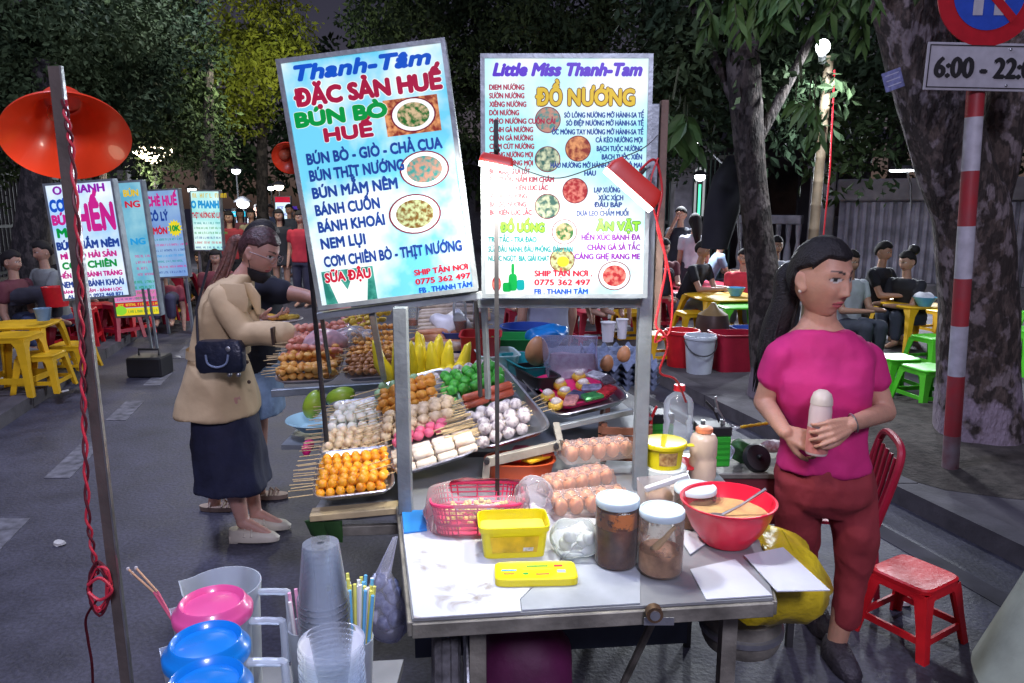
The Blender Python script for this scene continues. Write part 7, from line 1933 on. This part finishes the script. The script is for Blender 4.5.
# ------------------------------------------------------------ woman in the trench coat
def woman_coat():
    Y = 3.50; P = lambda x, y, d=0.: W(x, y, Y+d)
    foot = P(246, 534); foot.z = 0
    t = thing('person', 'woman in a tan trench coat and navy skirt leaning over the skewers', 'person', foot)
    fw = V((1,.05,0)).normalized()
    H = P(260, 252); hs = 1.0; yaw = math.radians(-90-14); pitch = math.radians(-24)
    hm, Rm = head_grid(H, yaw, pitch, hs)
    b = MB()
    sh = P(222, 296, -.13); shF = P(234, 294, .16)
    el, wr = P(244, 334, -.17), P(292, 334, -.22)
    elF, wrF = P(245, 325, .12), P(262, 318, -.02)
    torso(b, [(P(230,285),.10,.06),(P(226,300),.15,.09),(P(222,340),.13,.10),(P(222,380),.15,.11),(P(224,400),.14,.11)], fw)
    limb(b, [P(230,292), P(247,272), P(254,262)], [.05,.045,.045])
    limb(b, [sh, el, wr], [.045,.036,.024]); limb(b, [shF, elF, wrF], [.045,.036,.024])
    kN, aN = P(237,465,-.03), P(243,522,-.02); kF, aF = P(246,465,.10), P(256,514,.12)
    limb(b, [P(228,400,-.08), kN, P(236,495,-.02), aN], [.08,.052,.047,.030]); limb(b, [P(230,400,.08), kF, aF], [.08,.052,.030])
    limb(b, [aN, P(268,534,-.03)], [.034,.022]); limb(b, [aF, P(280,524,.10)], [.034,.022])
    hand(b, wr, V((.85,.1,-.35)), V((.3,-.3,.9)), True, (.3,.5,.5), .9, .5)
    hand(b, wrF, V((.75,-.25,.05)), V((0,-.2,-1)), False, (.3,.4,.4), .9, .6)
    pf0 = face_paint(H, Rm, hs, (.52,.29,.23), (.50,.14,.15))
    voxel(b, .0055, 'body', Skin('skin_b'), t, 3, hm, paint=pf0)
    hm_ = M('hair_brown', (.025,.012,.012), .4, 0, .5, 70, .5, 120, col2=(.09,.04,.045))
    hh, _ = head_grid(H, yaw, pitch, hs, hair=hairline_back(.055, .006, -.07), hairr=.009)
    hh.build('hair', hm_, t, world=True, smooth=80)
    bk = H + Rm @ V((0,-.10,.01)); m = MB(); R_ = random.Random(5)
    tail = [bk, bk+V((-.04,0,.0)), P(226,265), P(217,285,-.02), P(210,306,-.05)]
    hr = M('hair_reddish', (.07,.025,.02), .45, 0, .5, 60, .5, 100, col2=(.20,.08,.06))
    sp = smoothpath(tail, 5); m.tube(sp, [.020+.010*math.sin(k/len(sp)*3.1) if k < len(sp)-3 else .015 for k in range(len(sp))], 12)
    for k in range(22):
        o = V((R_.gauss(0,.012), R_.gauss(0,.015), R_.gauss(0,.006))); m.tube(smoothpath([tail[0]+o*.3]+[q+o*(.6+.4*i) for i, q in enumerate(tail[1:])], 3), [.006]*10+[.003,.002,.001], 5)
    m.build('ponytail', hr, t, world=True, smooth=80)
    # glasses
    gm = M('glasses_metal', (.55,.5,.5), .3, .8); m = MB()
    for sx in (-1, 1):
        cc = V((sx*.031, .098, .004)); pts = [H + Rm @ ((cc+V((.021*math.cos(a), -.004*abs(math.cos(a)), .017*math.sin(a))))*hs) for a in [2*math.pi*k/18 for k in range(19)]]
        m.tube(pts, .0013, 6, cap=False); m.tube([H + Rm @ V((sx*.052,.094,.008)), H + Rm @ V((sx*.074,.04,.008)), H + Rm @ V((sx*.080,-.005,.004))], .0013, 6)
    m.tube([H + Rm @ V((-.010,.102,.008)), H + Rm @ V((.010,.102,.008))], .0013, 6); m.build('glasses', gm, t, world=True)
    # face mask pulled under the chin
    mk = MB().loft([(H+Rm @ V((0,.02,-.075)), Rm @ V((.064,0,0)), Rm @ V((0,.052,0))), (H+Rm @ V((0,.028,-.10)), Rm @ V((.058,0,0)), Rm @ V((0,.058,.01))), (H+Rm @ V((0,.03,-.132)), Rm @ V((.036,0,0)), Rm @ V((0,.038,0)))], 28)
    for sx in (-1,1): mk.tube([H + Rm @ V((sx*.064,.02,-.08)), H + Rm @ V((sx*.078,-.002,-.03))], .0016, 6)
    mk.build('face_mask', M('mask_black', (.012,.012,.018), .8), t, world=True, smooth=80)
    # coat
    s = MB()
    torso(s, [(P(238,277),.09,.072),(P(231,284),.155,.095),(P(227,300),.18,.108),(P(223,330),.160,.112),(P(220,352),.155,.112),(P(219,375),.18,.145),(P(218,398),.20,.175),(P(218,412),.21,.188)], fw)
    s.merge(capsule(sh, .064, el, .052, 16)); s.merge(capsule(el, .052, el.lerp(wr,.86), .044, 16)); s.merge(capsule(el.lerp(wr,.6), .046, el.lerp(wr,.93), .048, 16, flat=True))
    s.merge(capsule(shF, .066, elF, .056, 16)); s.merge(capsule(elF, .055, elF.lerp(wrF,.8), .048, 16))
    s.loft([(P(243,274), V((.0,.080,0)), V((.050,0,.0))), (P(239,280), V((0,.10,0)), V((.070,0,.01)))], 20)
    tan = M('coat_tan', (.60,.45,.26), .75, 0, .10, 8, .35, 14)
    voxel(s, .008, 'trench_coat', tan, t, 8, fold=.020, fscale=6., seed=2)
    m = MB(); m.merge(bar(P(226,306,-.155), P(232,320,-.16), .05, .012)); m.loft([(P(219,346), V((0,.175,0)), V((.134,0,0)), .85), (P(219,354), V((0,.175,0)), V((.136,0,0)), .85)], 30, cap=False)
    m.build('belt', tan, t, world=True)
    m = MB()
    for x, y in ((246,345),(247,362),(249,382)): m.ball(P(x,y,-.165), (.009,.005,.009), 10, 6)
    for x, y in ((274,334),): m.merge(bar(P(x-1,327,-.262), P(x+1,344,-.262), .05, .012))
    m.build('button_row', M('button_dark', (.06,.04,.03), .4), t, world=True)
    lp = MB()   # lapels and storm flap of the coat
    lp.loft([(P(247,283,-.10), V((.020,0,0)), V((.0,.012,.0))), (P(254,296,-.105), V((.030,0,0)), V((0,.012,0))), (P(259,314,-.10), V((.010,0,0)), V((0,.008,0)))], 14)
    lp.loft([(P(232,284,-.165), V((.055,0,.0)), V((0,.010,0))), (P(234,300,-.185), V((.065,0,0)), V((0,.012,0))), (P(236,312,-.178), V((.05,0,0)), V((0,.008,0)))], 16)
    lp.build('lapel', tan, t, world=True, smooth=60)
    # skirt
    q = MB(); torso(q, [(P(222,395),.15,.125),(P(228,430),.17,.15),(P(231,465),.185,.165),(P(233,484),.19,.175)], fw)
    for i, p in enumerate(q.v):
        pass
    voxel(q, .009, 'skirt', M('skirt_navy', (.014,.018,.05), .8, 0, .3, 9, .2, 60), t, 3, fold=.022, fscale=8., seed=6)
    # shoes with heels and two straps
    wm = M('shoe_ivory', (.58,.55,.46), .45)
    for a_, dz in ((aN, 0), (aF, .0)):
        c = V((a_.x+.055, a_.y-.01, 0)); m = MB()
        m.loft([(c+V((.0,0,.012)), V((.125,0,0)), V((0,.038,0)), .85), (c+V((0,0,.03)), V((.128,0,0)), V((0,.042,0)), .85), (c+V((-.01,0,.05)), V((.115,0,0)), V((0,.038,0)), .85), (c+V((-.075,0,.075)), V((.045,0,0)), V((0,.032,0)), .85)], 26)
        m.box(c+V((-.12,-.025,0)), c+V((-.075,.025,.04)), bev=.004)
        for dx in (.0,-.035): m.tube([c+V((dx,-.042,.045)), c+V((dx-.005,-.015,.078)), c+V((dx-.005,.015,.078)), c+V((dx,.042,.045))], .006, 6)
        m.build('shoe', wm, t, world=True, smooth=50)
    # cross-body bag
    tb = thing('crossbody_bag', 'small dark quilted bag with a curved handle, slung at the hip of the tan coat', 'bag', P(221,355,-.24))
    MB().loft([(V((0,0,-.075)), V((.095,0,0)), V((0,.035,0)), .5), (V((0,0,-.05)), V((.108,0,0)), V((0,.042,0)), .5), (V((0,0,.04)), V((.105,0,0)), V((0,.040,0)), .5), (V((0,0,.065)), V((.09,0,0)), V((0,.030,0)), .5)], 30).jitter(.006, 25, 2).build('pouch', M('bag_navy', (.015,.02,.04), .35, 0, .4, 12, .5, 40), tb)
    MB().tube(smoothpath([V((-.05,-.045,.01)),V((-.04,-.052,-.03)),V((0,-.056,-.045)),V((.04,-.052,-.03)),V((.05,-.045,.01))], 5), .005, 8).build('handle', M('handle_greyblue', (.16,.20,.30), .4), tb)
    MB().ball((.05,-.043,.035), (.012,.004,.012), 12, 7).build('snap', steel, tb)
    MB().tube([(-.1,0,.05),(-.12,.06,.2),(-.05,.08,.42)], .006, 6).build('strap', M('strap_dark', (.02,.02,.03)), tb)
    for k in (-.02,.02): MB().ball((.06+k,-.02,-.085), .012, 10, 6).build('charm', steel, tb)
    # plate of food in her far hand
    pl = thing('food_plate', 'pale plate heaped with fried bites in the hand of the woman in the tan coat', 'plate', P(282,322,-.02))
    MB().lathe([(0,0),(.07,0),(.10,.015),(.098,.018),(.066,.005),(0,.005)], 28).build('plate', M('plate_pale', (.55,.5,.48), .4), pl)
    for k in range(16): MB().ball((rnd.uniform(-.055,.055), rnd.uniform(-.05,.05), .018+rnd.uniform(0,.02)), (.022,.016,.012), 9, 6).jitter(.006, 40, k).build('fried_bite', meat_m[1 if k % 3 else 3], pl)
woman_coat()
# ------------------------------------------------------------ second woman behind her
def woman_black():
    Y = 3.93; P = lambda x, y, d=0.: W(x, y, Y+d)
    foot = P(236, 512); foot.z = 0
    t = thing('person', 'woman in a black T-shirt and light blue denim, reaching a gloved hand past the coat', 'person', foot)
    H = P(262, 242, .05); yaw = math.radians(-100); hm, Rm = head_grid(H, yaw, -.35, .95, nu=60, nv=50)
    b = MB(); fw = V((1,0,0))
    sh, el, wr = P(274,290,-.1), P(305,296,-.12), P(340,308,-.2)
    torso(b, [(P(258,275),.1,.06),(P(256,292),.14,.09),(P(255,340),.13,.1),(P(252,375),.15,.11)], fw)
    limb(b, [P(258,285), H], [.05,.045]); limb(b, [sh, el, wr], [.046,.037,.026])
    aN, aF = P(213,512,-.05), P(260,500,.12)
    limb(b, [P(242,385,-.08), P(222,450,-.05), aN], [.08,.05,.03]); limb(b, [P(255,385,.08), P(258,445,.1), aF], [.08,.05,.03])
    limb(b, [aN, aN+V((.09,-.02,-.035))], [.03,.022]); limb(b, [aF, aF+V((.10,-.02,-.035))], [.03,.022])
    voxel(b, .007, 'body', Skin('skin_c'), t, 3, hm, paint=face_paint(H, Rm, .95, (.46,.25,.19)))
    hh, _ = head_grid(H, yaw, -.35, .95, nu=60, nv=50, hair=hairline_back(), hairr=.014); hh.build('hair', M('hair_black', (.006,.005,.006)), t, world=True, smooth=80)
    s = MB(); torso(s, [(P(262,277),.09,.07),(P(258,284),.15,.09),(P(257,300),.18,.115),(P(256,335),.165,.12),(P(254,368),.18,.135)], fw)
    s.merge(capsule(P(266,290,-.1), .068, sh.lerp(el,.25), .062, 14)); s.merge(capsule(P(272,290,-.1), .063, sh.lerp(el,.38), .060, 14, flat=True))
    voxel(s, .010, 'shirt', M('shirt_black', (.012,.014,.028), .85, 0, .3, 8), t, 4, fold=.012, fscale=7)
    q = MB(); torso(q, [(P(254,352),.16,.125),(P(254,385),.19,.145),(P(255,412),.20,.15)], fw); voxel(q, .010, 'denim_skirt', M('denim_light', (.22,.33,.50), .85, 0, .25, 12, .3, 60), t, 3, fold=.01)
    for k in range(9): pass
    sm = M('sandal_tan', (.38,.28,.22), .6)
    for a_ in (aN, aF):
        c = V((a_.x+.05, a_.y-.01, 0)); m = MB().loft([(c+V((0,0,.003)), V((.115,0,0)), V((0,.04,0)), .9), (c+V((0,0,.028)), V((.118,0,0)), V((0,.042,0)), .9)], 22)
        for dx in (-.05,.02,.05): m.tube([c+V((dx,-.042,.03)), c+V((dx,0,.062)), c+V((dx,.042,.03))], .006, 6)
        m.build('sandal', sm, t, world=True)
    g = MB(); hand(g, wr, V((.8,-.2,-.35)), V((.2,-.3,.9)), True, (.25,.4,.4), 1.05, .6); limb(g, [wr-V((.03,0,-.01)), wr+V((.03,0,-.01))], [.034,.03])
    voxel(g, .005, 'glove', Clear('glove_pink', (.90,.42,.42), .75, .25), t, 2)
woman_black()
# ------------------------------------------------------------ smaller figures
def figure(label, head, Yd, stand=True, yaw=180, shirt=(.1,.1,.1), legs=(.05,.05,.06), hairc=(.008,.006,.007), long_hair=False, skin=(.42,.24,.17), lean=0., facing=None, h=1.6, group=None, arm=None, hem=None, mask=False, scale=1., shirtname=None, cap=None, legx=None):
    """person whose head centre sits at a pixel and depth; standing to the ground or seated on a stool"""
    H = W(head[0], head[1], Yd); zg = 0. if stand == 'road' else .1
    f = V((math.sin(math.radians(yaw-180)), -math.cos(math.radians(yaw-180)), 0)); sd = f.cross(V((0,0,1)))
    t = thing('person', label, 'person', (H.x, H.y, zg), group=group)
    s_ = scale; sh_z = H.z-.21*s_
    L = f*lean
    if stand: hipz = zg+(H.z+.11-zg)*.50
    else: hipz = max(zg+.34, H.z-.72*s_)
    hip = V((H.x, H.y, hipz))-L; chest = V((H.x, H.y, sh_z-.08))-L*.25
    hm, Rm = head_grid(H, math.radians(yaw+0), -.1-lean*.6, s_*.97, nu=40, nv=34)
    b = MB(); limb(b, [V((H.x,H.y,sh_z+.02))-L*.15, H-V((0,0,.05))], [.05,.045], 10)
    def ring(c, a, d): return (c, a, d)
    torso(b, [ring(V((H.x,H.y,sh_z+.02))-L*.1,.09*s_,.06*s_), ring(chest,.16*s_,.09*s_), ring(hip.lerp(chest,.4),.14*s_,.09*s_), ring(hip,.15*s_,.1*s_)], f)
    sm = MB(); torso(sm, [ring(V((H.x,H.y,sh_z+.03))-L*.1,.10*s_,.07*s_), ring(V((H.x,H.y,sh_z-.01))-L*.15,.165*s_,.09*s_), ring(chest,.18*s_,.11*s_), ring(hip.lerp(chest,.4),.155*s_,.11*s_), ring(hip-V((0,0,.04)),.17*s_,.125*s_)], f)
    for sg in (-1, 1):
        S_ = V((H.x,H.y,sh_z-.03))-L*.15+sd*sg*.18*s_
        if arm == 'table': E_ = S_+V((0,0,-.24))+f*.12; Wr = E_+f*.22-sd*sg*.08+V((0,0,.02))
        elif arm == 'up' and sg == 1: E_ = S_+f*.12+V((0,0,-.16)); Wr = H+f*.13+V((0,0,-.03))
        else: E_ = S_+V((0,0,-.27))+sd*sg*.03; Wr = E_+f*.08+V((0,0,-.22))
        limb(b, [S_, E_, Wr], [.045*s_,.037*s_,.026*s_], 10); limb(b, [Wr, Wr+(Wr-E_).normalized()*.08], [.028,.018], 8)
        sm.merge(capsule(S_, .058*s_, S_.lerp(E_,.45), .054*s_, 10))
    lg = MB()
    for sg in (-1, 1):
        h0 = hip+sd*sg*.09*s_
        if stand: k_ = V((h0.x, h0.y, zg+(hipz-zg)*.52))+f*.03; a_ = V((k_.x, k_.y, zg+.07))-f*.02
        else: k_ = h0+f*.36+V((0,0,.03)); k_.z = max(k_.z, zg+.36); a_ = V((k_.x, k_.y, zg+.07))-f*.02
        limb(b, [h0, k_, a_], [.075*s_,.052,.034], 10); limb(b, [a_, a_+f*.13-V((0,0,.03))], [.036,.026], 8)
        if hem is None or not stand: limb(lg, [h0, k_, k_.lerp(a_, .75 if hem is None else .1)], [.092*s_,.07,.055], 10)
    if hem is not None and stand:
        hz = hipz-hem; torso(lg, [ring(hip+V((0,0,.06)),.16*s_,.11*s_), ring(V((hip.x,hip.y,hz)),.21*s_,.16*s_)], f)
    else: torso(lg, [ring(hip+V((0,0,.05)),.15*s_,.11*s_), ring(hip-V((0,0,.09)),.17*s_,.12*s_)], f)
    voxel(b, .012, 'body', Skin('skin_far'), t, 2, hm, paint=face_paint(H, Rm, s_*.97, skin))
    def cm(c): return M('cloth_%d_%d_%d' % tuple(int(v*999) for v in c), c, .85, 0, .2, 7)
    voxel(sm, .014, 'shirt', cm(shirt), t, 3, fold=.010, fscale=7)
    voxel(lg, .015, 'trousers' if hem is None else 'skirt', cm(legs), t, 2, fold=.008)
    hh, _ = head_grid(H, math.radians(yaw), -.1-lean*.6, s_*.97, nu=40, nv=34, hair=full_hair() if long_hair else hairline_back(.052,.01,-.06), hairr=.016)
    if long_hair: hh.merge(MB().tube([H-f*.05, H-f*.09+V((0,0,-.12)), H-f*.10+V((0,0,-.30))], [.075,.075,.035], 12))
    hh.build('hair', cm(hairc), t, world=True, smooth=80)
    if mask: MB().ball(H+Rm @ V((0,.055,-.055)), (.05,.045,.04), 12, 8).build('face_mask', cm((.55,.6,.66)), t, world=True)
    return t
blk = (.012,.013,.02)
figure('smiling man in black seated at the yellow table by the ribbed wall', (884,252), 8.5, False, 215, blk, (.05,.05,.06), arm='table', lean=.12)
figure('woman in black with a hair bun seated right of the smiling man', (907,262), 8.2, False, 115, blk, (.04,.05,.08), arm='table', lean=.15)
o = [x for x in C.objects if x.name.startswith('person') and x.parent is None][-1]
MB().ball(W(914,250,8.2), .06, 12, 8).build('hair_bun', M('hair_black', (.006,.005,.006)), o, world=True)
figure('person in a pale shirt mostly hidden behind the woman in magenta', (851,262), 7.6, False, 200, (.45,.50,.55), (.06,.07,.1), arm='table')
figure('man in a black shirt and dark cap hunched over the pinkish table', (703,250), 9.3, False, 225, blk, (.25,.32,.40), arm='table', lean=.25)
figure('standing person in black with an arm raised by the gate', (681,215), 11.0, True, 140, (.015,.018,.03), (.02,.02,.03), arm='up')
figure('standing woman in a white shirt with long dark hair seen from behind', (695,222), 10.7, True, 10, (.55,.56,.62), (.03,.03,.05), long_hair=True)
figure('person in red seated left of the slim tree', (744,258), 9.6, False, 160, (.55,.03,.05), (.25,.30,.38), arm='table')
figure('dark-haired person in pale top between the slim tree and the balusters', (776,246), 9.0, False, 190, (.42,.44,.48), (.03,.03,.04), long_hair=True)
# hanging dark clothes by the tree
t = thing('hanging_coat', 'long dark garment hanging against the slim tree', 'coat', W(728,200,6.9))
MB().loft([(V((.04,0,.40)), V((.06,0,0)), V((0,.05,0))), (V((.0,0,.2)), V((.14,0,0)), V((0,.08,0))), (V((-.06,0,-.1)), V((.17,0,0)), V((0,.09,0))), (V((-.10,0,-.45)), V((.13,0,0)), V((0,.08,0)))], 24).jitter(.03, 6, 3).build('cloth', M('cloth_dark', (.012,.012,.018), .9), t)
MB().tube([(.05,.0,.40),(.12,.0,.46)], .008, 6).build('hook', steel, t)
# left side people
figure('person in a grey patterned shirt seated at the left behind the white sign', (42,252), 7.9, False, 150, (.20,.22,.22), (.05,.07,.15), arm='table', lean=.1)
figure('dark-clothed person with bowed head at the left edge behind the grey shirt', (30,258), 8.8, False, 190, (.10,.02,.03), (.03,.03,.04), long_hair=True)
figure('person in a pale cap seated behind the pale blue sign', (163,272), 9.9, False, 200, (.28,.05,.08), (.05,.05,.1))
figure('person in red and black with long dark hair left of the crowd', (229,218), 13.0, 'road', 190, (.25,.02,.03), blk, long_hair=True)
figure('woman in a cream blouse in the far crowd', (251,215), 14.5, 'road', 180, (.50,.45,.28), (.03,.03,.04), long_hair=True, hem=.3)
figure('masked woman in a tan top in the far crowd', (264,214), 15.0, 'road', 180, (.42,.34,.18), (.05,.05,.06), long_hair=True, mask=True)
figure('woman in a black dress right in the middle of the far crowd', (279,216), 12.8, 'road', 185, blk, blk, long_hair=True, hem=.15)
figure('tall far person in dark grey behind the black dress', (289,210), 15.5, 'road', 180, (.05,.06,.08), (.03,.03,.05))
figure('person in a red top beside the edge of the tilted sign', (300,218), 12.2, 'road', 170, (.40,.02,.04), (.03,.03,.06), long_hair=True)
figure('child-sized dark figure seated left of the far crowd', (215,258), 10.2, False, 200, (.15,.03,.04), (.05,.05,.08), long_hair=True)
# person in grey bending behind the cart
figure('person in a grey T-shirt behind the cart, seen under the upright sign', (548,250), 5.6, 'road', 20, (.22,.24,.32), (.03,.03,.05), long_hair=False)
# passer-by at the lower right edge
t = figure('passer-by in pale loose clothes cut off by the lower right corner', (1250,150), 2.05, 'road', 10, (.26,.29,.26), (.22,.25,.22), scale=1.0, hem=.45)
m = MB(); torso(m, [(V((0,0,.95)),.20,.15), (V((-.02,0,.6)),.34,.22), (V((-.04,0,.2)),.50,.28)], (0,1,0))
m.v = [V((p.x*(1+.0), p.y, p.z))+V((.02*math.sin(math.atan2(p.y,p.x)*9)*(1-p.z), 0, 0)) for p in m.v]
m.build('raincoat', M('cape_pale', (.26,.30,.26), .7, 0, .25, 5, .3, 20), t, smooth=80)

# more people of the crowd: copies of a figure with clothes of their own
def crowd(src, label, head, Yd, yaw, shirt, s_=1.):
    H = W(head[0], head[1], Yd); c = dup(src, loc=(H.x, H.y, src.location.z+H.z-src['headz']), rot=yaw, label=label)
    c.location.z = src.location.z if abs(H.z-src['headz']) < .12 else c.location.z
    for ch in c.children:
        if ch.name.startswith(('shirt','skirt','trousers')):
            ch.data = ch.data.copy(); ch.data.materials[0] = M('cloth_c_%d_%d_%d' % tuple(int(v*999) for v in shirt), shirt, .85, 0, .2, 7)
            if ch.name.startswith(('trousers','skirt')): ch.data.materials[0] = M('cloth_dk', (.03,.03,.045), .85, 0, .3, 7)
    return c
def find(lb): return [o for o in C.objects if o.type == 'EMPTY' and o.get('label') == lb][0]
A_ = find('woman in a cream blouse in the far crowd'); A_['headz'] = W(251,215,14.5).z
B_ = find('tall far person in dark grey behind the black dress'); B_['headz'] = W(289,210,15.5).z
for src, hd, Yd, yaw, cl, lb in ((A_,(240,213),15.8,.3,(.30,.10,.12),'woman in dull red between the two far lamps'),(B_,(270,208),18.,-.3,(.10,.12,.20),'person in dark blue at the back of the crowd'),(B_,(257,208),18.5,.2,(.30,.30,.32),'person in light grey at the back of the crowd'),(A_,(294,211),17.5,-.4,(.12,.08,.10),'woman in plum behind the red top'),
    (B_,(308,212),14.5,.5,(.02,.02,.04),'person in black against the edge of the tilted sign'),(A_,(222,212),16.5,.2,(.16,.05,.06),'woman in brown behind the far green-lettered sign'),(B_,(283,207),20.,.1,(.35,.30,.20),'person in sand colour at the very back'),(A_,(234,208),19.5,-.2,(.08,.10,.14),'woman in slate grey deep in the crowd')):
    crowd(src, lb, hd, Yd, yaw, cl)
S_ = find('man in a black shirt and dark cap hunched over the pinkish table'); S_['headz'] = W(703,250,9.3).z
for hd, Yd, yaw, cl, lb in (((664,252),9.8,-.6,(.10,.02,.03),'dark red clad person seated behind the red cable'),((722,240),11.5,.7,(.20,.28,.40),'person in denim blue seated by the gate'),((676,246),11.3,1.8,(.04,.04,.05),'person in black seated with back to the gate')):
    crowd(S_, lb, hd, Yd, yaw, cl)
T_ = find('person in a pale cap seated behind the pale blue sign'); T_['headz'] = W(163,272,9.9).z
for hd, Yd, yaw, cl, lb in (((60,250),9.5,.8,(.05,.05,.08),'person in navy seated by the first far sign'),((12,262),7.6,1.2,(.12,.03,.04),'person in dark red seated at the far left table'),((185,268),11.5,.3,(.30,.26,.20),'person in beige seated under the far signs'),((200,262),12.5,-.5,(.10,.12,.18),'person in grey blue seated beyond the far signs'),((150,266),12.5,.2,(.16,.16,.18),'person in grey seated behind the red table')):
    crowd(T_, lb, hd, Yd, yaw, cl)

for hd, Yd, yaw, cl, lb in (((574,252),8.2,.5,(.16,.04,.05),'person in brownish red seated behind the cart under the upright sign'),((612,254),8.6,-.4,(.06,.07,.10),'person in dark slate seated behind the egg trays'),((500,250),8.8,.2,(.20,.18,.16),'person in taupe seated behind the thin sign posts'),((640,248),9.4,.9,(.25,.06,.08),'person in faded red seated next to the right post')):
    crowd(T_, lb, hd, Yd, yaw, cl)
for px, py, cl, lb in ((590,345,'wine','dark red stool behind the white cups'),(628,345,'yellow','yellow stool behind the egg trays'),(560,340,'wine','dark red stool beneath the upright sign'),(520,342,'wine','dark red stool behind the blue basin')):
    stool(lb, g_(px,py,0), .32, .42, cl, .2, 'stools behind the cart')
ptable('low dark red table behind the egg trays', g_(600,335,0)+V((0,.4,0)), .7, .5, 'wine', .1)
